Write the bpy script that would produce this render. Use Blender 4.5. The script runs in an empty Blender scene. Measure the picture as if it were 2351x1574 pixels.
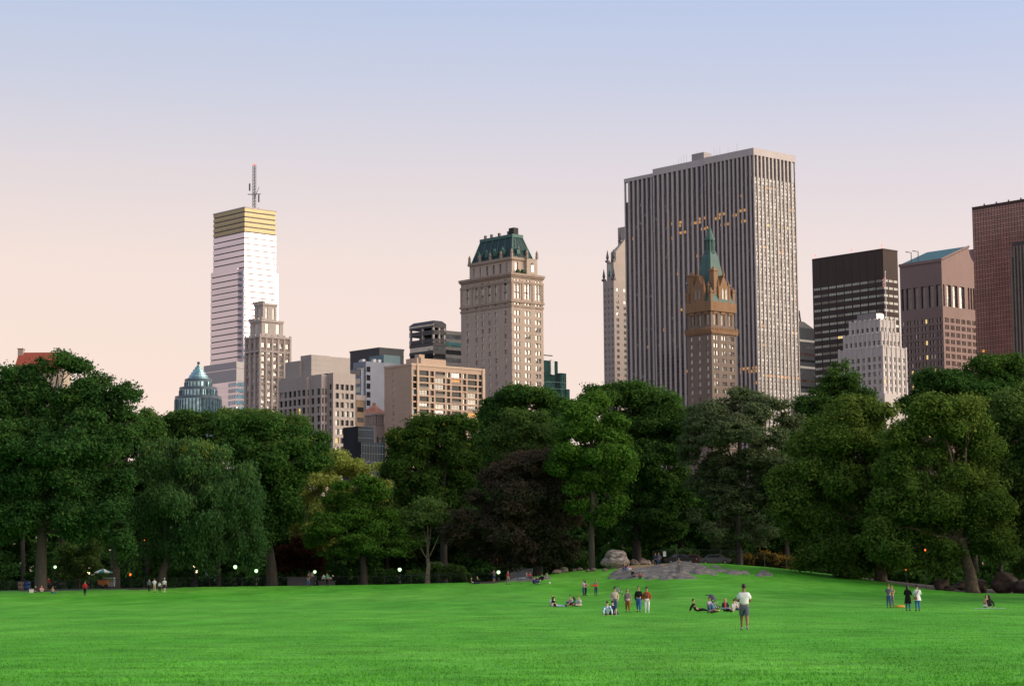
import bpy, math, random
import numpy as np
from mathutils import Vector, Matrix, Quaternion
R = math.radians
SC = bpy.context.scene
COL = SC.collection

# ------------------------------------------------------------------ camera, sky, sun, exposure
W_, H_ = 2351.0, 1574.0          # size of the photograph: points below are read off it
F_ = 5000.0                      # focal length in those pixels
CAM_Z = 1.8
PITCH = math.atan(560.0 / F_)
ROLL = 0.0082
K = 2351.0 / 2342.0
f_ = Vector((0, math.cos(PITCH), math.sin(PITCH)))
r0, u0 = Vector((1, 0, 0)), Vector((0, -math.sin(PITCH), math.cos(PITCH)))
r_ = (r0 * math.cos(ROLL) - u0 * math.sin(ROLL)).normalized()
u_ = (u0 * math.cos(ROLL) + r0 * math.sin(ROLL)).normalized()
cam = bpy.data.cameras.new('camera')
cam.sensor_width = 36.0
cam.lens = 36.0 * F_ / W_
cam.clip_start, cam.clip_end = 0.5, 12000
camo = bpy.data.objects.new('camera', cam)
COL.objects.link(camo)
m = Matrix((r_, u_, -f_)).transposed().to_4x4()
m.translation = (0, 0, CAM_Z)
camo.matrix_world = m
SC.camera = camo

SUN_AZ, SUN_EL = 100.0, 17.0      # the west, right of and behind the camera
SUN = Vector((math.sin(R(SUN_AZ)) * math.cos(R(SUN_EL)), math.cos(R(SUN_AZ)) * math.cos(R(SUN_EL)), math.sin(R(SUN_EL))))
world = bpy.data.worlds.new('World')
SC.world = world
world.use_nodes = True
nt = world.node_tree
nt.nodes.clear()
def N(t, **kw):
    n = nt.nodes.new(t)
    for k, v in kw.items():
        setattr(n, k, v)
    return n
def ramp_set(rn, stops):
    e = rn.color_ramp.elements
    while len(e) > 1:
        e.remove(e[-1])
    e[0].position, e[0].color = stops[0][0], (*stops[0][1], 1)
    for p, c in stops[1:]:
        q = e.new(p)
        q.color = (*c, 1)
out = N('ShaderNodeOutputWorld')
bg = N('ShaderNodeBackground')
tc = N('ShaderNodeTexCoord')
sep = N('ShaderNodeSeparateXYZ')
nt.links.new(tc.outputs['Generated'], sep.inputs[0])
rp = N('ShaderNodeValToRGB')
nt.links.new(sep.outputs['Z'], rp.inputs[0])
ramp_set(rp, [(0.0, (.86, .66, .57)), (.085, (.92, .725, .64)), (.148, (.87, .72, .67)), (.187, (.74, .665, .69)),
              (.226, (.59, .61, .735)), (.268, (.475, .56, .765)), (.36, (.37, .46, .68)), (.6, (.29, .37, .54)), (1.0, (.25, .32, .46))])
dot = N('ShaderNodeVectorMath', operation='DOT_PRODUCT')
nt.links.new(tc.outputs['Generated'], dot.inputs[0])
dot.inputs[1].default_value = Vector((SUN.x, SUN.y, .10)).normalized()
mx = N('ShaderNodeMath', operation='MAXIMUM')
nt.links.new(dot.outputs['Value'], mx.inputs[0])
mx.inputs[1].default_value = 0
pw = N('ShaderNodeMath', operation='POWER')
nt.links.new(mx.outputs[0], pw.inputs[0])
pw.inputs[1].default_value = 2.6
gl = N('ShaderNodeMix', data_type='RGBA')
gl.inputs[6].default_value = (0, 0, 0, 1)
gl.inputs[7].default_value = (4.4, 3.6, 2.6, 1)      # the after-glow in the west
nt.links.new(pw.outputs[0], gl.inputs[0])
ad = N('ShaderNodeMix', data_type='RGBA', blend_type='ADD')
ad.inputs[0].default_value = 1
# the low sky is a little warmer towards the east (left) and cooler towards the right
tint = N('ShaderNodeValToRGB')
mr = N('ShaderNodeMapRange'); mr.inputs['From Min'].default_value = -.25; mr.inputs['From Max'].default_value = .25
nt.links.new(sep.outputs['X'], mr.inputs['Value']); nt.links.new(mr.outputs[0], tint.inputs[0])
ramp_set(tint, [(0, (1.02, 1.0, .965)), (.5, (1.0, 1.0, 1.0)), (1, (.97, .99, 1.03))])
tm = N('ShaderNodeMix', data_type='RGBA', blend_type='MULTIPLY'); tm.inputs[0].default_value = 1
nt.links.new(rp.outputs[0], tm.inputs[6]); nt.links.new(tint.outputs[0], tm.inputs[7])
nt.links.new(tm.outputs[2], ad.inputs[6])
nt.links.new(gl.outputs[2], ad.inputs[7])
sky = N('ShaderNodeTexSky', sky_type='NISHITA')
sky.sun_disc = False
sky.sun_elevation = R(SUN_EL)
sky.sun_rotation = R(SUN_AZ)
ad2 = N('ShaderNodeMix', data_type='RGBA', blend_type='ADD')
ad2.inputs[0].default_value = 0.012
nt.links.new(ad.outputs[2], ad2.inputs[6])
nt.links.new(sky.outputs[0], ad2.inputs[7])
nt.links.new(ad2.outputs[2], bg.inputs[0])
bg.inputs[1].default_value = 1.0
nt.links.new(bg.outputs[0], out.inputs[0])

sl = bpy.data.lights.new('sun', 'SUN')
sl.energy, sl.angle, sl.color = 1.15, R(45), (1, .84, .68)
so = bpy.data.objects.new('sun', sl)
so.rotation_euler = SUN.to_track_quat('Z', 'Y').to_euler()
so.location = SUN * 50
COL.objects.link(so)

SC.view_settings.view_transform = 'Standard'
SC.view_settings.look = 'None'
SC.view_settings.exposure = 0.0
SC.view_settings.gamma = 1.0
SC.render.engine = 'CYCLES'
SC.cycles.max_bounces = 5
SC.cycles.diffuse_bounces = 4
SC.cycles.glossy_bounces = 3
SC.cycles.transmission_bounces = 3
SC.cycles.use_denoising = True

# ------------------------------------------------------------------ pixel <-> place
CAM = Vector((0, 0, CAM_Z))
def ray(u, v):
    return (f_ * F_ + r_ * (u - W_ / 2) + u_ * (H_ / 2 - v)).normalized()
def at(u, v, D):
    d = ray(u, v)
    return CAM + d * (D / d.y)
def proj(p):
    q = Vector(p) - CAM
    w = q.dot(f_)
    return W_ / 2 + F_ * q.dot(r_) / w, H_ / 2 - F_ * q.dot(u_) / w

# ------------------------------------------------------------------ the lie of the ground
_U = [-600, 0, 600, 900, 1130, 1250, 1345, 1450, 1550, 1650, 1760, 1900, 2023, 2120, 2230, 2351, 3000]
_Z = [1.9, 1.95, 2.25, 2.32, 2.5, 3.35, 4.0, 4.55, 4.85, 4.75, 4.2, 3.2, 2.4, 1.6, 1.05, .8, .6]
_P = [3, 3, 3, 2.6, 2.0, 2.3, 3.8, 3.0, 2.5, 2.5, 2.6, 2.6, 2.4, 2.2, 2, 2, 2]
_T = [(u - W_ / 2) / F_ for u in _U]
def height(x, y):
    x = np.asarray(x, float); y = np.asarray(y, float)
    yy = np.maximum(y, 40.0)
    t = x / yy
    c = np.interp(t, _T, _Z); p = np.interp(t, _T, _P)
    s = np.clip((y - 148) / 142.0, 0, 1)
    z = c * s ** p
    k = np.clip((y - 340) / 120.0, 0, 1)
    z = z * (1 - k) + 1.0 * k
    return z + .05 * np.sin(x * .11 + 1.3) * np.sin(y * .07) * np.clip((y - 20) / 60, 0, 1)
ROCKS = []                      # the bedrock surfaces people sit and stand on
def ground(x, y):
    z = float(height(x, y))
    for xs, ys, Z, Hh in ROCKS:
        if xs[0] < x < xs[-1] and ys[0] < y < ys[-1]:
            i, j = int((x - xs[0]) / (xs[1] - xs[0]) + .5), int((y - ys[0]) / (ys[1] - ys[0]) + .5)
            i, j = min(i, len(xs) - 1), min(j, len(ys) - 1)
            if Hh[j, i] > 0: z = max(z, float(Z[j, i]))
    return z
def hit(u, v, far=330.0):
    d = ray(u, v)
    d = d / d.y
    lo = 30.0
    Y = lo
    while Y < far:
        p = CAM + d * Y
        if p.z <= ground(p.x, p.y):
            for _ in range(12):
                a = Y - .5
                q = CAM + d * a
                if q.z <= ground(q.x, q.y): Y = a
                else: break
            p = CAM + d * Y
            return Vector((p.x, p.y, ground(p.x, p.y)))
        Y += .5
    p = CAM + d * far
    return Vector((p.x, p.y, ground(p.x, p.y)))
def gat(u, D):
    p = at(u, 1340, D)
    return Vector((p.x, p.y, ground(p.x, p.y)))

# ------------------------------------------------------------------ objects and meshes
def tag(o, label=None, cat=None, group=None, kind=None):
    if label: o['label'] = label
    if cat: o['category'] = cat
    if group: o['group'] = group
    if kind: o['kind'] = kind
    return o
def empty(name, loc=(0, 0, 0), rz=0.0, label=None, cat=None, group=None):
    o = bpy.data.objects.new(name, None)
    o.empty_display_size = .3
    o.location = loc
    o.rotation_euler = (0, 0, rz)
    COL.objects.link(o)
    return tag(o, label, cat, group)
def link(name, me, parent=None):
    o = bpy.data.objects.new(name, me)
    COL.objects.link(o)
    if parent is not None: o.parent = parent
    return o
class MB:
    def __init__(s):
        s.v, s.f, s.m, s.k = [], [], [], 0
    def q(s, *ps):
        n = len(s.v)
        s.v.extend([tuple(p) for p in ps])
        s.f.append(tuple(range(n, n + len(ps))))
        s.m.append(s.k)
    def box(s, x0, x1, y0, y1, z0, z1, bottom=True):
        n = len(s.v)
        s.v.extend([(x0, y0, z0), (x1, y0, z0), (x1, y1, z0), (x0, y1, z0), (x0, y0, z1), (x1, y0, z1), (x1, y1, z1), (x0, y1, z1)])
        fs = [(0, 1, 5, 4), (1, 2, 6, 5), (2, 3, 7, 6), (3, 0, 4, 7), (4, 5, 6, 7)] + ([(3, 2, 1, 0)] if bottom else [])
        for f in fs:
            s.f.append(tuple(n + i for i in f)); s.m.append(s.k)
        return s
    def frus(s, a, z0, b, z1):
        n = len(s.v)
        for (x0, x1, y0, y1), z in ((a, z0), (b, z1)):
            s.v.extend([(x0, y0, z), (x1, y0, z), (x1, y1, z), (x0, y1, z)])
        for f in [(0, 1, 5, 4), (1, 2, 6, 5), (2, 3, 7, 6), (3, 0, 4, 7), (4, 5, 6, 7), (3, 2, 1, 0)]:
            s.f.append(tuple(n + i for i in f)); s.m.append(s.k)
        return s
    def cone(s, cx, cy, r0, z0, r1, z1, n=12, cap=True):
        b = len(s.v)
        for r, z in ((r0, z0), (r1, z1)):
            for i in range(n):
                a = 2 * math.pi * i / n
                s.v.append((cx + r * math.cos(a), cy + r * math.sin(a), z))
        for i in range(n):
            j = (i + 1) % n
            s.f.append((b + i, b + j, b + n + j, b + n + i)); s.m.append(s.k)
        if cap:
            s.f.append(tuple(b + n + i for i in range(n))); s.m.append(s.k)
            s.f.append(tuple(b + n - 1 - i for i in range(n))); s.m.append(s.k)
        return s
    def gable(s, x0, x1, y0, y1, z0, z1, along='y'):
        n = len(s.v)
        s.v.extend([(x0, y0, z0), (x1, y0, z0), (x1, y1, z0), (x0, y1, z0)])
        if along == 'y':
            s.v.extend([((x0 + x1) / 2, y0, z1), ((x0 + x1) / 2, y1, z1)])
            fs = [(0, 1, 4), (1, 2, 5, 4), (2, 3, 5), (3, 0, 4, 5), (3, 2, 1, 0)]
        else:
            s.v.extend([(x0, (y0 + y1) / 2, z1), (x1, (y0 + y1) / 2, z1)])
            fs = [(0, 1, 5, 4), (1, 2, 5), (2, 3, 4, 5), (3, 0, 4), (3, 2, 1, 0)]
        for f in fs:
            s.f.append(tuple(n + i for i in f)); s.m.append(s.k)
        return s
    def ball(s, c, r, seg=10, rings=7, fn=None):
        b = len(s.v)
        rr = r if hasattr(r, '__len__') else (r, r, r)
        for i in range(rings + 1):
            th = math.pi * i / rings
            for j in range(seg):
                ph = 2 * math.pi * j / seg
                d = (math.sin(th) * math.cos(ph), math.sin(th) * math.sin(ph), math.cos(th))
                k = fn(d) if fn else 1.0
                s.v.append((c[0] + rr[0] * d[0] * k, c[1] + rr[1] * d[1] * k, c[2] + rr[2] * d[2] * k))
        for i in range(rings):
            for j in range(seg):
                j2 = (j + 1) % seg
                s.f.append((b + i * seg + j, b + (i + 1) * seg + j, b + (i + 1) * seg + j2, b + i * seg + j2)); s.m.append(s.k)
        return s
    def tube(s, pts, rad, n=6, cap=True):
        pts = [Vector(p) for p in pts]
        b = len(s.v)
        prev = None
        for i, p in enumerate(pts):
            d = (pts[min(i + 1, len(pts) - 1)] - pts[max(i - 1, 0)])
            if d.length < 1e-9: d = Vector((0, 0, 1))
            d.normalize()
            if prev is None:
                a = d.cross(Vector((0, 0, 1)) if abs(d.z) < .9 else Vector((1, 0, 0))).normalized()
            else:
                a = (prev - d * prev.dot(d))
                a = a.normalized() if a.length > 1e-6 else d.orthogonal().normalized()
            prev = a
            c = d.cross(a)
            r = rad[i] if hasattr(rad, '__len__') else rad
            for j in range(n):
                t = 2 * math.pi * j / n
                s.v.append(tuple(p + a * (r * math.cos(t)) + c * (r * math.sin(t))))
        for i in range(len(pts) - 1):
            for j in range(n):
                j2 = (j + 1) % n
                s.f.append((b + i * n + j, b + i * n + j2, b + (i + 1) * n + j2, b + (i + 1) * n + j)); s.m.append(s.k)
        if cap:
            s.f.append(tuple(b + n - 1 - j for j in range(n))); s.m.append(s.k)
            e = b + (len(pts) - 1) * n
            s.f.append(tuple(e + j for j in range(n))); s.m.append(s.k)
        return s
    def mesh(s, name, mats, smooth=False):
        me = bpy.data.meshes.new(name)
        me.from_pydata(s.v, [], s.f)
        for mt in (mats if isinstance(mats, (list, tuple)) else [mats]):
            me.materials.append(mt)
        me.polygons.foreach_set('material_index', s.m)
        if smooth:
            me.polygons.foreach_set('use_smooth', [True] * len(s.f))
        me.update()
        return me
    def build(s, name, mats, parent=None, smooth=False):
        return link(name, s.mesh(name, mats, smooth), parent)

# ------------------------------------------------------------------ materials
_M = {}
def newmat(name):
    mt = bpy.data.materials.new(name)
    mt.use_nodes = True
    return mt, mt.node_tree, mt.node_tree.nodes['Principled BSDF']
def nod(t, ty, **kw):
    n = t.nodes.new(ty)
    for k, v in kw.items(): setattr(n, k, v)
    return n
def mat(name, col, rough=.7, metal=0.0, var=.12, scale=1.0, spec=.5, bump=0.0, emit=None, es=1.0, ior=None, stretch=(1, 1, 1)):
    if name in _M: return _M[name]
    mt, t, b = newmat(name)
    b.inputs['Roughness'].default_value = rough
    b.inputs['Metallic'].default_value = metal
    b.inputs['Specular IOR Level'].default_value = spec
    if ior: b.inputs['IOR'].default_value = ior
    if var or bump:
        c = nod(t, 'ShaderNodeTexCoord'); mp = nod(t, 'ShaderNodeMapping')
        mp.inputs['Scale'].default_value = [scale * k for k in stretch]
        t.links.new(c.outputs['Object'], mp.inputs[0])
        n = nod(t, 'ShaderNodeTexNoise'); n.inputs['Scale'].default_value = 1.0
        n.inputs['Detail'].default_value = 5; n.inputs['Roughness'].default_value = .65
        t.links.new(mp.outputs[0], n.inputs['Vector'])
        r = nod(t, 'ShaderNodeValToRGB')
        ramp_set(r, [(.3, [x * (1 - var) for x in col]), (.7, [min(1, x * (1 + var)) for x in col])])
        t.links.new(n.outputs['Fac'], r.inputs[0])
        t.links.new(r.outputs[0], b.inputs['Base Color'])
        if bump:
            bm = nod(t, 'ShaderNodeBump'); bm.inputs['Strength'].default_value = bump
            t.links.new(n.outputs['Fac'], bm.inputs['Height']); t.links.new(bm.outputs[0], b.inputs['Normal'])
    else:
        b.inputs['Base Color'].default_value = (*col, 1)
    if emit:
        b.inputs['Emission Color'].default_value = (*emit, 1)
        b.inputs['Emission Strength'].default_value = es
    _M[name] = mt
    return mt
def stone(name, col, var=.13, rough=.85):
    """masonry: blotches plus weathering streaks that run down the wall"""
    if name in _M: return _M[name]
    mt, t, b = newmat(name)
    b.inputs['Roughness'].default_value = rough
    b.inputs['Specular IOR Level'].default_value = .3
    c = nod(t, 'ShaderNodeTexCoord')
    def noise(sc, st):
        mp = nod(t, 'ShaderNodeMapping'); mp.inputs['Scale'].default_value = [sc * k for k in st]
        t.links.new(c.outputs['Object'], mp.inputs[0])
        n = nod(t, 'ShaderNodeTexNoise'); n.inputs['Scale'].default_value = 1; n.inputs['Detail'].default_value = 4
        t.links.new(mp.outputs[0], n.inputs['Vector'])
        return n
    n1 = noise(.12, (1, 1, .5)); n2 = noise(.9, (1, 1, .08)); n3 = noise(2.2, (.4, .4, 1))
    a = nod(t, 'ShaderNodeMath', operation='ADD'); t.links.new(n1.outputs[0], a.inputs[0]); t.links.new(n2.outputs[0], a.inputs[1])
    a2 = nod(t, 'ShaderNodeMath', operation='ADD'); t.links.new(a.outputs[0], a2.inputs[0]); t.links.new(n3.outputs[0], a2.inputs[1])
    d = nod(t, 'ShaderNodeMath', operation='DIVIDE'); t.links.new(a2.outputs[0], d.inputs[0]); d.inputs[1].default_value = 3
    r = nod(t, 'ShaderNodeValToRGB')
    ramp_set(r, [(.36, [x * (1 - var * 1.5) for x in col]), (.5, col), (.62, [min(1, x * (1 + var)) for x in col])])
    t.links.new(d.outputs[0], r.inputs[0]); t.links.new(r.outputs[0], b.inputs['Base Color'])
    _M[name] = mt
    return mt
def glass(name, col, rough=.06, ior=2.1, metal=0.0, wob=.02, var=.35, cell=(.25, .25, .3)):
    """window glass: each pane slightly out of true, so that it mirrors another bit of sky"""
    if name in _M: return _M[name]
    mt, t, b = newmat(name)
    b.inputs['Roughness'].default_value = rough
    b.inputs['IOR'].default_value = ior
    b.inputs['Metallic'].default_value = metal
    g = nod(t, 'ShaderNodeNewGeometry')
    mp = nod(t, 'ShaderNodeMapping'); mp.inputs['Scale'].default_value = cell
    t.links.new(g.outputs['Position'], mp.inputs[0])
    n = nod(t, 'ShaderNodeTexNoise'); n.inputs['Scale'].default_value = 1; n.inputs['Detail'].default_value = 1
    t.links.new(mp.outputs[0], n.inputs['Vector'])
    r = nod(t, 'ShaderNodeValToRGB')
    ramp_set(r, [(.35, [x * (1 - var) for x in col]), (.65, [min(1, x * (1 + var)) for x in col])])
    t.links.new(n.outputs[0], r.inputs[0]); t.links.new(r.outputs[0], b.inputs['Base Color'])
    sb = nod(t, 'ShaderNodeVectorMath', operation='SUBTRACT'); t.links.new(n.outputs['Color'], sb.inputs[0]); sb.inputs[1].default_value = (.5, .5, .5)
    scl = nod(t, 'ShaderNodeVectorMath', operation='SCALE'); t.links.new(sb.outputs[0], scl.inputs[0]); scl.inputs['Scale'].default_value = wob * 4
    ad = nod(t, 'ShaderNodeVectorMath', operation='ADD'); t.links.new(g.outputs['Normal'], ad.inputs[0]); t.links.new(scl.outputs[0], ad.inputs[1])
    nm = nod(t, 'ShaderNodeVectorMath', operation='NORMALIZE'); t.links.new(ad.outputs[0], nm.inputs[0]); t.links.new(nm.outputs[0], b.inputs['Normal'])
    _M[name] = mt
    return mt
G_DARK = glass('dark_window_glass', (.018, .02, .024), ior=1.9)
G_DIM = glass('dim_window_glass', (.022, .026, .03), ior=1.22)
G_SKY = glass('bright_window_glass', (.10, .11, .12), ior=2.6, wob=.03)
G_BLIND = glass('window_glass_over_blinds', (.42, .40, .36), ior=1.6, rough=.15)
G_TEAL = glass('teal_window_glass', (.05, .14, .15), ior=2.3)
G_LIT = mat('lit_window', (.3, .18, .06), .4, var=0, emit=(1, .42, .09), es=.6)
G_LITY = mat('pale_lit_window', (.3, .25, .12), .4, var=0, emit=(1, .72, .28), es=.9)
FRAME_L = mat('pale_window_frame', (.5, .48, .44), .5, var=.05)
FRAME_D = mat('dark_window_frame', (.03, .03, .03), .5, var=.05)
# ------------------------------------------------------------------ ground, lawn, path
def sheet(name, xs, ys, dz, m, keep=None):
    X, Y = np.meshgrid(xs, ys)
    Z = height(X, Y) + (dz(Y) if callable(dz) else dz)
    n = len(xs)
    v = np.stack([X.ravel(), Y.ravel(), Z.ravel()], 1)
    me = bpy.data.meshes.new(name)
    f = []
    for j in range(len(ys) - 1):
        for i in range(n - 1):
            if keep is None or keep((xs[i] + xs[i + 1]) / 2, (ys[j] + ys[j + 1]) / 2):
                f.append((j * n + i, j * n + i + 1, (j + 1) * n + i + 1, (j + 1) * n + i))
    me.from_pydata(v.tolist(), [], f)
    me.materials.append(m)
    me.polygons.foreach_set('use_smooth', [True] * len(f))
    o = link(name, me)
    return tag(o, kind='structure')
soil = mat('dark_soil', (.045, .036, .024), .95, var=.35, scale=.5)
gx = np.concatenate([np.linspace(-6000, -300, 16), np.linspace(-240, 240, 81), np.linspace(300, 6000, 16)])
gy = np.concatenate([np.linspace(-3000, 20, 8), np.linspace(40, 480, 221), np.linspace(600, 9000, 16)])
sheet('ground', gx, gy, lambda Y: -.06 - .5 * np.clip((284 - Y) / 6, 0, 1), soil)

def grass_mat():
    mt, t, b = newmat('mown_grass')
    b.inputs['Roughness'].default_value = .8
    b.inputs['Specular IOR Level'].default_value = .06
    c = nod(t, 'ShaderNodeTexCoord')
    def noise(sc, det, st=(1, 1, 1), ro=.6):
        mp = nod(t, 'ShaderNodeMapping'); mp.inputs['Scale'].default_value = st
        t.links.new(c.outputs['Object'], mp.inputs[0])
        n = nod(t, 'ShaderNodeTexNoise'); n.inputs['Scale'].default_value = sc; n.inputs['Detail'].default_value = det; n.inputs['Roughness'].default_value = ro
        t.links.new(mp.outputs[0], n.inputs['Vector'])
        return n
    band = noise(.30, 4, (.8, .22, 1), .7)
    big, mid, fine = noise(.035, 4, (1, .8, 1)), noise(.55, 6, (.55, 1.0, 1), .75), noise(7.0, 4, ro=.75)
    def rmp(n, a, bcol, lo, hi):
        r = nod(t, 'ShaderNodeValToRGB'); ramp_set(r, [(lo, a), (hi, bcol)]); t.links.new(n.outputs['Fac'], r.inputs[0]); return r
    r1 = rmp(big, (.068, .345, .020), (.128, .425, .042), .34, .66)
    r2 = rmp(mid, (.55, .60, .45), (1.40, 1.28, 1.5), .32, .68)
    r3 = rmp(fine, (.58, .62, .5), (1.36, 1.3, 1.5), .3, .7)
    m1 = nod(t, 'ShaderNodeMix', data_type='RGBA', blend_type='MULTIPLY'); m1.inputs[0].default_value = .8
    t.links.new(r1.outputs[0], m1.inputs[6]); t.links.new(r2.outputs[0], m1.inputs[7])
    m2 = nod(t, 'ShaderNodeMix', data_type='RGBA', blend_type='MULTIPLY'); m2.inputs[0].default_value = .85
    t.links.new(m1.outputs[2], m2.inputs[6]); t.links.new(r3.outputs[0], m2.inputs[7])
    r4 = rmp(band, (.66, .72, .6), (1.28, 1.2, 1.35), .32, .68)
    m3 = nod(t, 'ShaderNodeMix', data_type='RGBA', blend_type='MULTIPLY'); m3.inputs[0].default_value = .85
    t.links.new(m2.outputs[2], m3.inputs[6]); t.links.new(r4.outputs[0], m3.inputs[7])
    # thin, straw coloured patches where the turf is worn
    dry = noise(.16, 5, (.45, 1.0, 1), .7)
    r5 = rmp(dry, (0, 0, 0), (.45, .45, .45), .60, .74)
    m4 = nod(t, 'ShaderNodeMix', data_type='RGBA'); m4.inputs[7].default_value = (.15, .25, .06, 1)
    t.links.new(r5.outputs[0], m4.inputs[0]); t.links.new(m3.outputs[2], m4.inputs[6]); t.links.new(m4.outputs[2], b.inputs['Base Color'])
    bm = nod(t, 'ShaderNodeBump'); bm.inputs['Strength'].default_value = .35; bm.inputs['Distance'].default_value = .06
    t.links.new(fine.outputs['Fac'], bm.inputs['Height']); t.links.new(bm.outputs[0], b.inputs['Normal'])
    return mt
GRASS = grass_mat()
_EU = [-900, 0, 120, 330, 440, 470, 900, 1130, 1240, 1400, 1750, 1850, 2023, 2130, 2240, 2351, 3200]
_ED = [284, 286, 284, 285, 287, 291, 292, 293, 299, 299.5, 299.5, 297, 280, 268, 262, 262, 262]
def lawn_keep(x, y):
    if y < 100: return True
    u = x / y * F_ + W_ / 2
    return y < np.interp(u, _EU, _ED) + 1.6 * math.sin(x * .55) + .8 * math.sin(x * 1.7)
lx = np.concatenate([np.linspace(-400, -95, 30), np.linspace(-94, 94, 240), np.linspace(95, 400, 30)])
ly = np.concatenate([np.linspace(-200, 30, 12), np.linspace(34, 240, 90), np.linspace(240.6, 300, 110)])
sheet('lawn', lx, ly, 0, GRASS, lawn_keep)
asph = mat('grey_path_asphalt', (.14, .13, .125), .9, var=.2, scale=.8)
# the path behind the left end of the meadow
mbp = MB()
for i in range(40):
    xa, xb = -190 + i * 4.0, -186 + i * 4.0
    mbp.q(*[(x, y, ground(x, y) - .02) for x, y in ((xa, 289.5), (xb, 289.5), (xb, 294), (xa, 294))])
tag(mbp.build('path', asph), kind='structure')
sandy = mat('sandy_dirt', (.34, .22, .13), .95, var=.2, scale=.7)
mbp = MB()
c0 = at(1508, 1310, 287)
for i in range(24):
    for j in range(8):
        xa, xb = c0.x - 11 + i, c0.x - 10 + i
        ya, yb = 282.5 + j * 1.7, 284.2 + j * 1.7
        cx, cy = (xa + xb) / 2 - c0.x, (ya + yb) / 2 - 289
        if (cx / 5.2) ** 2 + (cy / 7.2) ** 2 < 1:
            mbp.q(*[(x, y, ground(x, y) + .02) for x, y in ((xa, ya), (xb, ya), (xb, yb), (xa, yb))])
tag(mbp.build('dirt_patch', sandy), kind='structure')

# standing blades over the nearer lawn
def blades():
    rg = np.random.default_rng(4)
    n = 260000
    y = 37 + (200 - 37) * rg.random(n) ** 1.9
    x = (rg.random(n) * 2 - 1) * (y * .25 + 2)
    keep = (np.sin(x * 1.9 + 2 * np.sin(y * .7)) * np.sin(y * 1.3 + x * .4) + rg.normal(size=n) * .8) > -.35
    x, y = x[keep], y[keep]; n = len(x)
    z = height(x, y)
    h = .035 * rg.uniform(.5, 1.5, n); w = .012 * rg.uniform(.7, 1.4, n)
    a = rg.random(n) * math.pi; lx, ly = rg.normal(size=(2, n)) * .022
    v = np.empty((n, 3, 3))
    v[:, 0] = np.stack([x - w * np.cos(a), y - w * np.sin(a), z - .005], 1); v[:, 1] = np.stack([x + w * np.cos(a), y + w * np.sin(a), z - .005], 1); v[:, 2] = np.stack([x + lx, y + ly, z + h], 1)
    me = bpy.data.meshes.new('grass')
    me.vertices.add(n * 3); me.loops.add(n * 3); me.polygons.add(n)
    me.vertices.foreach_set('co', v.reshape(-1).astype(np.float32)); me.loops.foreach_set('vertex_index', np.arange(n * 3, dtype=np.int32)); me.polygons.foreach_set('loop_start', np.arange(0, n * 3, 3, dtype=np.int32))
    me.materials.append(GRASS); me.update(calc_edges=True)
    tag(link('grass', me), kind='stuff')
blades()
# ------------------------------------------------------------------ rocks
def rock_mat(name, c1, c2, c3, sc=1.0):
    mt, t, b = newmat(name)
    b.inputs['Roughness'].default_value = .9
    b.inputs['Specular IOR Level'].default_value = .25
    c = nod(t, 'ShaderNodeTexCoord')
    mp = nod(t, 'ShaderNodeMapping'); mp.inputs['Scale'].default_value = (.5 * sc, .9 * sc, 1.2 * sc)
    mp.inputs['Rotation'].default_value = (.3, .2, .5)
    t.links.new(c.outputs['Object'], mp.inputs[0])
    n = nod(t, 'ShaderNodeTexNoise'); n.inputs['Scale'].default_value = 1.6; n.inputs['Detail'].default_value = 8; n.inputs['Roughness'].default_value = .72
    t.links.new(mp.outputs[0], n.inputs['Vector'])
    r = nod(t, 'ShaderNodeValToRGB'); ramp_set(r, [(.3, c1), (.5, c2), (.68, c3)])
    t.links.new(n.outputs['Fac'], r.inputs[0]); t.links.new(r.outputs[0], b.inputs['Base Color'])
    bm = nod(t, 'ShaderNodeBump'); bm.inputs['Strength'].default_value = .7; bm.inputs['Distance'].default_value = .3
    t.links.new(n.outputs['Fac'], bm.inputs['Height']); t.links.new(bm.outputs[0], b.inputs['Normal'])
    return mt
SCHIST = rock_mat('grey_schist', (.07, .064, .058), (.185, .172, .158), (.31, .285, .255), 1.1)
PALE = rock_mat('pale_lichen_rock', (.04, .03, .025), (.25, .205, .175), (.60, .55, .52), 1.7)
BROWN = rock_mat('brown_rock', (.07, .05, .035), (.17, .13, .10), (.30, .25, .21), 1.2)
DARKR = rock_mat('dark_rock', (.035, .025, .02), (.075, .055, .045), (.13, .10, .09), .8)
def blobs(pxs):
    o = []
    for (u, v, ru, rd, hgt) in pxs:
        p = hit(u * K, v * K)
        o.append((p.x, p.y, ru * K * p.y / F_, rd, hgt))
    return o
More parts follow.
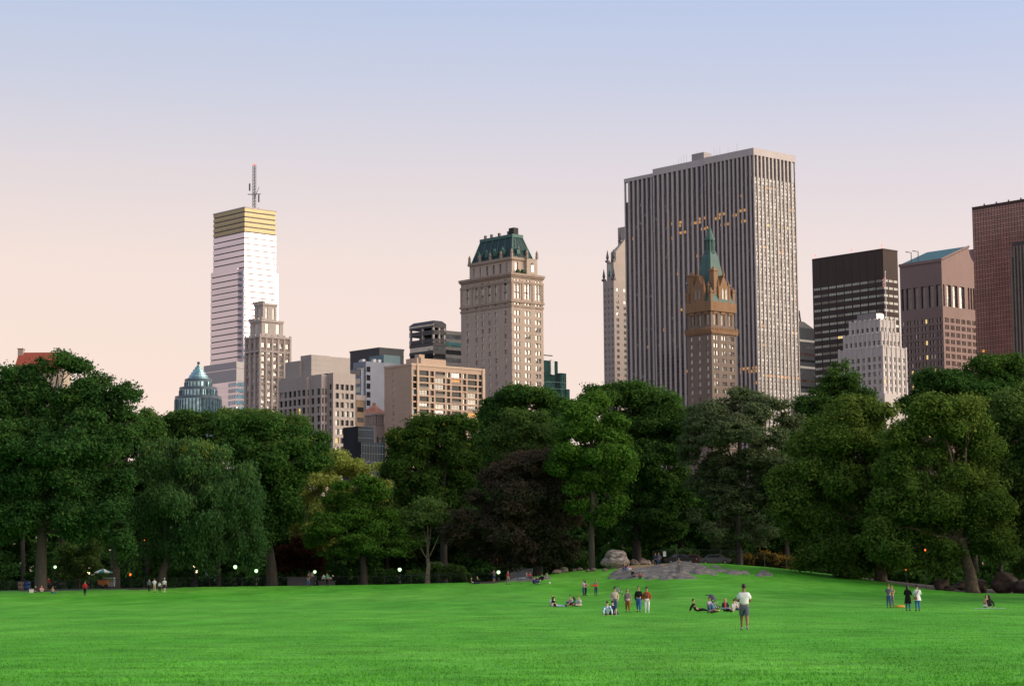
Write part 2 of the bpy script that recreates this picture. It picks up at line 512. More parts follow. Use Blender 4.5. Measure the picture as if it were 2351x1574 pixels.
def outcrop(name, label, pxs, m, res=.45, seed=1):
    bl = blobs(pxs)
    x0 = min(b[0] - b[2] for b in bl) - 1; x1 = max(b[0] + b[2] for b in bl) + 1
    y0 = min(b[1] - b[3] for b in bl) - 1; y1 = max(b[1] + b[3] for b in bl) + 1
    xs = np.arange(x0, x1, res); ys = np.arange(y0, y1, res)
    X, Y = np.meshgrid(xs, ys)
    Hh = np.full_like(X, -2.0)
    for bx, by, rx, ry, h in bl:
        d = ((X - bx) / rx) ** 2 + ((Y - by) / ry) ** 2
        Hh = np.maximum(Hh, h * (1 - d ** 1.3) * 1.1)
    rg = np.random.default_rng(seed)
    wob = sum(.075 * np.sin(X * a + b) * np.sin(Y * c + d) for a, b, c, d in rg.uniform(.4, 2.6, (9, 4)))
    strata = .09 * np.abs(((X * .35 + Y * .8 + wob * 6) % 2.0) - 1.0)
    Hh = Hh + wob + strata - .06
    if len(pxs) > 6:                       # clefts that hold soil and grass
        for k, f in enumerate((.30, .44, .60, .78)):
            ln = x0 + (x1 - x0) * f + 1.1 * np.sin(Y * .45 + 2 * k) + (Y - y0) * .25
            Hh -= .65 * np.exp(-((X - ln) / .42) ** 2)
        for k, f in enumerate((.38, .62)):
            ln = y0 + (y1 - y0) * f + .9 * np.sin(X * .35 + 3 * k)
            Hh -= .55 * np.exp(-((Y - ln) / .7) ** 2) * (np.sin(X * .5 + k) > -.2)
    Z = height(X, Y) + np.maximum(Hh, -.35)
    ROCKS.append((xs, ys, Z, Hh))
    n = len(xs)
    f = []
    for j in range(len(ys) - 1):
        for i in range(n - 1):
            if max(Hh[j, i], Hh[j + 1, i], Hh[j, i + 1], Hh[j + 1, i + 1]) > -.12:
                f.append((j * n + i, j * n + i + 1, (j + 1) * n + i + 1, (j + 1) * n + i))
    me = bpy.data.meshes.new(name)
    me.from_pydata(np.stack([X.ravel(), Y.ravel(), Z.ravel()], 1).tolist(), [], f)
    used = sorted({i for q in f for i in q})
    mp = {a: b for b, a in enumerate(used)}
    vv = [me.vertices[i].co[:] for i in used]
    me.clear_geometry()
    me.from_pydata(vv, [], [tuple(mp[i] for i in q) for q in f])
    me.materials.append(m)
    me.polygons.foreach_set('use_smooth', [True] * len(f))
    return tag(link(name, me), label, 'rock')
outcrop('rock_outcrop', 'broad low hump of dark grey bedrock on the mound, grass growing in its cracks',
        [(1450, 1314, 56, 8, .5), (1510, 1309, 60, 9, .6), (1570, 1302, 66, 10, .6), (1545, 1319, 48, 5.5, .4), (1600, 1308, 45, 6, .35), (1655, 1304, 28, 3.5, .25), (1420, 1312, 30, 4, .25), (1635, 1299, 40, 3.5, .25), (1500, 1322, 26, 3, .25)], SCHIST, seed=3)
outcrop('rock_ledge', 'low grey ledge just right of the big bedrock hump', [(1678, 1311, 22, 2.6, .25), (1698, 1310, 22, 2.2, .22)], SCHIST, .3, seed=4)
outcrop('rock_ledge', 'small flat grey slab farthest right on the grassy mound', [(1750, 1314, 17, 2.6, .25), (1735, 1316, 10, 1.6, .2)], SCHIST, .3, seed=5)
outcrop('rock_ledge', 'flat grey rock under the seated people left of the mound', [(1225, 1325, 30, 4, .18), (1190, 1325, 26, 3, .16)], SCHIST, .35, seed=6)
def boulder(u, v, wpx, hpx, m, label, seed, D=None, group='boulders round the meadow', rough=.2, name='boulder', cleft=.55):
    p = hit(u * K, v * K) if D is None else gat(u * K, D)
    s = p.y / F_ * K
    rx, rz = wpx * s / 2, hpx * s / 1.75
    rg = random.Random(seed)
    ws = [(Vector((rg.gauss(0, 1), rg.gauss(0, 1), rg.gauss(0, 1))).normalized(), rg.uniform(cleft, .97)) for _ in range(12)]
    ph = [(rg.uniform(2, 7), rg.uniform(0, 6)) for _ in range(6)]
    def fn(d):
        d = Vector(d)
        k = 1.0
        for n, c in ws:                       # flat cleft faces
            q = d.dot(n)
            if q > c: k = min(k, c / q)
        return k * (1 + rough * .22 * sum(math.sin(a * d[i % 3] + b) for i, (a, b) in enumerate(ph)))
    b = MB().ball((0, 0, rz * .62), (rx, rx * .85, rz), 28, 18, fn)
    o = b.build(name, m, None, True)
    o.location = (p.x, p.y, p.z - rz * .1)
    o.rotation_euler = (0, 0, rg.uniform(-.3, .3))
    return tag(o, label, 'boulder', group)
boulder(1409, 1304, 64, 44, PALE, 'huge rounded pale boulder beside the seated pair on the mound', 11, D=289, cleft=.84, rough=.3)
boulder(1452, 1298, 26, 15, BROWN, 'brown boulder behind the huge pale boulder', 12, D=292)
boulder(1470, 1296, 32, 17, BROWN, 'wide brown boulder between the huge boulder and the standing couple', 13, D=293)
boulder(1484, 1294, 20, 14, PALE, 'small white topped boulder left of the standing couple', 14, D=294)
boulder(1496, 1294, 14, 11, BROWN, 'small reddish boulder at the feet of the standing couple', 15, D=294)
boulder(1290, 1313, 20, 14, BROWN, 'brown boulder standing highest in the row along the left slope of the mound', 16, D=292)
boulder(1274, 1318, 24, 10, BROWN, 'long low brown boulder on the left slope of the mound', 17, D=290)
boulder(1314, 1308, 12, 8, BROWN, 'small grey brown stone left of the tall maple trunk, nearest the brown boulder', 18, D=292)
boulder(1327, 1306, 16, 9, BROWN, 'flat brown stone left of the tall maple trunk', 19, D=292)
boulder(1346, 1304, 12, 10, BROWN, 'grey stone at the left foot of the tall maple trunk', 20, D=287)
boulder(1358, 1303, 14, 10, BROWN, 'grey stone at the right foot of the tall maple trunk', 21, D=287)
boulder(1384, 1305, 12, 8, BROWN, 'low stone touching the left side of the huge pale boulder', 22, D=286)
boulder(1250, 1322, 8, 9, PALE, 'small pale stone beside the seated people in black', 23, D=285)
boulder(2150, 1334, 44, 26, DARKR, 'dark brown boulder left of the seated figure under the plane trees', 24, D=276)
boulder(2195, 1332, 40, 24, DARKR, 'dark flat boulder right of the seated figure under the plane trees', 25, D=279)
boulder(2176, 1338, 34, 14, DARKR, 'low dark rock beneath the seated figure under the plane trees', 26, D=273)
boulder(2235, 1336, 60, 34, DARKR, 'dark boulder behind the mottled plane trunk', 27, D=281)
boulder(2300, 1344, 72, 56, DARKR, 'largest dark boulder under the trees at the right edge', 28, D=279)
boulder(2342, 1348, 60, 36, DARKR, 'dark boulder cut off by the right edge of the picture', 29, D=276)
# ------------------------------------------------------------------ the skyline
YAW = R(42)
BX = Vector((math.cos(YAW), math.sin(YAW), 0))     # local x: along the right-hand faces
AY = Vector((-math.sin(YAW), math.cos(YAW), 0))    # local y: along the left-hand faces
_pane = {}
def pane(w, h, style, gm, fm):
    key = (round(w, 2), round(h, 2), style, gm.name, fm.name)
    if key not in _pane:
        b = MB()
        b.q((0, 0, 0), (w, 0, 0), (w, 0, h), (0, 0, h))
        b.k = 1
        t = .1
        if style != 'plain':
            b.box(0, w, -.07, -.01, 0, t); b.box(0, w, -.07, -.01, h - t, h)
            b.box(0, t, -.06, -.01, t, h - t); b.box(w - t, w, -.06, -.01, t, h - t)
            nx, nz = {'sash': (1, 2), 'double': (2, 1), 'two': (2, 2), 'triple': (3, 2), 'one': (1, 1)}[style]
            for i in range(1, nx): b.box(w * i / nx - t * .6, w * i / nx + t * .6, -.05, -.01, t, h - t)
            for i in range(1, nz): b.box(t, w - t, -.04, -.012, h * i / nz - t * .5, h * i / nz + t * .5)
        _pane[key] = (b, b.mesh('window', [gm, fm]))
    return _pane[key]
class Bld:
    def __init__(s, name, label, u, v, D, cat='building', seed=0, group='skyline towers'):
        p = at(u, v, D)
        s.O = Vector((p.x, p.y, 0))
        s.root = empty(name, s.O, YAW, label, cat, group)
        s.h = p.z
        s.wins = []
        s.rg = random.Random(seed or sum(map(ord, label)))
    def w(s, x, y, z=0): return s.O + BX * x + AY * y + Vector((0, 0, z))
    def zv(s, v, x=0, y=0):
        q = s.w(x, y) - CAM
        a = H_ / 2 - v
        # (q+z k).u * F = a (q+z k).f
        return (a * q.dot(f_) - F_ * q.dot(u_)) / (F_ * u_.z - a * f_.z)
    def _sol(s, u, base, d):
        a = u - W_ / 2
        q = base - CAM
        return (a * q.dot(f_) - F_ * q.dot(r_)) / (F_ * d.dot(r_) - a * d.dot(f_))
    def ya(s, u, v, x=0, y=0):
        z = s.zv(v, x, y)
        return y + s._sol(u, s.w(x, y, z), AY)
    def xb(s, u, v, x=0, y=0):
        z = s.zv(v, x, y)
        return x + s._sol(u, s.w(x, y, z), BX)
    def part(s, b, name, m, smooth=False, parent=None):
        return b.build(name, m, parent or s.root, smooth)
    def back(s, b, x0, x1, y0, y1, z0, z1):
        b.q((x1, y0, z0), (x1, y1, z0), (x1, y1, z1), (x1, y0, z1))
        b.q((x1, y1, z0), (x0, y1, z0), (x0, y1, z1), (x1, y1, z1))
        b.q((x0, y0, z1), (x1, y0, z1), (x1, y1, z1), (x0, y1, z1))
    def face(s, b, side, x0, y0, L, z0, z1, cols, rows, depth=.35, glassmix=None, style='sash', frame=None, skip=None):
        """a wall with real openings: reveals in the wall mesh, one window set back in each"""
        def P(sv, z, d):
            return (x0 + d, y0 + sv, z) if side == 'L' else (x0 + sv, y0 + d, z)
        cols = sorted(cols); rows = sorted(rows)
        sb = [0.0]
        for a, w in cols: sb += [a, a + w]
        sb.append(L)
        for i in range(0, len(sb) - 1, 2):
            if sb[i + 1] - sb[i] > 1e-4:
                b.q(P(sb[i], z0, 0), P(sb[i + 1], z0, 0), P(sb[i + 1], z1, 0), P(sb[i], z1, 0))
        zb = [z0]
        for a, h in rows: zb += [a, a + h]
        zb.append(z1)
        for ci, (a, w) in enumerate(cols):
            for i in range(0, len(zb) - 1, 2):
                if zb[i + 1] - zb[i] > 1e-4:
                    b.q(P(a, zb[i], 0), P(a + w, zb[i], 0), P(a + w, zb[i + 1], 0), P(a, zb[i + 1], 0))
            for ri, (z, h) in enumerate(rows):
                if skip and skip(ci, ri):
                    b.q(P(a, z, 0), P(a + w, z, 0), P(a + w, z + h, 0), P(a, z + h, 0))
                    continue
                d = depth
                b.q(P(a, z, 0), P(a + w, z, 0), P(a + w, z, d), P(a, z, d))
                b.q(P(a, z + h, 0), P(a + w, z + h, 0), P(a + w, z + h, d), P(a, z + h, d))
                b.q(P(a, z, 0), P(a, z + h, 0), P(a, z + h, d), P(a, z, d))
                b.q(P(a + w, z, 0), P(a + w, z + h, 0), P(a + w, z + h, d), P(a + w, z, d))
                if glassmix is not None:
                    gm = glassmix(ci, ri) if callable(glassmix) else s.pick(glassmix)
                    s.wins.append((side, x0, y0, a, z, w, h, style, gm, frame or FRAME_L, d))
    def pick(s, mix):
        k = s.rg.random() * sum(w for _, w in mix)
        for g, w in mix:
            k -= w
            if k <= 0: return g
        return mix[-1][0]
    def finish(s, top=100, lab=None):
        ws = sorted(s.wins, key=lambda w: -w[4] - (0 if w[8] not in (G_LIT, G_LITY) else 30))
        rest = MB(); mats = []
        for i, (side, x0, y0, a, z, w, h, st, gm, fm, d) in enumerate(ws):
            b, me = pane(w, h, st, gm, fm)
            if side == 'R': loc, rz = (x0 + a, y0 + d, z), 0
            else: loc, rz = (x0 + d, y0 + a + w, z), -math.pi / 2
            if i < top:
                o = link('window', me, s.root)
                o.location = loc; o.rotation_euler = (0, 0, rz)
                if gm in (G_LIT, G_LITY): o['label'] = 'lit window glowing warm yellow'
            else:
                for mt in (gm, fm):
                    if mt not in mats: mats.append(mt)
                n = len(rest.v)
                for (px, py, pz) in b.v:
                    if side == 'L': px, py = py, -px
                    rest.v.append((px + loc[0], py + loc[1], pz + loc[2]))
                for f, k in zip(b.f, b.m):
                    rest.f.append(tuple(n + q for q in f)); rest.m.append(mats.index((gm, fm)[k]))
        if rest.v:
            o = rest.build('windows', mats, s.root); o['kind'] = 'stuff'
def even(n, L, frac, m0=0.0, m1=0.0):
    p = (L - m0 - m1) / n
    return [(m0 + p * (i + (1 - frac) / 2), p * frac) for i in range(n)]
def floors(z0, z1, pitch, h, off=0.0):
    n = int((z1 - z0) / pitch)
    return [(z1 - pitch * (i + 1) + off, h) for i in range(n) if z1 - pitch * (i + 1) + off > z0]

# --- gold topped glass tower
GLASSW = glass('silver_facade_glass', (.56, .51, .575), rough=.12, ior=1.5, metal=.85, wob=.006, var=.06, cell=(.02, .02, .3))
GOLD = mat('gold_louvre', (.47, .38, .20), .45, .25, var=.1, scale=.4)
SEAM = mat('dark_seam', (.13, .115, .12), .6, var=.08)
GREYP = mat('grey_spandrel', (.40, .375, .385), .5, var=.08)
BLUEG = glass('blue_slot_glass', (.16, .28, .38), ior=2.6)
T = Bld('glass_tower', 'tall silver glass skyscraper with gold crown and lattice mast', 561.8, 476, 1450)
La, Lb = T.ya(489.9, 492), T.xb(633.8, 486)
zt, zg = T.h, T.zv(533)
b = MB(); b.box(.4, Lb - .4, .4, La - .4, 0, zt - .5); T.part(b, 'core', SEAM)
n = 5; p = (zt - zg) / n
for i in range(n):
    b = MB(); b.box(0, Lb, 0, La, zg + p * i + .9, zg + p * (i + 1) - .05)
    b.box(-.12, Lb, -.12, La, zg + p * i + p * .52, zg + p * i + p * .6)
    T.part(b, 'gold_band', GOLD)
zl = T.zv(614)
z = zg; fl = T.zv(533) - T.zv(546.6)
while z > 8:
    big = z < zl
    b = MB(); b.box(0, Lb, 0, La, z - fl + .8, z)
    T.part(b, 'glass_band', GLASSW)
    z -= fl
b = MB()
# the lower slab stands forward of the shaft, a dark blue slot between the two
ys = T.ya(557.5, 620)
x_ = -2.6
yl0 = T.ya(545.7, 614, x_); yl1 = T.ya(484, 630, x_)
b.box(x_ + .4, 0, yl0 + .4, yl1 - .4, 0, zl - .5); T.part(b, 'slab_core', SEAM)
z = zl
while z > 8:
    b = MB(); b.box(x_, 0, yl0, yl1, z - fl + .75, z)
    T.part(b, 'glass_band', GLASSW); z -= fl
xs1 = T.xb(641, 628)
z = T.zv(628, Lb, 0)
b = MB(); b.box(Lb, xs1, 1.0, La - 1, 0, z); T.part(b, 'side_slab', GLASSW)
b = MB()
for i in range(60):
    zz = zl - 2 - i * fl
    if zz > 8:
        b.box(-.35, -.05, .3, yl0, zz - fl + 1.3, zz - .2)
T.part(b, 'window_slot', BLUEG)
z = T.zv(846, x_ - 6)
yb1 = T.ya(469, 850, x_ - 6); yb0 = T.ya(543, 850, x_ - 6)
b = MB(); b.box(x_ - 6, x_, yb0, yb1, 0, z); T.part(b, 'podium', GLASSW)
b = MB(); b.box(x_ - 6.3, x_, yb0 - .3, yb1 + .3, z, z + 4.5 * 1); b.box(x_ - 6.2, x_, yb0 - .2, yb1 + .2, z - 8.5, z - .5); T.part(b, 'grey_band', GREYP)
b = MB()
for i in range(9):
    zz = z - 12 - i * fl
    if zz < 4: break
    for j in range(4): b.box(x_ - 6.3, x_, yb0 - .3 + j * 2.6, yb0 + 1.5 + j * 2.6, zz, zz + 2.6)
T.part(b, 'podium_glazing', BLUEG)
STEEL = mat('dark_steel', (.06, .06, .07), .5, .3, var=.1)
cy = La * .28
cx = T.xb(583.5, 478, 0, cy)
z1 = T.zv(377.5, cx, cy)
b = MB()
hw = .8
for sx in (-1, 1):
    for sy in (-1, 1): b.tube([(cx + sx * hw, cy + sy * hw, zt - 2), (cx + sx * hw, cy + sy * hw, z1 - 1)], .17, 5)
st = (z1 - zt) / 16
for i in range(16):
    z = zt + i * st
    for sx in (-1, 1):
        b.tube([(cx + sx * hw, cy - hw, z), (cx + sx * hw, cy + hw, z + st)], .09, 4); b.tube([(cx - hw, cy + sx * hw, z), (cx + hw, cy + sx * hw, z + st)], .13, 4)
mast = T.part(b, 'mast', STEEL)
b = MB()
zc = T.zv(446, cx, cy)
b.tube([(cx - 4.5 * .67, cy + 4.5 * .74, zc), (cx + 4.5 * .67, cy - 4.5 * .74, zc)], .3, 5); b.tube([(cx, cy, zc - 3), (cx + 2.4, cy - 2.4, zc + 5)], .2, 4)
for k, dz in ((-3.2, 5), (3.2, -3), (2.6, -12)): b.box(cx + k * .67 - .4, cx + k * .67 + .4, cy - k * .74 - .4, cy - k * .74 + .4, zc + dz - 2.5, zc + dz + 2.5)
T.part(b, 'antenna_arm', STEEL, parent=mast)
b = MB().ball((cx, cy, z1), .7); T.part(b, 'red_beacon', mat('red_beacon', (.5, .02, .02), .4, var=0, emit=(1, .12, .08), es=2.5), parent=mast)
b = MB(); b.box(-.3, Lb + .2, -.3, La + .2, zt - .3, zt + .5); T.part(b, 'parapet', GREYP)

# --- stepped brown apartment tower
TAUPE = stone('taupe_brick', (.34, .265, .235)); PALEST = stone('pale_taupe_stone', (.47, .41, .38))
T = Bld('stepped_tower', 'slim stepped taupe stone tower in front of the gold topped skyscraper', 597, 770, 1080)
La, Lb = T.ya(564, 776), T.xb(666, 775)
zt = T.h; fl = 3.5
b = MB()
rows = sorted(floors(6, zt - 2.2, fl * 1.0, 2.3))
T.face(b, 'L', 0, 0, La, 0, zt, even(3, La, .52), rows, glassmix=[(G_DARK, .3), (G_BLIND, .3), (G_SKY, .4)], style='two')
hi = zt - 26
T.face(b, 'R', 0, 0, Lb, 0, zt, even(5, Lb, .5), rows, glassmix=lambda c, r: (G_SKY if rows[r][0] > hi else T.pick([(G_DARK, .4), (G_SKY, .35), (G_BLIND, .25)])), style='two')
T.back(b, 0, Lb, 0, La, 0, zt); T.part(b, 'wall', TAUPE)
for y in [0] + [La * i / 3 for i in (1, 2, 3)]:
    b = MB(); b.box(-.45, -.003, y - .55, y + .55, 0, zt + .9); T.part(b, 'pilaster', PALEST)
for x in [Lb * i / 5 for i in range(6)]:
    b = MB(); b.box(x - .55, x + .55, -.45, -.003, 0, zt + .9); T.part(b, 'pilaster', PALEST)
for v in (805, 772):
    z = T.zv(v); b = MB(); b.box(-.6, Lb + .1, -.6, La + .1, z - .5, z + .5); T.part(b, 'cornice', PALEST)
for (uc, vt, ul, ur, nm) in ((600, 737, 574, 650, 'setback'), (602.5, 699, 584, 636, 'turret')):
    o_ = 3.5 if nm == 'setback' else 6.0
    y1, x1 = T.ya(ul, vt, o_), T.xb(ur, vt, 0, o_)
    z = T.zv(vt, o_, o_); zb = zt if nm == 'setback' else T.zv(738, 3.5, 3.5)
    b = MB()
    T.face(b, 'L', o_, o_, y1 - o_, zb, z, even(1, y1 - o_, .4), [(zb + 2, (z - zb) * .62)], glassmix=[(G_SKY, 1)], style='triple')
    T.face(b, 'R', o_, o_, x1 - o_, zb, z, even(2, x1 - o_, .34), [(zb + 2, (z - zb) * .62)], glassmix=[(G_SKY, 1)], style='triple')
    T.back(b, o_, x1, o_, y1, zb, z); w_ = T.part(b, nm, PALEST)
    b = MB(); b.box(o_ - .5, x1 + .2, o_ - .5, y1 + .2, z - .2, z + .9)
    for i in range(4): b.box(o_ - .6, o_ + .8, o_ + (y1 - o_) * i / 3 - .8, o_ + (y1 - o_) * i / 3 + .8, z + .9, z + 2)
    T.part(b, 'cornice', PALEST, parent=w_)
T.finish()
z = T.zv(942, -2, -2)
b = MB(); b.box(-2, Lb + 1, -2, La + 1, 0, z); T.part(b, 'base', PALEST)

# --- round glass tower with a cone roof
BLG = glass('blue_round_glass', (.20, .40, .47), rough=.08, ior=2.6, metal=.6, cell=(.3, .3, .5))
MULL = mat('steel_blue_mullion', (.10, .14, .18), .4, .4, var=.08)
T = Bld('round_tower', 'round blue glass tower with tiered drums, cone roof and ball finial', 455.5, 870, 1180)
Rr = lambda px: px * 1180 / F_
cyc = 0
b = MB(); z3 = T.zv(913); b.cone(0, cyc, Rr(52.5), 0, Rr(52.5), z3, 40); d1 = T.part(b, 'drum', BLG)
b = MB(); z2 = T.zv(892); b.cone(0, cyc, Rr(42.5), z3, Rr(42.5), z2, 36); d2 = T.part(b, 'drum', BLG)
b = MB(); z1 = T.zv(873); b.cone(0, cyc, Rr(30.5), z2, Rr(30.5), z1, 32); d3 = T.part(b, 'drum', BLG)
for d, rr, zb, zt in ((d1, 52.5, 0, z3), (d2, 42.5, z3, z2), (d3, 30.5, z2, z1)):
    b = MB(); b.cone(0, 0, Rr(rr + 1), zt - 1.0, Rr(rr + 1), zt + .6, 40); b.cone(0, 0, Rr(rr + .6), max(zb, zt - 11), Rr(rr + .6), max(zb, zt - 11) + .5, 40)
    n = int(rr * .75)
    for i in range(n):
        a = 2 * math.pi * i / n; r = Rr(rr + .5)
        b.box(r * math.cos(a) - .28, r * math.cos(a) + .28, r * math.sin(a) - .28, r * math.sin(a) + .28, max(zb, zt - 30), zt - 1.2)
    for k in range(1, 8):
        if zt - 11 - k * 3.6 > zb: b.cone(0, 0, Rr(rr + .35), zt - 11 - k * 3.6, Rr(rr + .35), zt - 10.7 - k * 3.6, 40)
    T.part(b, 'mullions', MULL, parent=d)
prof = [(27, 873), (22.5, 866.5), (18, 860), (13.5, 853.5), (9, 847), (5, 841.5), (1.6, 837)]
CONE = glass('pale_cone_glass', (.20, .36, .40), rough=.15, ior=1.8, metal=.5)
b = MB()
for i in range(6):
    b.cone(0, 0, Rr(prof[i][0]), T.zv(prof[i][1]), Rr(prof[i][0] * .93), T.zv(prof[i + 1][1]) - .3, 24)
T.part(b, 'roof', CONE)
b = MB().cone(0, 0, .35, T.zv(838), .35, T.zv(833), 8).ball((0, 0, T.zv(833)), Rr(3.6), 14, 10); T.part(b, 'finial', MULL)

# --- grey office block with square windows
GRANITE = stone('grey_brown_granite', (.37, .32, .30), .08)
T = Bld('office_block', 'grey brown office block with rows of square windows left of centre', 704.5, 866, 830)
La = T.ya(639, 872); fl = 3.4
zt = T.h
gm = [(G_DIM, .50), (G_DARK, .15), (G_SKY, .06), (G_TEAL, .18), (G_BLIND, .08), (G_LITY, .03)]
b = MB()
rows = floors(4, zt - 3.6, fl, 2.35)
T.face(b, 'L', 0, 0, La, 0, zt, even(6, La, .66, .6, .4), rows, .6, gm, 'double', FRAME_D)
nx = T.xb(711, 866); ny = 6.0
T.face(b, 'R', 0, 0, nx, 0, zt, even(1, nx, .45), rows, .6, gm, 'one', FRAME_D)
T.face(b, 'L', nx, 0, 0.01, 0, zt, [], [])
# the middle bay lies back, its own left wall shows
xm = nx
y1 = -7.5
T.face(b, 'L', xm, y1, -y1, 0, T.zv(862, xm, 0), even(2, -y1, .5), rows, .6, gm, 'one', FRAME_D)
x2 = T.xb(752, 866, xm, y1)
T.face(b, 'R', xm, y1, x2 - xm, 0, T.zv(862, xm, 0), even(2, x2 - xm, .5), rows, .6, gm, 'double', FRAME_D)
y2 = y1 - 3.5
zr = T.zv(855, x2, y2)
rows2 = floors(4, zr - 3.0, fl, 2.15)
T.face(b, 'L', x2, y2, 3.5, 0, zr, [(1, 1.4)], rows2, .6, gm, 'one', FRAME_D)
x3 = T.xb(816, 858, x2, y2)
T.face(b, 'R', x2, y2, x3 - x2, 0, zr, even(4, x3 - x2, .66, .8, .5), rows2, .6, gm, 'double', FRAME_D)
b.q((0, 0, zt), (xm, 0, zt), (xm, La, zt), (0, La, zt))
zq = T.zv(862, xm, 0)
b.q((xm, y1, zq), (x2, y1, zq), (x2, La, zq), (xm, La, zq)); b.q((x2, y2, zr), (x3, y2, zr), (x3, La, zr), (x2, La, zr))
b.q((x3, y2, 0), (x3, La, 0), (x3, La, zr), (x3, y2, zr)); b.q((x3, La, 0), (0, La, 0), (0, La, zr), (x3, La, zr))
b.q((xm, 0, zq), (xm, La, zq), (xm, La, zt), (xm, 0, zt))
T.part(b, 'wall', GRANITE)
TILE = stone('grey_roof_panel', (.37, .33, .31), .05)
xp, yp = 4.0, 2.5
b = MB(); zp = T.zv(813.6, xp, yp); yl = T.ya(690, 820, xp, yp); xr = T.xb(758, 815, xp, yp); xr2 = T.xb(804, 822, xp, yp)
b.box(xp, xr, yp, yl, zt - 3, zp); b.box(xr, xr2, yp + .02, yl, zr - 2, T.zv(822, xr2, yp))
b.box(xp - 1.2, xp, yp + 6, T.ya(656, 826, xp - 1, yp), zt - .5, T.zv(830, xp, yp + 10))
for i in range(1, 6):
    b.box(xp - .06, xr, yp - .06, yl, zp - i * 1.9 - .1, zp - i * 1.9 + .05)
T.part(b, 'penthouse', TILE)
T.finish()

# --- blue black slab and its grey blue neighbour
NAVY = mat('navy_metal', (.022, .03, .045), .45, var=.12, scale=.2)
GREYB = mat('grey_blue_panel', (.22, .24, .30), .7, var=.08, scale=.2)
T = Bld('dark_slab', 'flat topped navy slab showing above the grey blue block', 871, 800, 1080)
La, Lb = T.ya(803.7, 809), T.xb(927, 805)
b = MB(); b.box(0, Lb, 0, La, 0, T.h); T.part(b, 'wall', NAVY)
b = MB()
for i in range(1, 9): b.box(-.15, Lb, -.15, La * .999, T.h - i * 3.2 - .1, T.h - i * 3.2 + .1)
b.box(-.25, Lb + .2, -.25, La + .2, T.h - .2, T.h + .7); T.part(b, 'coping', mat('navy_trim', (.05, .06, .075), .5, var=.1))
b = MB(); z = T.zv(812, 6, -3); b.box(4, 14, 3, 12, T.h, T.zv(798, 4, 3)); T.part(b, 'roof_plant', NAVY)
T = Bld('grey_blue_block', 'grey blue office block with one dark column of windows, teal box on its roof', 840, 829, 1000)
La, Lb = T.ya(811, 834), T.xb(921, 837)
zt = T.h; b = MB()
rows = floors(4, zt - 1, 3.9, 2.5)
T.face(b, 'L', 0, 0, La, 0, zt, [(1.5, La - 3)], rows, .4, [(G_DARK, .5), (G_SKY, .3), (G_TEAL, .2)], 'triple', FRAME_D)
c = T.xb(852, 838)
T.face(b, 'R', 0, 0, Lb, 0, zt, [(.4, c - .8)], rows, .5, [(G_DARK, 1)], 'plain', FRAME_D)
T.back(b, 0, Lb, 0, La, 0, zt); T.part(b, 'wall', GREYB)
b = MB(); x0, x1 = T.xb(881, 834, 0, 1), T.xb(919, 836, 0, 1); b.box(x0, x1, 1, 12, zt, T.zv(814, x0, 1)); T.part(b, 'penthouse', mat('teal_panel', (.09, .17, .20), .5, var=.1, scale=.3))
b = MB(); y0, y1 = T.ya(829, 846, -2), T.ya(804, 850, -2); z = T.zv(846, -2, y0)
b.box(-2, 0, y0, y1, 0, z); w_ = T.part(b, 'side_wing', GREYB)
for i in range(14):
    b = MB(); b.box(-2.15, -2.003, y0 + .4, y1 - .3, z - 3 - i * 3.9, z - .6 - i * 3.9); T.part(b, 'window_band', (G_DARK, G_SKY, G_TEAL)[i % 3], parent=w_)
for i, (x, y) in enumerate(((2, 5), (4, 9), (6, 2), (9, 2))):
    b = MB(); b.box(x, x + 1.6, y, y + 1.6, zt, zt + 1.6); T.part(b, 'roof_vent', mat('white_vent', (.5, .5, .52), .6, var=.1))
T.finish()

# --- dark terraced glass tower
DKC = mat('dark_bronze_panel', (.055, .05, .055), .5, .2, var=.12, scale=.2)
T = Bld('terraced_tower', 'dark bronze glass tower with rounded open terraces left of the green roofed tower', 994.5, 734, 1090)
La, Lb = T.ya(939.5, 743), T.xb(1023.5, 738)
zt = T.h
zb = T.zv(785)
b = MB(); b.box(.6, Lb, .6, La - .6, 0, zb)
b.box(.6, Lb, 9, La * .62, zb, T.zv(752)); T.part(b, 'core', DKC)
fl = 4.0
z = zb
i = 0
while z > 40:
    b = MB(); b.box(0, Lb, 0, La, z - 1.7, z); T.part(b, 'spandrel', DKC)
    g = MB(); g.box(.25, Lb, .25, La - .2, z - fl, z - 1.7); T.part(g, 'window_band', (G_SKY, G_DARK, G_TEAL)[i % 3])
    z -= fl; i += 1
for (va, vb) in ((734, 751), (757, 767), (776, 784)):
    a, c = T.zv(va), T.zv(vb)
    b = MB(); r = 3.0
    pts = [(0, r), (r * .3, r * .3), (r, 0)]
    full = va == 734
    b.frus((0, Lb, 0, La), c, (0 if not full else .0, Lb, 0, La), a - (1.5 if full else 0))
    if full: b.frus((0, Lb, 0, La), a - 1.5, (1.6, Lb - 1.2, 1.6, La - 1.6), a)
    T.part(b, 'terrace', DKC)
    if full:
        g = MB(); g.box(-.1, Lb * .96, -.1, La * .98, c + 1.0, a - 2.0); T.part(g, 'window_band', G_SKY)
for (x, y) in ((0.5, .5), (.5, La - .8), (Lb - .8, .5), (.5, La * .45), (Lb * .5, .5)):
    b = MB(); b.box(x - .5, x + .5, y - .5, y + .5, zb, T.zv(750)); T.part(b, 'post', mat('pale_metal', (.35, .34, .35), .5, .3, var=.1))
z2 = T.zv(757, Lb, 2)
x2 = T.xb(1062, 762, Lb, 3)
b = MB(); b.box(Lb, x2, 3, La, 0, z2); b.box(Lb + 1, Lb + 4.5, 5, 12, z2, T.zv(742, Lb, 5)); T.part(b, 'side_wing', mat('grey_wing', (.16, .155, .16), .6, var=.1, scale=.2))
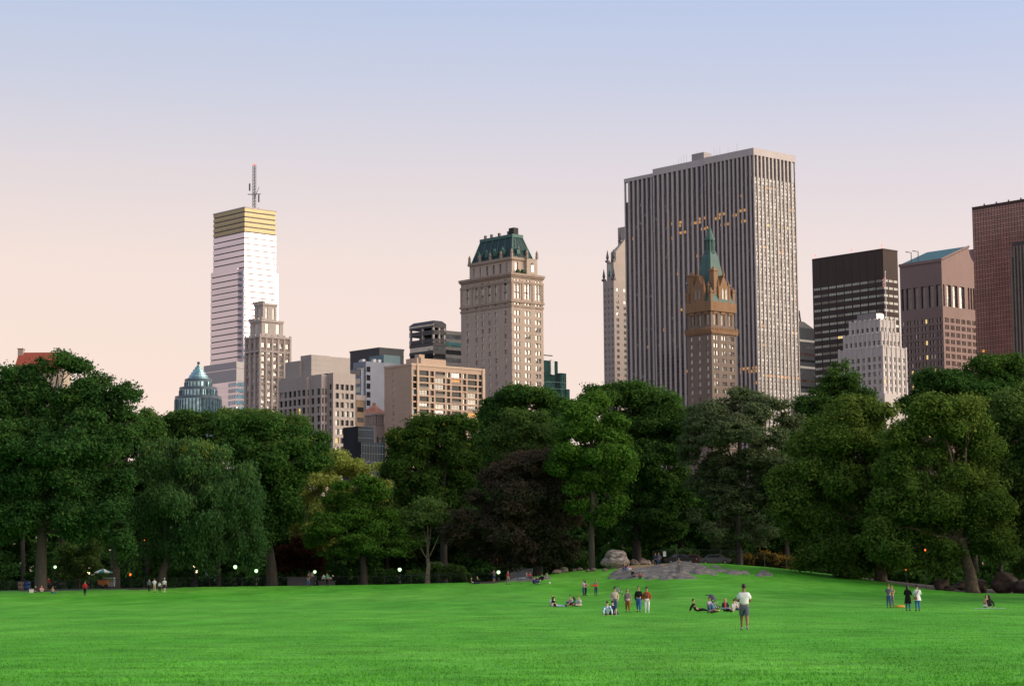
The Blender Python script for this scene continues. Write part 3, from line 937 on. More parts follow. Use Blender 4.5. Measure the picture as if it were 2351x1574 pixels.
for i in range(14):
    b = MB(); b.box(Lb + .5, x2 - .3, 2.8, 2.99, z2 - 4 - i * fl, z2 - 1.8 - i * fl); T.part(b, 'window_band', (G_SKY, G_TEAL, G_DARK, G_SKY)[i % 4])

# --- tan brick apartment block
TANB = stone('tan_brick', (.45, .33, .255), .07)
PAIN = mat('pale_slab_edge', (.50, .38, .29), .8, var=.06)
T = Bld('apartment_block', 'tan brick apartment block with balconies and blank left wall', 945, 838, 930)
La, Lb = T.ya(882.5, 846.6), T.xb(1112, 850)
zt = T.h; fl = 2.8
rows = floors(3, zt - 1.2, fl, 1.75)
b = MB()
T.face(b, 'L', 0, 0, La, 0, zt, [(La * .63, 1.2)], rows, .25, [(G_SKY, .4), (G_BLIND, .5), (G_DARK, .1)], 'sash')
ws_ = Lb / 24.5
cols, kinds = [], []
wid = [k_ * ws_ for k_ in (1.5, 3.2, 1.2, 3.2, 1.2, 3.2, 1.2, 3.2, 1.2)]
x = .7
tot = sum(wid); gap = (Lb - 1.2 - tot) / len(wid)
for w in wid:
    cols.append((x, w)); x += w + gap
mixw = [(G_DIM, .62), (G_SKY, .05), (G_BLIND, .08), (G_TEAL, .10), (G_DARK, .12), (G_LIT, .03)]
rowsR = floors(3, zt - 1.2, fl, 2.1)
T.face(b, 'R', 0, 0, Lb, 0, zt, cols, rowsR, .7, mixw, 'triple', FRAME_D)
T.back(b, 0, Lb, 0, La, 0, zt); T.part(b, 'wall', TANB)
for i in range(int(zt / fl)):
    z = zt - i * fl
    if z < 6: break
    b = MB(); b.box(-.06, -.002, .1, La, z - .30, z - .12); T.part(b, 'slab_edge', PAIN)
for c in (1, 3, 5, 7):
    for i in range(12):
        z = rowsR[i][0] if i < len(rowsR) else None
        if z is None: continue
        bb = MB(); a, w = cols[c]; bb.box(a + .1, a + w - .1, -.12, -.065, z - .1, z + .75)
        if (i * 7 + c) % 3 == 0: T.part(bb, 'balcony_rail', mat('balcony_rail_metal', (.20, .17, .15), .6, var=.1))
for (x0, x1) in ((cols[0][0] + 2.0, cols[1][0] - .3), (Lb - 1.5, Lb)):
    b = MB(); b.box(x0, x1, -.55, -.002, 0, zt + .8); T.part(b, 'pier', PAIN)
b = MB(); b.box(-.3, Lb + .2, -.3, La + .2, zt, zt + .9); T.part(b, 'parapet', PAIN)
y1 = T.ya(945, 822, 7.5, 5.5); x1 = T.xb(1024, 822, 7.5, 5.5)
b = MB(); b.box(7.5, x1, 5.5, 13, zt, T.zv(821, 7.5, 5.5)); b.box(10, 13, 7, 10, zt, T.zv(813, 10, 7)); T.part(b, 'penthouse', TANB)
b = MB(); b.box(8.5, 9.6, 5.3, 5.49, zt + 2, zt + 4.5); T.part(b, 'penthouse_door', NAVY)
T.finish()

# --- small blocks in the gap
T = Bld('copper_roof_house', 'narrow pale building with salmon copper roof and columns', 862, 948, 955)
La, Lb = T.ya(834, 950), T.xb(884, 950)
zt = T.h
CREAM = stone('pale_cream_stone', (.50, .42, .39))
b = MB()
rows = floors(4, zt - 9, 4.2, 3.0)
T.face(b, 'L', 0, 0, La, 0, zt - 5, even(3, La, .6), rows, .5, [(G_DARK, .6), (G_SKY, .4)], 'two')
T.face(b, 'R', 0, 0, Lb, 0, zt - 5, even(2, Lb, .5), rows, .5, [(G_DARK, .7), (G_SKY, .3)], 'two')
T.back(b, 0, Lb, 0, La, 0, zt - 5); T.part(b, 'wall', CREAM)
for i in range(8):
    b = MB(); y = La * i / 7; b.cone(-.2, y, .35, zt - 5, .35, zt - .8, 8); T.part(b, 'column', CREAM)
for i in range(1, 6):
    b = MB(); x = Lb * i / 5; b.cone(x, -.2, .35, zt - 5, .35, zt - .8, 8); T.part(b, 'column', CREAM)
b = MB(); b.box(1, Lb, 1, La, zt - 5, zt - .8); b.box(-.9, Lb + .5, -.9, La + .5, zt - .8, zt); T.part(b, 'cornice', CREAM)
COPP = mat('salmon_copper', (.58, .23, .14), .6, var=.12, scale=.4)
b = MB(); z1 = T.zv(931, 3, 3); b.frus((-.8, Lb + .4, -.8, La + .4), zt, (Lb * .36, Lb * .6, La * .36, La * .6), z1)
b.box(Lb * .4, Lb * .56, La * .4, La * .56, z1, z1 + 1.3)
T.part(b, 'roof', COPP)
for i in range(2):
    b = MB(); y = La * (.3 + .4 * i); b.gable(0, 4, y - .9, y + .9, zt + .6, zt + 2.6, 'x'); T.part(b, 'dormer', COPP)
T.finish()
T = Bld('navy_glass_block', 'dark navy glass block stepping down beside the tan apartments', 822, 978, 800)
La = T.ya(812, 979)
x1 = T.xb(858, 982); x2 = T.xb(876, 1018)
DNG = glass('navy_curtain_glass', (.008, .016, .03), ior=1.13, cell=(.1, .1, .1), wob=.008)
b = MB(); b.box(0, x1, 0, max(La, 9), 0, T.h); T.part(b, 'tower', DNG)
b = MB(); z2 = T.zv(1016, x1, 0); b.box(0.02, x2, -2.0, 8, 0, z2); T.part(b, 'lower_wing', DNG)
b = MB()
for i in range(16):
    z = z2 - 1.2 - i * 3.0
    if z > 3: b.box(-.05, x2 - .2, -2.09, -2.0, z - .06, z + .06)
for i in range(9): b.box(x2 * i / 9 - .05, x2 * i / 9 + .05, -2.08, -2.0, 2, z2)
for i in range(4): b.box(0, x1 - .2, -.09, 0, T.h - 1.2 - i * 3 - .06, T.h - 1.2 - i * 3 + .06)
T.part(b, 'mullions', mat('navy_mullion', (.02, .045, .07), .4, .3, var=.1))
T = Bld('brown_infill_block', 'narrow ochre block with white cap squeezed between grey office and copper roof', 818, 918, 940)
La, Lb = T.ya(808, 920), T.xb(837, 920)
b = MB(); b.box(0, Lb, 0, max(La, 8), 0, T.h); T.part(b, 'wall', stone('ochre_brick', (.36, .26, .17)))
b = MB(); b.box(-.3, Lb + .3, -.3, max(La, 8), T.h, T.h + 2.2); T.part(b, 'cap', CREAM)
for i in range(4):
    b = MB(); b.box(.5, Lb - .6, -.12, -.003, T.h - 5 - i * 4.5, T.h - 3 - i * 4.5); T.part(b, 'window_band', (G_DARK, G_SKY)[i % 2])
for i, (u, v, wu, D, lb) in enumerate(((700, 1085, 70, 560, 'low pale building half hidden behind the yellow green tree'), (968, 1040, 14, 640, 'thin pale house edge beside the tan apartments'),
                              (1118, 1000, 40, 560, 'low pale building glimpsed through leaves right of the tan apartments'))):
    T = Bld('low_building', lb, u, v, D)
    Lb = T.xb(u + wu, v); La = T.ya(u - wu * .6, v)
    b = MB(); rows = floors(2, T.h - 1.5, 3.6, 2.0)
    T.face(b, 'L', 0, 0, La, 0, T.h, even(3, La, .45), rows, .3, [(G_DARK, .6), (G_BLIND, .4)], 'two')
    T.face(b, 'R', 0, 0, Lb, 0, T.h, even(3, Lb, .45), rows, .3, [(G_DARK, .6), (G_BLIND, .4)], 'two')
    T.back(b, 0, Lb, 0, La, 0, T.h); T.part(b, 'wall', CREAM)
    b = MB(); b.box(-.4, Lb + .2, -.4, La + .2, T.h, T.h + .8); T.part(b, 'cornice', CREAM)
    T.finish()
# --- limestone hotel tower with green mansard
LIME = stone('tan_limestone', (.45, .365, .305), .10); LIMED = stone('weathered_limestone', (.34, .265, .215), .16)
COPG = mat('green_copper', (.014, .042, .041), .6, .1, var=.3, scale=.35, stretch=(1, 1, .2))
COPL = mat('pale_green_copper', (.055, .14, .125), .6, .1, var=.2, scale=.5)
T = Bld('mansard_tower', 'tan limestone hotel tower with dark green copper mansard roof', 1174, 627.6, 1010)
La, Lb = T.ya(1058, 648), T.xb(1246.5, 636)
zt = T.h
fl = T.zv(711) - T.zv(728.8)
zA = T.zv(690)
b = MB()
rows = [(zA - fl * i - fl * .78, fl * .60) for i in range(60) if zA - fl * i - fl > 4]
zT = [(T.zv(683), 3.2), (T.zv(670), 5.0), (T.zv(652), 2.6)]
rowsA = rows + zT
cl = [(La * f - .8, 1.7) for f in (.115, .30, .43, .565, .685, .86)]
cr = []
for f in (.17, .5, .83): cr += [(Lb * f - 1.75, 1.55), (Lb * f + .2, 1.55)]
T.face(b, 'L', 0, 0, La, 0, zt, cl, rowsA, .4, [(G_DARK, .25), (G_BLIND, .38), (G_SKY, .34)], 'sash')
T.face(b, 'R', 0, 0, Lb, 0, zt, cr, rowsA, .4, [(G_SKY, .93), (G_BLIND, .05), (G_DARK, .02)], 'sash')
T.back(b, 0, Lb, 0, La, 0, zt); T.part(b, 'wall', LIME)
for v, d in ((628, 1.3), (645, .35), (690, .7), (700, .3)):
    z = T.zv(v); b = MB(); b.box(-d, Lb + .3, -d, La + .3, z - .6, z + .5)
    if d > 1: b.box(-d * .6, Lb + .2, -d * .6, La + .2, z - 1.3, z - .6)
    T.part(b, 'cornice', LIMED)
for y in [0.35] + [La * f for f in (.21, .365, .5, .625, .77)] + [La - .35]:
    b = MB(); b.box(-.32, -.003, y - .45, y + .45, T.zv(688), T.zv(646)); T.part(b, 'pilaster', LIMED)
for x in [0.35] + [Lb * f for f in (.335, .665)] + [Lb - .35]:
    b = MB(); b.box(x - .45, x + .45, -.32, -.003, T.zv(688), T.zv(646)); T.part(b, 'pilaster', LIMED)
for i in range(22):                                  # quoins up the corner
    z = zA - 3 - i * fl
    if z > 20:
        b = MB(); b.box(-.14, 1.3, -.14, 1.3, z, z + fl * .5); T.part(b, 'quoin', LIME)
o_ = 3.2
y1, x1 = T.ya(1078, 607, o_, o_), T.xb(1227.5, 600, o_, o_)
z1 = T.zv(592, o_, o_)
b = MB(); L_, M_ = y1 - o_, x1 - o_
h_ = (z1 - zt)
T.face(b, 'L', o_, o_, L_, zt, z1, even(6, L_, .34, 1, 1), [(zt + h_ * .2, h_ * .55)], .5, [(G_DARK, .5), (G_SKY, .5)], 'sash')
T.face(b, 'R', o_, o_, M_, zt, z1, [(M_ * .2 - 1, 2.0), (M_ * .62 - 1, 2.2), (M_ * .85 - .7, 1.4)], [(zt + h_ * .2, h_ * .6)], .5, [(G_SKY, 1)], 'sash')
T.back(b, o_, x1, o_, y1, zt, z1); T.part(b, 'setback', LIME)
b = MB(); b.box(o_ - .9, x1 + .4, o_ - .9, y1 + .4, z1 - .7, z1 + .6); b.box(o_ - .4, x1 + .2, o_ - .4, y1 + .2, zt + h_ * .08, zt + h_ * .14); T.part(b, 'cornice', LIMED)
# little pavilion at the right corner of the setback
b = MB(); b.box(x1 - 6.5, x1 + .3, o_ - 1.6, o_ + 4, zt, z1 + .4); pv = T.part(b, 'pavilion', LIME)
b = MB(); b.box(x1 - 4, x1 - 2.2, o_ - 1.8, o_ - 1.61, zt + 2, zt + h_ * .7); b.cone(x1 - 3.1, o_ - 1.7, .9, zt + h_ * .7, .4, zt + h_ * .7 + .9, 8); T.part(b, 'arched_window', G_SKY, parent=pv)
for i, (x, y) in enumerate(((o_, y1), (o_, o_), (o_, (o_ + y1) / 2), (x1, o_ - 1.6), (x1 - 6.5, o_ - 1.6), (o_, o_ + L_ * .25), (o_, o_ + L_ * .75))):
    b = MB(); b.box(x - .5, x + .5, y - .5, y + .5, z1 + .6, z1 + 2.2); b.cone(x, y, .45, z1 + 2.2, .7, z1 + 3, 8); b.cone(x, y, .7, z1 + 3, .1, z1 + 4.6, 8); T.part(b, 'urn', LIMED)
zr = T.zv(541, o_ + 4, o_ + 4)
yt1, yt0 = T.ya(1106, 546, o_ + 6, o_ + 6), o_ + 6
xt1 = T.xb(1196.5, 538, o_ + 6, o_ + 6)
b = MB(); b.frus((o_ + .8, x1 - .6, o_ + .8, y1 - .8), z1 + .6, (o_ + 5.5, xt1, o_ + 5.5, yt1), zr); rf = T.part(b, 'roof', COPG)
def lerp(a, c, t): return a + (c - a) * t
b = MB()
c0 = [(o_ + .8, o_ + .8), (o_ + .8, y1 - .8), (x1 - .6, o_ + .8), (x1 - .6, y1 - .8)]
c1 = [(o_ + 5.5, o_ + 5.5), (o_ + 5.5, yt1), (xt1, o_ + 5.5), (xt1, yt1)]
for (a, c) in zip(c0, c1): b.tube([(*a, z1 + .6), (*c, zr)], .4, 5)
for t in (.2, .4, .6, .8):
    b.tube([(o_ + .7, lerp(o_ + .8, y1 - .8, t), z1 + .6), (o_ + 5.4, lerp(o_ + 5.5, yt1, t), zr)], .2, 4)
    b.tube([(lerp(o_ + .8, x1 - .6, t), o_ + .7, z1 + .6), (lerp(o_ + 5.5, xt1, t), o_ + 5.4, zr)], .2, 4)
b.box(o_ + 5, xt1 + .4, o_ + 5, yt1 + .4, zr - .3, zr + 1.2)
T.part(b, 'roof_ridge', COPL, parent=rf)
for t in (.2, .42, .64, .86):
    y = lerp(o_ + 2, y1 - 2, t); b = MB(); b.box(o_ + .6, o_ + 4, y - .8, y + .8, z1 + 2.4, z1 + 4.8); b.cone(o_ + .9, y, .9, z1 + 4.8, .2, z1 + 6.3, 8); T.part(b, 'dormer', COPL, parent=rf)
for t in (.3, .75):
    x = lerp(o_ + 1, x1 - 1, t); b = MB(); b.box(x - .8, x + .8, o_ + .6, o_ + 4, z1 + 2.4, z1 + 4.8); b.cone(x, o_ + .9, .9, z1 + 4.8, .2, z1 + 6.3, 8); T.part(b, 'dormer', COPL, parent=rf)
b = MB(); cx = xt1 - 3.2; b.box(cx - 1.6, cx + 1.4, o_ + 6, o_ + 9.5, zr + 1, T.zv(524, cx, o_ + 8)); T.part(b, 'chimney', mat('soot_dark', (.03, .03, .03), .8, var=.1), parent=rf)
for t in (.15, .45, .7, .9):
    y = lerp(o_ + 6, yt1, t); b = MB(); b.box(o_ + 6, o_ + 7, y - .5, y + .5, zr + 1, zr + 3); T.part(b, 'roof_vent', STEEL, parent=rf)
for (x, y, r) in ((x1 - 9, o_ - 1.6, 1.3), (x1 - 12, o_ - 1.2, 1.0)):
    b = MB().ball((x, y, zt + 1.4), (r, r, 1.5), 9, 6, lambda d: 1 + .2 * math.sin(7 * d[0] + 5 * d[2])); T.part(b, 'planter_bush', mat('bush_green', (.03, .06, .02), .9, var=.4, scale=3))
T.finish()

# --- green glass block
GREENG = glass('dark_green_glass', (.02, .07, .065), ior=2.0, cell=(.1, .1, .1))
T = Bld('green_glass_block', 'dark green glass block right of the mansard roofed tower', 1244, 826, 1190)
La, Lb = 20, T.xb(1280.5, 831)
b = MB(); b.box(0, Lb, 0, La, 0, T.h); T.part(b, 'wall', GREENG)
x2 = T.xb(1300, 856, 0, -3); b = MB(); b.box(Lb - 1, x2, -3, La, 0, T.zv(856, Lb, -3)); T.part(b, 'lower_wing', GREENG)
x3 = T.xb(1308, 893, 0, -4); b = MB(); b.box(x2 - 1, x3, -4, La, 0, T.zv(893, x2, -4)); T.part(b, 'low_wing', GREENG)
b = MB()
for i in range(30):
    z = T.h - 12 - i * 3.6
    if z > 30: b.box(0, x2 - .3, -3.12, -3.0, z - .12, z + .12); b.box(0, Lb - 1.1, -.12, 0, z - .12, z + .12)
for i in range(10): b.box(x2 * i / 10 - .1, x2 * i / 10 + .1, -3.1, -3.0, 30, T.zv(858, Lb, -3)) if x2 * i / 10 > Lb - 1 else b.box(x2 * i / 10 - .1, x2 * i / 10 + .1, -.1, 0, 30, T.h - 12)
T.part(b, 'mullions', mat('green_mullion', (.03, .10, .10), .4, .3, var=.1))
b = MB(); xm = T.xb(1266, 825); b.box(xm - 1.3, xm + 1.3, -1.0, -.15, T.zv(860, xm), T.h + .5); T.part(b, 'flue', mat('white_flue', (.75, .75, .75), .6, var=.05))
b = MB(); b.box(xm - 9, xm + .3, -.7, -.3, T.zv(822, xm) + 1, T.zv(822, xm) + 1.6); b.box(xm - 8, xm - 7.6, -.7, -.3, T.h, T.zv(822, xm) + 1.0); T.part(b, 'crane_arm', STEEL)

# --- white marble slab tower with vertical piers
MARB = stone('white_marble', (.50, .455, .45), .06); SPAN = mat('dark_spandrel', (.055, .045, .045), .4, var=.2, scale=.15)
T = Bld('marble_tower', 'huge slab skyscraper with white vertical piers and dark glass strips', 1730, 339, 1060)
zt = T.h
Lb = T.xb(1825.7, 354.7)
e1, e2, e3 = T.ya(1617, 361), T.ya(1499, 384.5, 1.6), T.ya(1433.5, 401.5, 3.6)
G_BRZ = glass('bronze_window_glass', (.05, .032, .032), ior=1.7)
G_BRZ2 = glass('brown_window_glass', (.09, .055, .05), ior=1.6)
zs = T.zv(404)
fl = 3.75
rows = [(zs - fl * (i + 1) + .35 + j * 1.7, 1.35) for i in range(52) for j in (0, 1) if zs - fl * (i + 1) > 6]
rows = sorted(rows)
litrow = {}
def gmix(side, co=0):
    def f(c, r):
        c += co
        z = rows[r][0]
        v = T.vv(z)
        k = T.rg.random()
        if side == 'L':
            if (480 < v < 490 or 499 < v < 508) and k < .8 and 3 < c < 36 and math.sin(c * .62 + r * 1.9) > .15: return G_LIT
            if 876 < v < 886 and k < .4 and c > 46: return G_LIT
            if 845 < v < 862 and k < .45 and c < 12: return G_LIT
            if k < .007: return G_LIT
            return G_BRZ if k < .6 else (G_BRZ2 if k < .97 else G_SKY)
        if 508 < v < 517 and k < .25: return G_LITY
        if 855 < v < 868 and k < .55: return G_LIT
        if k < .01: return G_LIT
        if v < 735: return G_SKY if k < .42 else G_DARK
        if v < 765: return G_SKY if k < .45 else G_DARK
        return G_DARK if k < .85 else G_SKY
    return f
T.vv = lambda z: proj(T.w(0, 0, z))[1]
segs = [('L', 0.0, 0.0, e1, 12), ('L', 1.6, e1, e2 - e1, 11), ('L', 3.6, e2, e3 - e2, 7), ('R', 0.0, 0.0, Lb, 11)]
b = MB(); pier = []
for side, x0, y0, L, n in segs:
    p = L / n
    d = .55 if side == 'L' else .30
    cols = [(a + j * w * .51, w * .49) for a, w in even(n, L, .66) for j in (0, 1)]
    T.face(b, side, x0 + (d if side == 'L' else 0), y0 + (d if side == 'R' else 0), L, 0, zs, cols, rows, .12, gmix(side, 24 if x0 == 1.6 else (46 if x0 > 2 else 0)), 'plain', FRAME_D)
    for i in range(n + 1):
        s0 = max(0, i * p - p * .17); s1 = min(L, i * p + p * .17)
        if side == 'L' and i == 0 and y0 == 0: s0 = .57
        pb = MB()
        if side == 'L': pb.box(x0, x0 + d + .5, y0 + s0, y0 + s1, 0, zt - 3.5)
        else: pb.box(x0 + s0 + (1.0 if i == 0 else 0) * 0, x0 + s1, y0, y0 + d + .5, 0, zt - 3.5)
        if s1 - s0 > .05: T.part(pb, 'pier', MARB)
b.box(.8, Lb - 3.2, .8, e1, zs - 1, zt - 3.6); b.box(2.4, Lb - 3, e1, e2, zs - 1, zt - 3.6); b.box(4.4, Lb - 3, e2, e3 - 3.2, zs - 1, zt - 4)
b.q((Lb, .3, 0), (Lb, e3, 0), (Lb, e3, zs), (Lb, .3, zs)); b.q((Lb, e3, 0), (3.6, e3, 0), (3.6, e3, zs), (Lb, e3, zs)); b.q((.55, .3, zs), (Lb, .3, zs), (Lb, e1, zs), (.55, e1, zs)); b.q((2.15, e1, zs), (Lb, e1, zs), (Lb, e2, zs), (2.15, e2, zs)); b.q((4.15, e2, zs), (Lb, e2, zs), (Lb, e3, zs), (4.15, e3, zs))
T.part(b, 'wall', SPAN)
b = MB(); b.box(-.05, Lb + .1, -.05, e1, zt - 3.5, zt); b.box(1.55, Lb, e1 + .003, e2, zt - 3.5, zt - .05); b.box(3.55, Lb, e2 + .003, e3 + .1, zt - 3.5, zt - 1.6); T.part(b, 'parapet', MARB)
b = MB(); yp = T.ya(1606, 352, 6); b.box(4, 9, yp - 5, yp + 3.5, zt, T.zv(353.5, 6, yp)); T.part(b, 'roof_plant', mat('grey_plant', (.32, .30, .30), .7, var=.1))
for i in range(16):
    y = yp - 24 + i * 2.9; h = T.rg.uniform(3, 7); b = MB(); b.tube([(8 + i % 4, y, zt - .5), (8 + i % 4, y, zt + h)], .05, 4); T.part(b, 'whip_aerial', STEEL)
T.finish()

# --- pinnacled tower behind
T = Bld('pinnacle_tower', 'pale stone tower with slanted roof and finials left of the marble slab', 1409, 642, 1300)
La, Lb = T.ya(1384.5, 648), T.xb(1475, 645)
zt = T.h; fl = 3.7
rows = floors(20, zt - 3, fl, 2.0)
b = MB()
PINK = stone('pale_pink_stone', (.40, .34, .31), .07)
T.face(b, 'L', 0, 0, La, 0, zt, even(3, La, .42), rows, .3, [(G_DARK, .6), (G_BRZ2, .4)], 'double')
T.face(b, 'R', 0, 0, Lb, 0, zt, even(4, Lb, .35), rows, .3, [(G_BRZ2, .6), (G_SKY, .4)], 'double')
T.back(b, 0, Lb, 0, La, 0, zt); T.part(b, 'wall', PINK)
y2 = T.ya(1393, 602, 3, 3); z2 = T.zv(600, 3, 3)
b = MB(); b.box(3, Lb, 3, y2, zt, z2); tw = T.part(b, 'upper_tower', PINK)
b = MB(); b.box(2.8, 2.99, 3 + (y2 - 3) * .25, 3 + (y2 - 3) * .8, zt + 3, z2 - 1.5); T.part(b, 'tall_window', G_TEAL, parent=tw)
x3 = 7
ya3, z3, z4 = T.ya(1402, 578, x3, 5), T.zv(578, x3, 5), T.zv(520, 16, 9)
b = MB(); b.box(x3, Lb, 5, ya3, z2, z3); b.frus((x3, Lb, 5, ya3), z3, (x3 + 9, Lb - 1, 5.5, ya3 * .62), T.zv(548, x3 + 9, 6)); b.box(x3 + 11, Lb, 8, 14, z3, z4); T.part(b, 'slanted_roof', PINK)
for (x, y, z) in ((0.4, La - .4, zt), (3.3, y2 - .4, z2), (0.4, .4, zt), (3.2, 3.2, z2), (x3 + 6, ya3 * .72, T.zv(556, x3 + 6, ya3 * .72))):
    b = MB(); b.box(x - 1, x + 1, y - 1, y + 1, z, z + 1.2); b.cone(x, y, .5, z + 1.2, .9, z + 3, 8); b.cone(x, y, .9, z + 3, .1, z + 7.5, 8); T.part(b, 'finial', STEEL)
T.finish()

# --- gothic tower with the green spire
BROWNB = stone('brown_brick', (.20, .155, .13), .10); ORANGE = stone('ochre_terracotta', (.265, .158, .090), .16)
TEALC = mat('verdigris_copper', (.050, .118, .108), .6, .05, var=.3, scale=.4, stretch=(1, 1, .3))
T = Bld('gothic_spire_tower', 'slender brown tower with ochre gothic gables and green copper spire', 1633, 757, 960)
La, Lb = T.ya(1577, 766), T.xb(1690, 763)
zt = T.h
fl = T.zv(779) - T.zv(796.5)
rows = [(zt - 4.2 - fl * i, fl * .55) for i in range(60) if zt - 4.2 - fl * i > 4]
b = MB()
T.face(b, 'L', 0, 0, La, 0, zt, [(La * f - .75, 1.5) for f in (.17, .5, .83)], rows, .35, [(G_DARK, .2), (G_SKY, .55), (G_BLIND, .25)], 'sash')
cr = []
for f in (.18, .5, .82): cr += [(Lb * f - 1.5, 1.35), (Lb * f + .15, 1.35)]
T.face(b, 'R', 0, 0, Lb, 0, zt, cr, rows, .35, [(G_DARK, .35), (G_SKY, .45), (G_BLIND, .2)], 'sash')
T.back(b, 0, Lb, 0, La, 0, zt); T.part(b, 'wall', BROWNB)
b = MB(); b.box(-.9, Lb + .5, -.9, La + .5, zt - .6, zt + .6); b.box(-.6, Lb + .5, -.8, La + .5, zt - 1.4, zt - .6)
for i in range(16): b.box(-1.1, -.88, La * i / 15 - .3, La * i / 15 + .3, zt + .2, zt + 1.4); b.box(Lb * i / 15 - .3, Lb * i / 15 + .3, -1.1, -.88, zt + .2, zt + 1.4)
T.part(b, 'cornice', ORANGE)
z1 = T.zv(698); h = z1 - zt
b = MB()
T.face(b, 'L', .5, .5, La - 1, zt, z1, [((La - 1) * f - 1.2, 2.4) for f in (.2, .5, .8)], [(zt + h * .22, h * .42)], .6, [(G_DARK, .7), (G_SKY, .3)], 'two')
T.face(b, 'R', .5, .5, Lb - 1, zt, z1, [((Lb - 1) * f - 1.2, 2.4) for f in (.2, .5, .8)], [(zt + h * .22, h * .42)], .6, [(G_DARK, .7), (G_SKY, .3)], 'two')
T.back(b, .5, Lb - .5, .5, La - .5, zt, z1); T.part(b, 'upper_storey', BROWNB)
for f in (.2, .5, .8):
    b = MB(); b.box(.3, .497, La * f - .25, La * f + .25, zt + h * .2, zt + h * .72); T.part(b, 'colonnette', ORANGE)
    b = MB(); b.box(Lb * f - .25, Lb * f + .25, .3, .497, zt + h * .2, zt + h * .72); T.part(b, 'colonnette', ORANGE)
    b = MB(); b.gable(.1, .49, La * f - 1.7, La * f + 1.7, zt + h * .66, zt + h * .9, 'x'); T.part(b, 'hood', ORANGE)
    b = MB(); b.gable(Lb * f - 1.7, Lb * f + 1.7, .1, .49, zt + h * .66, zt + h * .9, 'y'); T.part(b, 'hood', ORANGE)
b = MB(); zz = T.zv(690); b.box(-.4, Lb + .2, -.4, La + .2, z1 - 2.8, zz)
T.part(b, 'crown_band', ORANGE)
zb = zz
zs1 = T.zv(596, Lb * .5, La * .5); c = (Lb * .5, La * .5)
b = MB()
def ring(hx, z): return (c[0] - hx, c[0] + hx, c[1] - hx, c[1] + hx)
hw = [(Lb * .47, zb), (Lb * .38, zb + (zs1 - zb) * .22), (Lb * .25, zb + (zs1 - zb) * .58), (Lb * .17, zs1)]
for i in range(3): b.frus(ring(hw[i][0], 0), hw[i][1], ring(hw[i + 1][0], 0), hw[i + 1][1])
z = zs1; zl = T.zv(580, *c)
b.frus(ring(Lb * .17, 0), zs1, ring(Lb * .12, 0), zl)
rf = T.part(b, 'roof', TEALC)
b = MB(); za, zc, zd = zl, T.zv(566, *c), T.zv(549, *c)
b.cone(*c, 2.6, za - .5, 2.7, za + .6, 8)
for i in range(8):
    a = i * math.pi / 4; b.tube([(c[0] + 1.9 * math.cos(a), c[1] + 1.9 * math.sin(a), za), (c[0] + 1.9 * math.cos(a), c[1] + 1.9 * math.sin(a), zd)], .32, 5)
b.cone(*c, 1.3, za, 1.3, zd, 8); b.cone(*c, 2.4, zd - .6, 2.2, zd + .4, 8)
T.part(b, 'lantern', TEALC, parent=rf)
b = MB(); b.cone(*c, 1.9, zd + .4, .12, T.zv(515, *c), 8); T.part(b, 'spire', TEALC, parent=rf)
for k, (bx, by) in enumerate(((0, .5), (.5, 0))):
    b = MB(); zg, zpk = T.zv(660), T.zv(627)
    if k == 0:
        y = La * .53; b.box(.2, Lb * .4, y - 2.9, y + 2.9, zb, zg); b.gable(.2, Lb * .4, y - 3.1, y + 3.1, zg, zpk, 'x')
        for s_ in (-1, 1): b.box(0, 1.2, y + s_ * 3.3 - .55, y + s_ * 3.3 + .55, zb, zg + 1); b.cone(.6, y + s_ * 3.3, .6, zg + 1, .1, zg + 4.5, 6)
        b.cone(.5, y, .7, zpk - .6, .1, zpk + 3.5, 6)
    else:
        x = Lb * .56; b.box(x - 2.9, x + 2.9, .2, La * .4, zb, zg); b.gable(x - 3.1, x + 3.1, .2, La * .4, zg, zpk, 'y')
        for s_ in (-1, 1): b.box(x + s_ * 3.3 - .55, x + s_ * 3.3 + .55, 0, 1.2, zb, zg + 1); b.cone(x + s_ * 3.3, .6, .6, zg + 1, .1, zg + 4.5, 6)
        b.cone(x, .5, .7, zpk - .6, .1, zpk + 3.5, 6)
    gb = T.part(b, 'gable', ORANGE)
    for dd in (-1.1, 1.1):
        b = MB()
        if k == 0: b.box(.05, .19, y + dd - .6, y + dd + .6, zb + 1.2, zg - 1); b.gable(.05, .19, y + dd - .6, y + dd + .6, zg - 1, zg + .6, 'x')
        else: b.box(x + dd - .6, x + dd + .6, .05, .19, zb + 1.2, zg - 1); b.gable(x + dd - .6, x + dd + .6, .05, .19, zg - 1, zg + .6, 'y')
        T.part(b, 'lancet_window', G_DARK, parent=gb)
for (x, y, v0, w_) in ((2.0, La - 2.0, 630, 1.4), (Lb * .28, 2.2, 616, 1.35), (Lb - .9, .8, 664, .7), (.7, .7, 664, .7), (.8, La - .7, 672, .7), (2.4, La * .24, 650, .55), (Lb * .86, 2.4, 652, .55)):
    zt_ = T.zv(v0, x, y); b = MB(); b.box(x - w_, x + w_, y - w_, y + w_, zb - 1, zt_ - 1.2); b.box(x - w_ - .3, x + w_ + .3, y - w_ - .3, y + w_ + .3, zt_ - 1.2, zt_ - .4)
    b.cone(x, y, w_ * .8, zt_ - .4, w_ * .35, zt_ + .9, 6); T.part(b, 'chimney' if w_ > 1.2 else 'pinnacle', ORANGE)
T.finish()

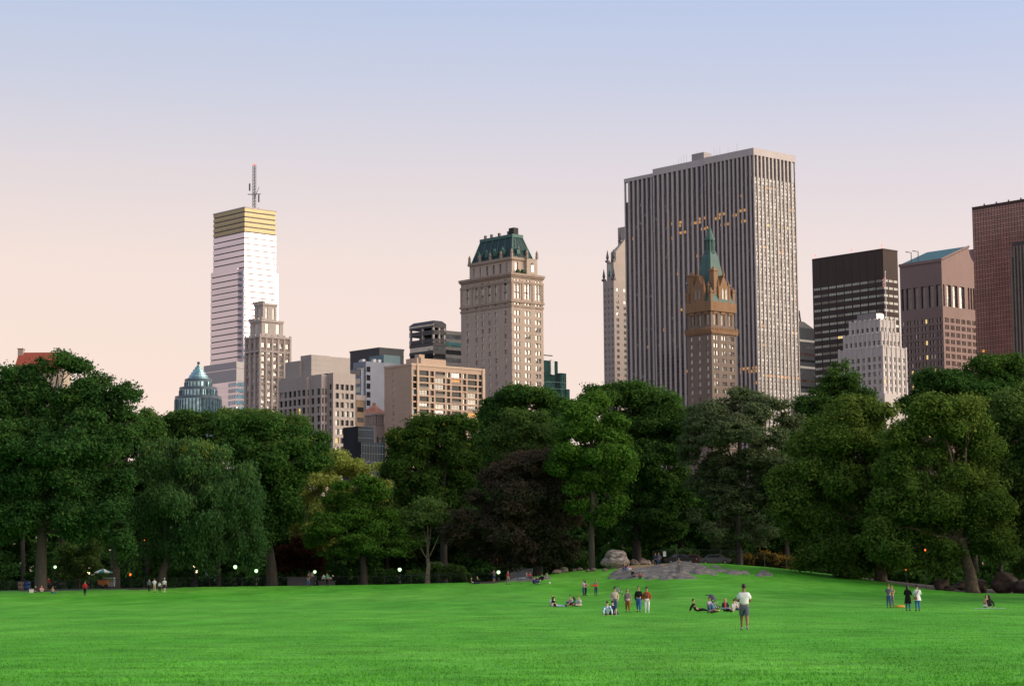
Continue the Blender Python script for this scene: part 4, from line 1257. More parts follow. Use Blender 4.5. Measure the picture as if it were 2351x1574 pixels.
# --- dark banded block, seen in the gap
T = Bld('banded_block', 'dark blue block with pale window bands and sloping top right of the marble slab', 1835, 752, 1260)
Lb = T.xb(1869.5, 766)
b = MB(); b.box(0, Lb, 0, 22, 0, T.h); T.part(b, 'wall', NAVY)
for i in range(26):
    z = T.h - 8 - i * 3.9
    if z > 30:
        g = MB(); g.box(0, Lb * .995, -.15, 0, z, z + 1.3); T.part(g, 'window_band', (FRAME_L, G_SKY, G_BRZ2, G_DARK)[i % 4])
b = MB(); b.frus((0, Lb, -.2, 22), T.h, (0, Lb * .4, 1, 20), T.h + 4); b.tube([(Lb * .3, 2, T.h + 2), (0, 0, T.h + 10)], .5, 5); T.part(b, 'sloping_top', STEEL)

# --- dark brown tower with long window bands
DKB = stone('dark_brown_granite', (.075, .056, .051), .1, 1.0)
T = Bld('dark_banded_tower', 'dark brown flat topped tower with long horizontal window bands', 2027, 573, 1330)
La, Lb = T.ya(1865.5, 598.5), T.xb(2060.5, 577.6)
zt = T.h
p = (T.zv(640) - T.zv(657))
rows = [(T.zv(646) - p * i, p * .36) for i in range(30) if T.zv(646) - p * i > 20]
b = MB()
gm = [(G_SKY, .06), (G_TEAL, .76), (G_DARK, .15), (G_LITY, .03)]
T.face(b, 'L', 0, 0, La, 0, zt, even(9, La, .96), rows, .25, gm, 'triple', FRAME_D)
T.face(b, 'R', 0, 0, Lb, 0, zt, even(3, Lb, .9), rows, .25, [(G_DARK, .85), (G_TEAL, .15)], 'triple', FRAME_D)
T.back(b, 0, Lb, 0, La, 0, zt); T.part(b, 'wall', DKB)
for i in range(10):
    b = MB(); y = La * i / 9; b.box(-.12, -.003, y - .14, y + .14, 0, zt); T.part(b, 'panel_joint', mat('dark_joint', (.03, .025, .025), .6, var=.1))
b = MB(); b.box(-.2, Lb + .1, -.2, La + .1, zt, zt + .8); T.part(b, 'parapet', DKB)
for i in (.03, .45, .97):
    b = MB().tube([(1, La * i, zt), (1, La * i, zt + 3)], .1, 4).ball((1, La * i, zt + 3.2), .45, 6, 5); T.part(b, 'red_beacon', _M['red_beacon'])
T.finish()

# --- white stepped building with ribs and flagpole
WHITE = stone('white_stone', (.52, .475, .46), .06)
T = Bld('white_stepped_building', 'white stepped stone building with fluted parapets in front of dark brown tower', 2026, 797, 960)
fl = 3.5
def tier(o, uc, ul, ur, vt, vb, nl, nr, last=False):
    y1, x1 = T.ya(ul, vt, o, o), T.xb(ur, vt, o, o)
    z1, z0 = T.zv(vt, o, o), (0 if last else T.zv(vb, o, o) - 4)
    b = MB()
    rows = floors(z0 + .5, z1 - (2.6 if last else 1.6), 3.35, 2.0)
    T.face(b, 'L', o, o, y1 - o, z0, z1, even(nl, y1 - o, .5), rows, .4, [(G_DARK, .75), (G_SKY, .2), (G_BLIND, .05)], 'sash')
    T.face(b, 'R', o, o, x1 - o, z0, z1, even(nr, x1 - o, .46), rows, .4, [(G_SKY, .75), (G_LITY, .03), (G_DARK, .22)], 'sash')
    T.back(b, o, x1, o, y1, z0, z1); w_ = T.part(b, 'tier', WHITE)
    b = MB()
    for i in range(nl + 1):
        y = o + (y1 - o) * i / nl; b.box(o - .4, o - .003, y - .5, y + .5, z0, z1 + 1.0)
    for i in range(nr + 1):
        x = o + (x1 - o) * i / nr; b.box(x - .45, x + .45, o - .4, o - .003, z0, z1 + 1.0)
    b.box(o - .2, x1, o - .2, y1, z1, z1 + .5)
    T.part(b, 'ribs', WHITE, parent=w_)
    return x1, y1, z1
tier(0, 0, 1927, 2079, 797, 0, 8, 5, True)
x2, y2, z2 = tier(2.4, 0, 1938.5, 2066, 765, 797, 8, 5)
x3, y3, z3 = tier(5.6, 0, 1952, 2054, 735, 765, 6, 4)
b = MB(); xx = 9; y1 = T.ya(1968, 722, xx, 9); x1 = T.xb(2027, 718, xx, 9); b.box(xx, x1, 9, y1, z3, T.zv(717, xx, 9)); T.part(b, 'penthouse', stone('grey_stone', (.25, .23, .22)))
b = MB(); b.box(x1 - 5, x1 + .3, 8.7, 8.99, z3 + 1, T.zv(720, xx, 9)); T.part(b, 'penthouse_window', G_SKY)
z = T.zv(903, -2, -2); b = MB(); b.box(-2.5, T.xb(2086, 905, -2.5, -2.5), -2.5, T.ya(1915, 905, -2.5, -2.5), 0, z); T.part(b, 'base', WHITE)
xf = T.xb(2036, 760, 2, 2)
b = MB().tube([(xf, 2.0, z2 - 2), (xf, 2.0, T.zv(625, xf, 2))], [.28, .14], 6).ball((xf, 2, T.zv(624, xf, 2)), .35, 6, 5); fp = T.part(b, 'flagpole', mat('white_pole', (.7, .7, .7), .5, var=.05))
b = MB(); zf0, zf1 = T.zv(655, xf, 2), T.zv(632, xf, 2)
for i in range(6):
    for j in range(7):
        xa, xb_ = xf - .2 - i * .25, xf - .2 - (i + 1) * .25
        b.k = 1 if (i < 4 and j < 0) else (j % 2)
        za, zc = zf0 + (zf1 - zf0) * j / 7, zf0 + (zf1 - zf0) * (j + 1) / 7
        b.q((xa, 2 + .25 * math.sin(i * 1.3), za - i * .25), (xb_, 2 + .25 * math.sin(i * 1.3 + 1.3), za - (i + 1) * .25), (xb_, 2 + .25 * math.sin(i * 1.3 + 1.3), zc - (i + 1) * .25), (xa, 2 + .25 * math.sin(i * 1.3), zc - i * .25))
T.part(b, 'flag', [mat('flag_red', (.30, .03, .04), .8, var=.1), mat('flag_white', (.5, .45, .45), .8, var=.1)], parent=fp)
T.finish()

# --- pink granite tower with the broken pediment
PINKG = stone('pink_granite', (.275, .19, .175), .07)
T = Bld('pediment_tower', 'pink granite tower with split pediment and sloping teal roof', 2161, 596, 1240)
La, Lb = T.ya(2065.5, 611), 2 * T.xb(2239, 590)
zt = T.h
fl = 4.15
zlow = T.zv(702)
rows = floors(20, zlow - 5, fl, 2.6)
hT = T.zv(652) - zlow
b = MB()
cl, cr = [], []
for i in range(6): cl += ([(La * (.045 + i * .178), 1.6)] if i in (5,) else [(La * (.02 + i * .178), 1.6), (La * (.02 + i * .178) + 2.2, 1.6), (La * (.02 + i * .178) + 4.2, .6)])[:2]
for i in range(12):
    for j in range(3): cr.append((Lb * (.028 + i * .08) + j * 1.3, .95))
T.face(b, 'L', 0, 0, La, 0, zlow - 3, cl, rows, .5, [(G_DARK, .7), (G_BRZ2, .2), (G_SKY, .08), (G_LITY, .03)], 'one', FRAME_D)
T.face(b, 'R', 0, 0, Lb, 0, zlow - 3, cr, rows, .5, [(G_SKY, .7), (G_DARK, .3)], 'one', FRAME_D)
big = [(La * (.02 + i * .178), 3.9) for i in range(5)] + [(La * .905, 2.0)]
T.face(b, 'L', 0, 0, La, zlow - 3, zt, big, [(zlow, hT)], 1.0, [(G_DARK, 1)], 'triple', FRAME_D)
bigR = [(T.xb(a, 677), T.xb(c, 677) - T.xb(a, 677)) for a, c in ((2165.5, 2169), (2174, 2184), (2188, 2199), (2203, 2215), (2222.5, 2226), (2228, 2232), (2234, 2238))]
T.face(b, 'R', 0, 0, Lb, zlow - 3, zt, bigR, [(zlow, hT)], 1.2, [(G_SKY, 1)], 'two', FRAME_D)
T.back(b, 0, Lb, 0, La, 0, zt); T.part(b, 'wall', PINKG)
# pediment: two raking halves, a round bite out of the middle
zp = T.zv(566, T.xb(2224, 566), 0); xp = T.xb(2224, 566); xc = Lb / 2 + (xp - Lb / 2) * 0
xm = Lb * .5
def slope(x): return zt + (zp - zt) * min(1, (x if x < xm else Lb - x) / xp)
rad = xm - xp
b = MB(); pts = []
n = 10
arc = [(xm - (rad) * math.cos(math.pi / 2 * i / n), zp - (zp - zt) * .88 * math.sin(math.pi / 2 * i / n)) for i in range(n + 1)]
for th in (0, La * .995):
    pass
left = [(0, zt)] + [(xp, zp)] + arc[1:] + [(xm, zt)]
right = [(Lb - x, z) for x, z in left]
for poly in (left, right):
    b.q(*[(x, 0, z) for x, z in poly]); b.q(*[(x, La, z) for x, z in poly])
    for i in range(2, len(poly) - 1):
        (xa, za), (xb_, zb_) = poly[i - 1], poly[i]
        b.q((xa, 0, za), (xb_, 0, zb_), (xb_, La, zb_), (xa, La, za))
T.part(b, 'pediment', PINKG)
TEALR = mat('teal_roof_sheet', (.05, .15, .155), .5, .1, var=.15, scale=.3)
b = MB(); b.q((-.3, -.3, zt + .3), (xp + .2, -.3, zp + .3), (xp + .2, La, zp + .3), (-.3, La, zt + .3)); b.q((Lb + .3, -.3, zt + .3), (Lb - xp, -.3, zp + .3), (Lb - xp, La, zp + .3), (Lb + .3, La, zt + .3))
b2 = MB(); b2.box(-.6, -.05, -.4, La + .2, zt - 1, zt + .7); b2.tube([(-.2, -.25, zt + .1), (xp, -.25, zp + .1)], .7, 4); T.part(b2, 'coping', PINKG)
T.part(b, 'roof', TEALR)
b = MB(); b.box(xp * .5, Lb - xp * .5, 6, La - 1, zt - .5, zt + (zp - zt) * .4); T.part(b, 'bite_shadow_box', NAVY)  # dark box in the bite, its colour standing in for the shadow inside
b = MB()
y_ = La * .62; zz = T.zv(577, 2, y_)
for y in (y_, y_ + 5): b.tube([(3, y, zt + 1), (3, y, zz), (1, y + 2.5, zz + .5)], .28, 5)
T.part(b, 'window_cleaning_arm', STEEL)
T.finish()

# --- red gridded slab at the right edge
REDG = glass('red_granite_panel', (.40, .195, .155), rough=.14, ior=1.5, var=.12, cell=(.15, .15, .15), wob=.012)
GROUT = mat('dark_red_joint', (.06, .025, .022), .6, var=.1)
uE = 2420
T = Bld('red_gridded_tower', 'red granite slab tower with dark gridded joints cut off by the right edge', uE, 447, 1130)
La = T.ya(2232.5, 481)
zt = T.h
b = MB()
fl = 2.6
rows = [(zt - 1.2 - fl * (i + 1), fl * .55) for i in range(56)] + [(zt - 1.2 - fl * i - fl * .38, fl * .30) for i in range(56)]
def red(c, r):
    k = T.rg.random()
    return G_LIT if k < .0025 else REDG
nc = int(La / 1.75)
T.face(b, 'L', 0, 0, La, 0, zt, even(nc, La, .88), rows, .08, red, 'plain', GROUT)
T.back(b, 0, 30, 0, La, 0, zt); b.q((0, 0, 0), (30, 0, 0), (30, 0, zt), (0, 0, zt)); T.part(b, 'wall', GROUT)
b = MB()
for i in range(0, 6): b.box(.5, 1.2, La * (.1 + .15 * i), La * (.1 + .15 * i) + .6, zt, zt + 1.4)
b.box(-.1, 30, -.1, La + .1, zt, zt + .4); T.part(b, 'parapet', GROUT)
T.finish()
T = Bld('dark_slab', 'dark streaked tower in front of the red gridded slab at the right edge', 2400, 545, 1000)  # added dark slab, painted in place of a mirror image on the red tower
La = T.ya(2324, 546); b = MB(); b.box(0, 25, 0, La, 0, T.h); T.part(b, 'wall', mat('dark_reflection_wall', (.045, .032, .03), .5, var=.5, scale=.5, stretch=(1, 1, .1)))
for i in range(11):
    b = MB(); b.box(-.3, -.003, La * i / 10 - .25, La * i / 10 + .25, 0, T.h - (i * 37 % 11)); T.part(b, 'pier', mat('dark_reflection_pier', (.028, .022, .02), .5, var=.3, scale=.5))
    b = MB(); b.box(-.12, -.004, La * i / 10 + .5, La * i / 10 + 1.4, 20, T.h - 2); T.part(b, 'reflection_strip', G_BRZ)
T = Bld('corner_block', 'small brown block with a lamp lit top between marble slab and banded tower', 1845, 925, 780)
b = MB(); b.box(0, 4.5, 0, 6, 0, T.h); T.part(b, 'wall', stone('small_brown_brick', (.26, .2, .16)))
b = MB(); b.box(.5, 2.6, -.2, -.004, T.h - 3, T.h - 1.2); T.part(b, 'lit_window', G_LIT)
b = MB(); b.box(-.3, 4.8, -.3, 6.2, T.h, T.h + .8); T.part(b, 'cornice', CREAM)

# --- house with a red tile roof behind the big oak
T = Bld('red_roof_house', 'stone house with red tile roof and two chimneys behind the big dark oak', 88, 845, 520)
T.root.rotation_euler = (0, 0, 0)
Xs = lambda u: (u - 88) * 520 / F_
Zs = lambda v: T.zv(v)
b = MB()
rows = [(T.h - 6 - 4 * i, 2.2) for i in range(6)]
x0, x1 = Xs(36), Xs(146)
T.face(b, 'R', x0, 0, x1 - x0, 0, T.h, even(4, x1 - x0, .3), rows, .3, [(G_DARK, .6), (G_SKY, .4)], 'sash')
b.q((x0, 0, 0), (x0, 9, 0), (x0, 9, T.h), (x0, 0, T.h)); b.q((x1, 0, 0), (x1, 9, 0), (x1, 9, T.h), (x1, 0, T.h))
T.part(b, 'wall', stone('beige_stone', (.40, .33, .27)))
b = MB(); b.gable(x0 - .3, x1 + .3, -.5, 9.5, T.h, Zs(804), 'x'); rf = T.part(b, 'roof', mat('red_roof_tile', (.28, .055, .03), .8, var=.3, scale=2.5))
for u, w in ((38, 6), (134, 6)):
    b = MB(); b.box(Xs(u - w), Xs(u + w), 3.6, 5.4, T.h - 2, Zs(797 if u < 60 else 802)); b.box(Xs(u - w) - .15, Xs(u + w) + .15, 3.45, 5.55, Zs(797 if u < 60 else 802), Zs(795 if u < 60 else 800)); T.part(b, 'chimney', stone('chimney_stone', (.38, .30, .27)), parent=rf)
T.finish()
# ------------------------------------------------------------------ trees
def leaf_mat(name, stops, trans=.30):
    mt = bpy.data.materials.new(name); mt.use_nodes = True
    t = mt.node_tree; t.nodes.clear()
    o = nod(t, 'ShaderNodeOutputMaterial')
    a = nod(t, 'ShaderNodeAttribute', attribute_name='tint')
    r = nod(t, 'ShaderNodeValToRGB'); ramp_set(r, stops)
    t.links.new(a.outputs['Fac'], r.inputs[0])
    d = nod(t, 'ShaderNodeBsdfDiffuse'); tr = nod(t, 'ShaderNodeBsdfTranslucent'); mx = nod(t, 'ShaderNodeMixShader')
    mx.inputs[0].default_value = trans
    t.links.new(r.outputs[0], d.inputs[0]); t.links.new(r.outputs[0], tr.inputs[0])
    t.links.new(d.outputs[0], mx.inputs[1]); t.links.new(tr.outputs[0], mx.inputs[2]); t.links.new(mx.outputs[0], o.inputs[0])
    return mt
LEAF = {
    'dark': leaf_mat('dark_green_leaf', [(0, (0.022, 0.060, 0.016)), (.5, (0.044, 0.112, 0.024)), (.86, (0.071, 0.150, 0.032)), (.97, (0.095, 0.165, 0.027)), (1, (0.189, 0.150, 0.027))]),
    'oak': leaf_mat('oak_leaf', [(0, (0.021, 0.056, 0.019)), (.5, (0.041, 0.109, 0.029)), (.9, (0.074, 0.147, 0.033)), (.985, (0.088, 0.140, 0.024)), (1, (0.206, 0.140, 0.024))]),
    'mid': leaf_mat('mid_green_leaf', [(0, (.028, .075, .018)), (.5, (.055, .125, .026)), (.85, (.095, .175, .038)), (1, (.14, .18, .04))]),
    'bright': leaf_mat('bright_green_leaf', [(0, (0.036, 0.090, 0.016)), (.5, (0.062, 0.143, 0.021)), (.9, (0.091, 0.191, 0.031)), (1, (0.143, 0.232, 0.039))]),
    'willow': leaf_mat('light_green_leaf', [(0, (0.033, 0.085, 0.029)), (.5, (0.058, 0.130, 0.042)), (.85, (0.091, 0.182, 0.052)), (.93, (0.208, 0.260, 0.052)), (1, (0.286, 0.286, 0.039))]),
    'yellow': leaf_mat('yellow_green_leaf', [(0, (0.173, 0.211, 0.046)), (.5, (0.321, 0.379, 0.079)), (.9, (0.420, 0.477, 0.129)), (1, (0.469, 0.421, 0.129))], .35),
    'olive': leaf_mat('olive_leaf', [(0, (0.046, 0.110, 0.023)), (.35, (0.076, 0.148, 0.028)), (.7, (0.122, 0.185, 0.035)), (1, (0.185, 0.226, 0.050))]),
    'olgreen': leaf_mat('olive_green_leaf', [(0, (0.048, 0.087, 0.024)), (.5, (0.085, 0.150, 0.037)), (.9, (0.122, 0.211, 0.051)), (1, (0.191, 0.211, 0.051))]),
    'grey': leaf_mat('grey_green_leaf', [(0, (0.057, 0.089, 0.043)), (.5, (0.101, 0.142, 0.066)), (.9, (0.145, 0.189, 0.089)), (1, (0.152, 0.177, 0.076))]),
    'maple': leaf_mat('turning_maple_leaf', [(0, (0.028, 0.070, 0.016)), (.5, (0.054, 0.116, 0.022)), (.88, (0.093, 0.155, 0.028)), (.93, (0.310, 0.202, 0.023)), (.97, (0.590, 0.248, 0.016)), (1, (0.699, 0.233, 0.016))]),
    'purple': leaf_mat('purple_leaf', [(0, (0.030, 0.052, 0.025)), (.35, (0.047, 0.059, 0.033)), (.55, (0.066, 0.054, 0.039)), (1, (0.118, 0.077, 0.057))]),
    'russet': leaf_mat('russet_leaf', [(0, (0.023, 0.012, 0.007)), (.6, (0.050, 0.023, 0.013)), (1, (0.081, 0.041, 0.018))]),
    'gold': leaf_mat('gold_shrub_leaf', [(0, (.05, .055, .015)), (.5, (.10, .085, .02)), (.8, (.25, .15, .02)), (1, (.45, .24, .02))]),
}
BARK = mat('dark_bark', (.032, .027, .021), .95, var=.35, scale=2.5, stretch=(1, 1, .25), bump=.4)
BARKL = mat('pale_plane_bark', (.24, .21, .16), .9, var=.45, scale=2.2, bump=.3)
BARKM = mat('mottled_plane_bark', (.085, .066, .042), .9, var=.55, scale=1.8, bump=.3)
BARKG = mat('grey_brown_bark', (.042, .036, .028), .95, var=.3, scale=2.5, stretch=(1, 1, .25), bump=.4)

def leaf_mesh(name, lobes, n, size, seed, m, droop=0.0, clump=1.15, tint0=0.0, flat=.6, per=46, sub=0):
    """leaf sized faces gathered into sprays, the sprays spread through and over the lobes of the crown"""
    rg = np.random.default_rng(seed)
    cs = np.array([l[0] for l in lobes]); rs = np.array([l[1] for l in lobes])
    if sub:                                   # each bough carries a handful of smaller leaf masses
        c2, r2, lt = [], [], []
        for c, r in zip(cs, rs):
            k = max(5, min(14, int(sub * (r[0] * r[2]) ** .5)))
            dd = rg.normal(size=(k, 3)); dd[:, 2] = dd[:, 2] * .9 + .25; dd /= np.linalg.norm(dd, axis=1)[:, None]
            q = rg.uniform(.30, .56, k)
            c2.append(c + dd * r * (1.06 - q * rg.uniform(.35, 1.0, k))[:, None]); r2.append(r * (q * np.array([[1.0], [1.0], [.86]])).T); lt.append(np.full(k, rg.random()) * .6 + rg.random(k) * .4)
        cs, rs = np.concatenate(c2), np.concatenate(r2); lt = np.concatenate(lt)
    else:
        lt = rg.random(len(cs))
    area = (rs[:, 0] * rs[:, 2] + rs[:, 0] * rs[:, 1])
    nc = max(8, n // per)
    which = rg.choice(len(cs), nc * 2, p=area / area.sum())
    d = rg.normal(size=(nc * 2, 3)); d /= np.linalg.norm(d, axis=1)[:, None]
    rr = 1.06 * rg.random(nc * 2) ** .28
    rr = np.where(rg.random(nc * 2) < .07, rr * rg.uniform(1.05, 1.35, nc * 2), rr)
    pts = cs[which] + d * rr[:, None] * rs[which]
    inner = np.full(len(pts), 9.0)
    for c, r in zip(cs, rs):
        inner = np.minimum(inner, np.linalg.norm((pts - c) / r, axis=1))
    ok = (inner > .55) | (rg.random(len(pts)) < .12)
    pts, d, which = pts[ok][:nc], d[ok][:nc], which[ok][:nc]
    nc = len(pts)
    cl = clump * rg.uniform(.6, 1.35, nc)
    k = rg.poisson(per, nc)
    idx = np.repeat(np.arange(nc), k)
    N_ = len(idx)
    off = rg.normal(size=(N_, 3)) * .5
    off[:, 2] *= flat
    off *= cl[idx][:, None]
    pos = pts[idx] + off
    if droop: pos[:, 2] -= np.abs(rg.normal(size=N_)) * droop * cl[idx]
    nrm = d[idx] * .7 + rg.normal(size=(N_, 3)) * .55 + np.array([0, 0, .55])
    nrm /= np.linalg.norm(nrm, axis=1)[:, None]
    a = np.cross(nrm, rg.normal(size=(N_, 3))); a /= np.linalg.norm(a, axis=1)[:, None]
    b = np.cross(nrm, a)
    s = size * rg.uniform(.55, 1.3, N_)
    ln, wd = s[:, None] * .72, s[:, None] * .42
    if droop: a = a * .5 + np.array([0, 0, -.8]); a /= np.linalg.norm(a, axis=1)[:, None]
    v = np.empty((N_, 4, 3))
    v[:, 0] = pos - a * ln; v[:, 1] = pos + b * wd - a * ln * .1; v[:, 2] = pos + a * ln; v[:, 3] = pos - b * wd + a * ln * .1
    me = bpy.data.meshes.new(name)
    me.vertices.add(N_ * 4); me.loops.add(N_ * 4); me.polygons.add(N_)
    me.vertices.foreach_set('co', v.reshape(-1).astype(np.float32))
    me.loops.foreach_set('vertex_index', np.arange(N_ * 4, dtype=np.int32))
    me.polygons.foreach_set('loop_start', np.arange(0, N_ * 4, 4, dtype=np.int32))
    ct = rg.random(nc)
    # whole sprays turn colour together
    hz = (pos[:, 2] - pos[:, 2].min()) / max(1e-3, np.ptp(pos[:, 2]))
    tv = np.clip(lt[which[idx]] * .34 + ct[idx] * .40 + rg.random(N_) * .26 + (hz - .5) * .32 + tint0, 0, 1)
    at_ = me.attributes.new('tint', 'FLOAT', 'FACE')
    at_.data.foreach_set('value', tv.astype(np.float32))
    me.materials.append(m)
    me.update(calc_edges=True)
    return me
NLEAF = [0]
def tree(name, label, D, lobes, leaf, n, base=None, tw=1.0, size=.42, bark=None, seed=1, droop=0., group='trees round the meadow', clump=1.15, lean=0, thick=None, limbs=True, tint0=0.0, cat='tree', fork=.45, flat=.6, deep=.9):
    rg = random.Random(seed)
    s = D * K / F_
    L = []
    for lb in lobes:
        u, v, ru, rv = lb[:4]
        dd = lb[4] if len(lb) > 4 else rg.uniform(-.5, .5) * ru * s * 1.2
        p = at(u * K, v * K, D + dd)
        L.append(((p.x, p.y, p.z), (ru * s, max(ru, rv) * s * deep, rv * s)))
    if base is None:
        base = (sum(l[0] * l[2] for l in lobes) / sum(l[2] for l in lobes), None)
    g = gat(base[0] * K, D)
    root = empty(name, g, 0, label, cat, group)
    Lo = [((c[0] - g.x, c[1] - g.y, c[2] - g.z), r) for c, r in L]
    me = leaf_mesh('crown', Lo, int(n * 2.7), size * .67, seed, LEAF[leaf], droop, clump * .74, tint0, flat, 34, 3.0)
    NLEAF[0] += len(me.polygons)
    link('crown', me, root)
    b = MB()
    top = max(c[2] for c, r in Lo); bot = min(c[2] - r[2] for c, r in Lo)
    r0 = tw * s * .5 if tw > 3 else tw
    zf = max(1.2, bot + (top - bot) * .18) if fork is None else top * fork
    cx = sum(c[0] * r[0] for c, r in Lo) / sum(r[0] for c, r in Lo); cy = sum(c[1] * r[0] for c, r in Lo) / sum(r[0] for c, r in Lo)
    hub = Vector((lean, cy * .35, zf))
    path = [Vector((0, 0, -.5)), Vector((0, 0, .25)), Vector((lean * .15, 0, zf * .35)), Vector((hub.x * .55 + rg.uniform(-.2, .2), hub.y * .5, zf * .7)), hub]
    b.tube(path, [r0 * 1.6, r0 * 1.12, r0 * .92, r0 * .82, r0 * .66], 9)
    b.tube([hub, hub + Vector((cx * .2, 0, (top - zf) * .5)), Vector((cx * .7, cy * .7, top))], [r0 * .6, r0 * .35, r0 * .06], 7)
    if limbs:
        for (c, r) in Lo:
            t = rg.uniform(.55, 1.0)
            st = path[3].lerp(hub, t) if c[2] < top * .75 else hub.lerp(Vector((cx * .5, cy * .5, top)), rg.uniform(0, .45))
            e = Vector(c)
            mid = st.lerp(e, .5) + Vector((rg.uniform(-.5, .5), rg.uniform(-.5, .5), rg.uniform(.2, 1.2)))
            rr = r0 * rg.uniform(.26, .42)
            b.tube([st, st.lerp(mid, .5) + Vector((0, 0, -.2)), mid, e], [rr, rr * .8, rr * .6, rr * .15], 6)
            for k in range(5):
                d = Vector((rg.gauss(0, 1), rg.gauss(0, 1), rg.gauss(.2, .8))).normalized()
                q = mid.lerp(e, rg.uniform(.1, .9)); e2 = e + Vector((d.x * r[0], d.y * r[1], d.z * r[2])) * .85
                b.tube([q, q.lerp(e2, .5) + Vector((0, 0, .3)), e2], [rr * .35, rr * .22, .02], 4)
    b.build('trunk', bark or BARK, root, True)
    return root
B = tree
tree('oak_tree', 'biggest dark oak with loose open top in front of the red roofed house', 283,
     [(40, 862, 48, 36), (98, 852, 38, 26), (150, 838, 46, 32), (222, 885, 48, 40), (285, 912, 40, 38), (20, 915, 60, 50), (100, 930, 70, 55), (185, 950, 80, 55), (255, 965, 70, 50), (55, 1010, 80, 55), (150, 1040, 85, 60),
      (245, 1050, 60, 60), (20, 1090, 60, 60), (110, 1110, 75, 60), (210, 1120, 75, 60), (60, 1175, 60, 45), (160, 1180, 60, 48), (245, 1185, 55, 50), (280, 1235, 40, 48), (20, 1180, 50, 60), (300, 1010, 30, 40)],
     'oak', 74000, (93, 1330), 28, .44, BARKG, 21, clump=1.25, fork=.30)
tree('locust_tree', 'leaning light green tree with forked pale trunk and yellow drooping tips', 290,
     [(395, 1035, 60, 38), (470, 1048, 60, 42), (532, 1090, 46, 46), (345, 1080, 50, 45), (445, 1120, 90, 55), (560, 1150, 42, 55), (360, 1170, 65, 50), (500, 1200, 80, 55), (420, 1240, 55, 36), (575, 1215, 26, 50), (320, 1200, 45, 45), (540, 1255, 45, 30), (470, 1265, 40, 25), (590, 1265, 30, 22), (300, 1255, 34, 30)],
     'willow', 46000, (368, 1325), 20, .40, BARKG, 22, droop=.9, clump=1.1, lean=1.6, fork=.33)
tree('maple_tree', 'dark green tree with straight grey trunk in front of the yellow green tree', 298,
     [(640, 985, 58, 38), (580, 995, 58, 42), (700, 1010, 50, 40), (660, 1055, 75, 45), (590, 1070, 55, 50), (648, 1125, 48, 55), (618, 1185, 42, 45), (560, 1030, 45, 40), (738, 1030, 18, 22), (520, 975, 40, 30), (560, 1120, 40, 50), (665, 1190, 26, 40), (600, 1235, 28, 26)],
     'dark', 46000, (622, 1335), 24, .44, BARKG, 23, lean=-1.0, fork=.42, clump=1.2)
tree('plane_tree', 'yellow green airy tree with pale forked trunk below the navy glass block', 335,
     [(760, 1062, 50, 32), (838, 1070, 42, 32), (715, 1100, 55, 40), (800, 1108, 70, 45), (872, 1108, 36, 36), (700, 1165, 48, 50), (762, 1180, 55, 50), (690, 1225, 40, 36), (740, 1235, 40, 30)],
     'yellow', 21000, (712, 1335), 13, .42, BARKL, 24, clump=1.05, fork=.5)
tree('linden_tree', 'bright green low tree with dark trunk, right of the white and green clad pair', 296,
     [(815, 1118, 48, 28), (775, 1160, 52, 34), (862, 1152, 48, 36), (760, 1208, 46, 34), (830, 1198, 72, 44), (888, 1218, 46, 32), (800, 1244, 58, 20), (928, 1240, 26, 18), (868, 1250, 40, 16), (770, 1262, 34, 16), (900, 1262, 34, 16), (725, 1235, 26, 18)],
     'bright', 30000, (832, 1335), 17, .38, BARK, 25, clump=1.0, fork=.40, flat=.42)
tree('maple_tree', 'maple with patches of orange leaves in front of the tan apartment block', 322,
     [(985, 985, 55, 34), (938, 1012, 46, 40), (1042, 990, 48, 40), (980, 1045, 78, 46), (920, 1068, 36, 40), (1060, 1055, 40, 50), (990, 1112, 68, 40), (940, 1118, 40, 36), (950, 1150, 40, 22), (1050, 1115, 36, 40)],
     'maple', 40000, (1015, 1330), 18, .42, BARK, 26, fork=.45, clump=1.15)
tree('plane_tree', 'thin pale limbed tree with bare spreading branches right of the bright green low tree', 300,
     [(950, 1185, 50, 32), (1010, 1205, 40, 36), (985, 1160, 40, 26), (1035, 1310, 26, 10), (930, 1235, 30, 20)],
     'olgreen', 5200, (978, 1333), 11, .40, BARKL, 27, fork=.33, clump=1.3)
tree('copper_beech', 'broad dark purple leaved tree left of the huge pale boulder', 296,
     [(1225, 1072, 75, 36), (1165, 1105, 62, 46), (1282, 1105, 52, 46), (1222, 1150, 100, 55), (1095, 1175, 52, 46), (1062, 1225, 46, 42), (1150, 1218, 85, 52), (1268, 1200, 62, 56), (1230, 1258, 80, 32), (1125, 1268, 50, 28), (1300, 1160, 36, 50), (1190, 1285, 40, 16)],
     'purple', 56000, (1230, 1318), 22, .38, BARK, 28, clump=1.05, fork=.30)
tree('maple_tree', 'tall green maple with bare lower trunk just left of the huge pale boulder', 289,
     [(1350, 938, 52, 36), (1310, 985, 46, 44), (1398, 985, 48, 44), (1350, 1025, 72, 42), (1300, 1062, 40, 36), (1410, 1058, 40, 40), (1350, 1098, 44, 24), (1395, 1110, 34, 22), (1312, 1112, 24, 18), (1400, 1150, 30, 22), (1318, 1150, 22, 18), (1375, 1185, 24, 16)],
     'bright', 32000, (1354, 1300), 14, .42, BARKG, 29, fork=.60, clump=1.1)
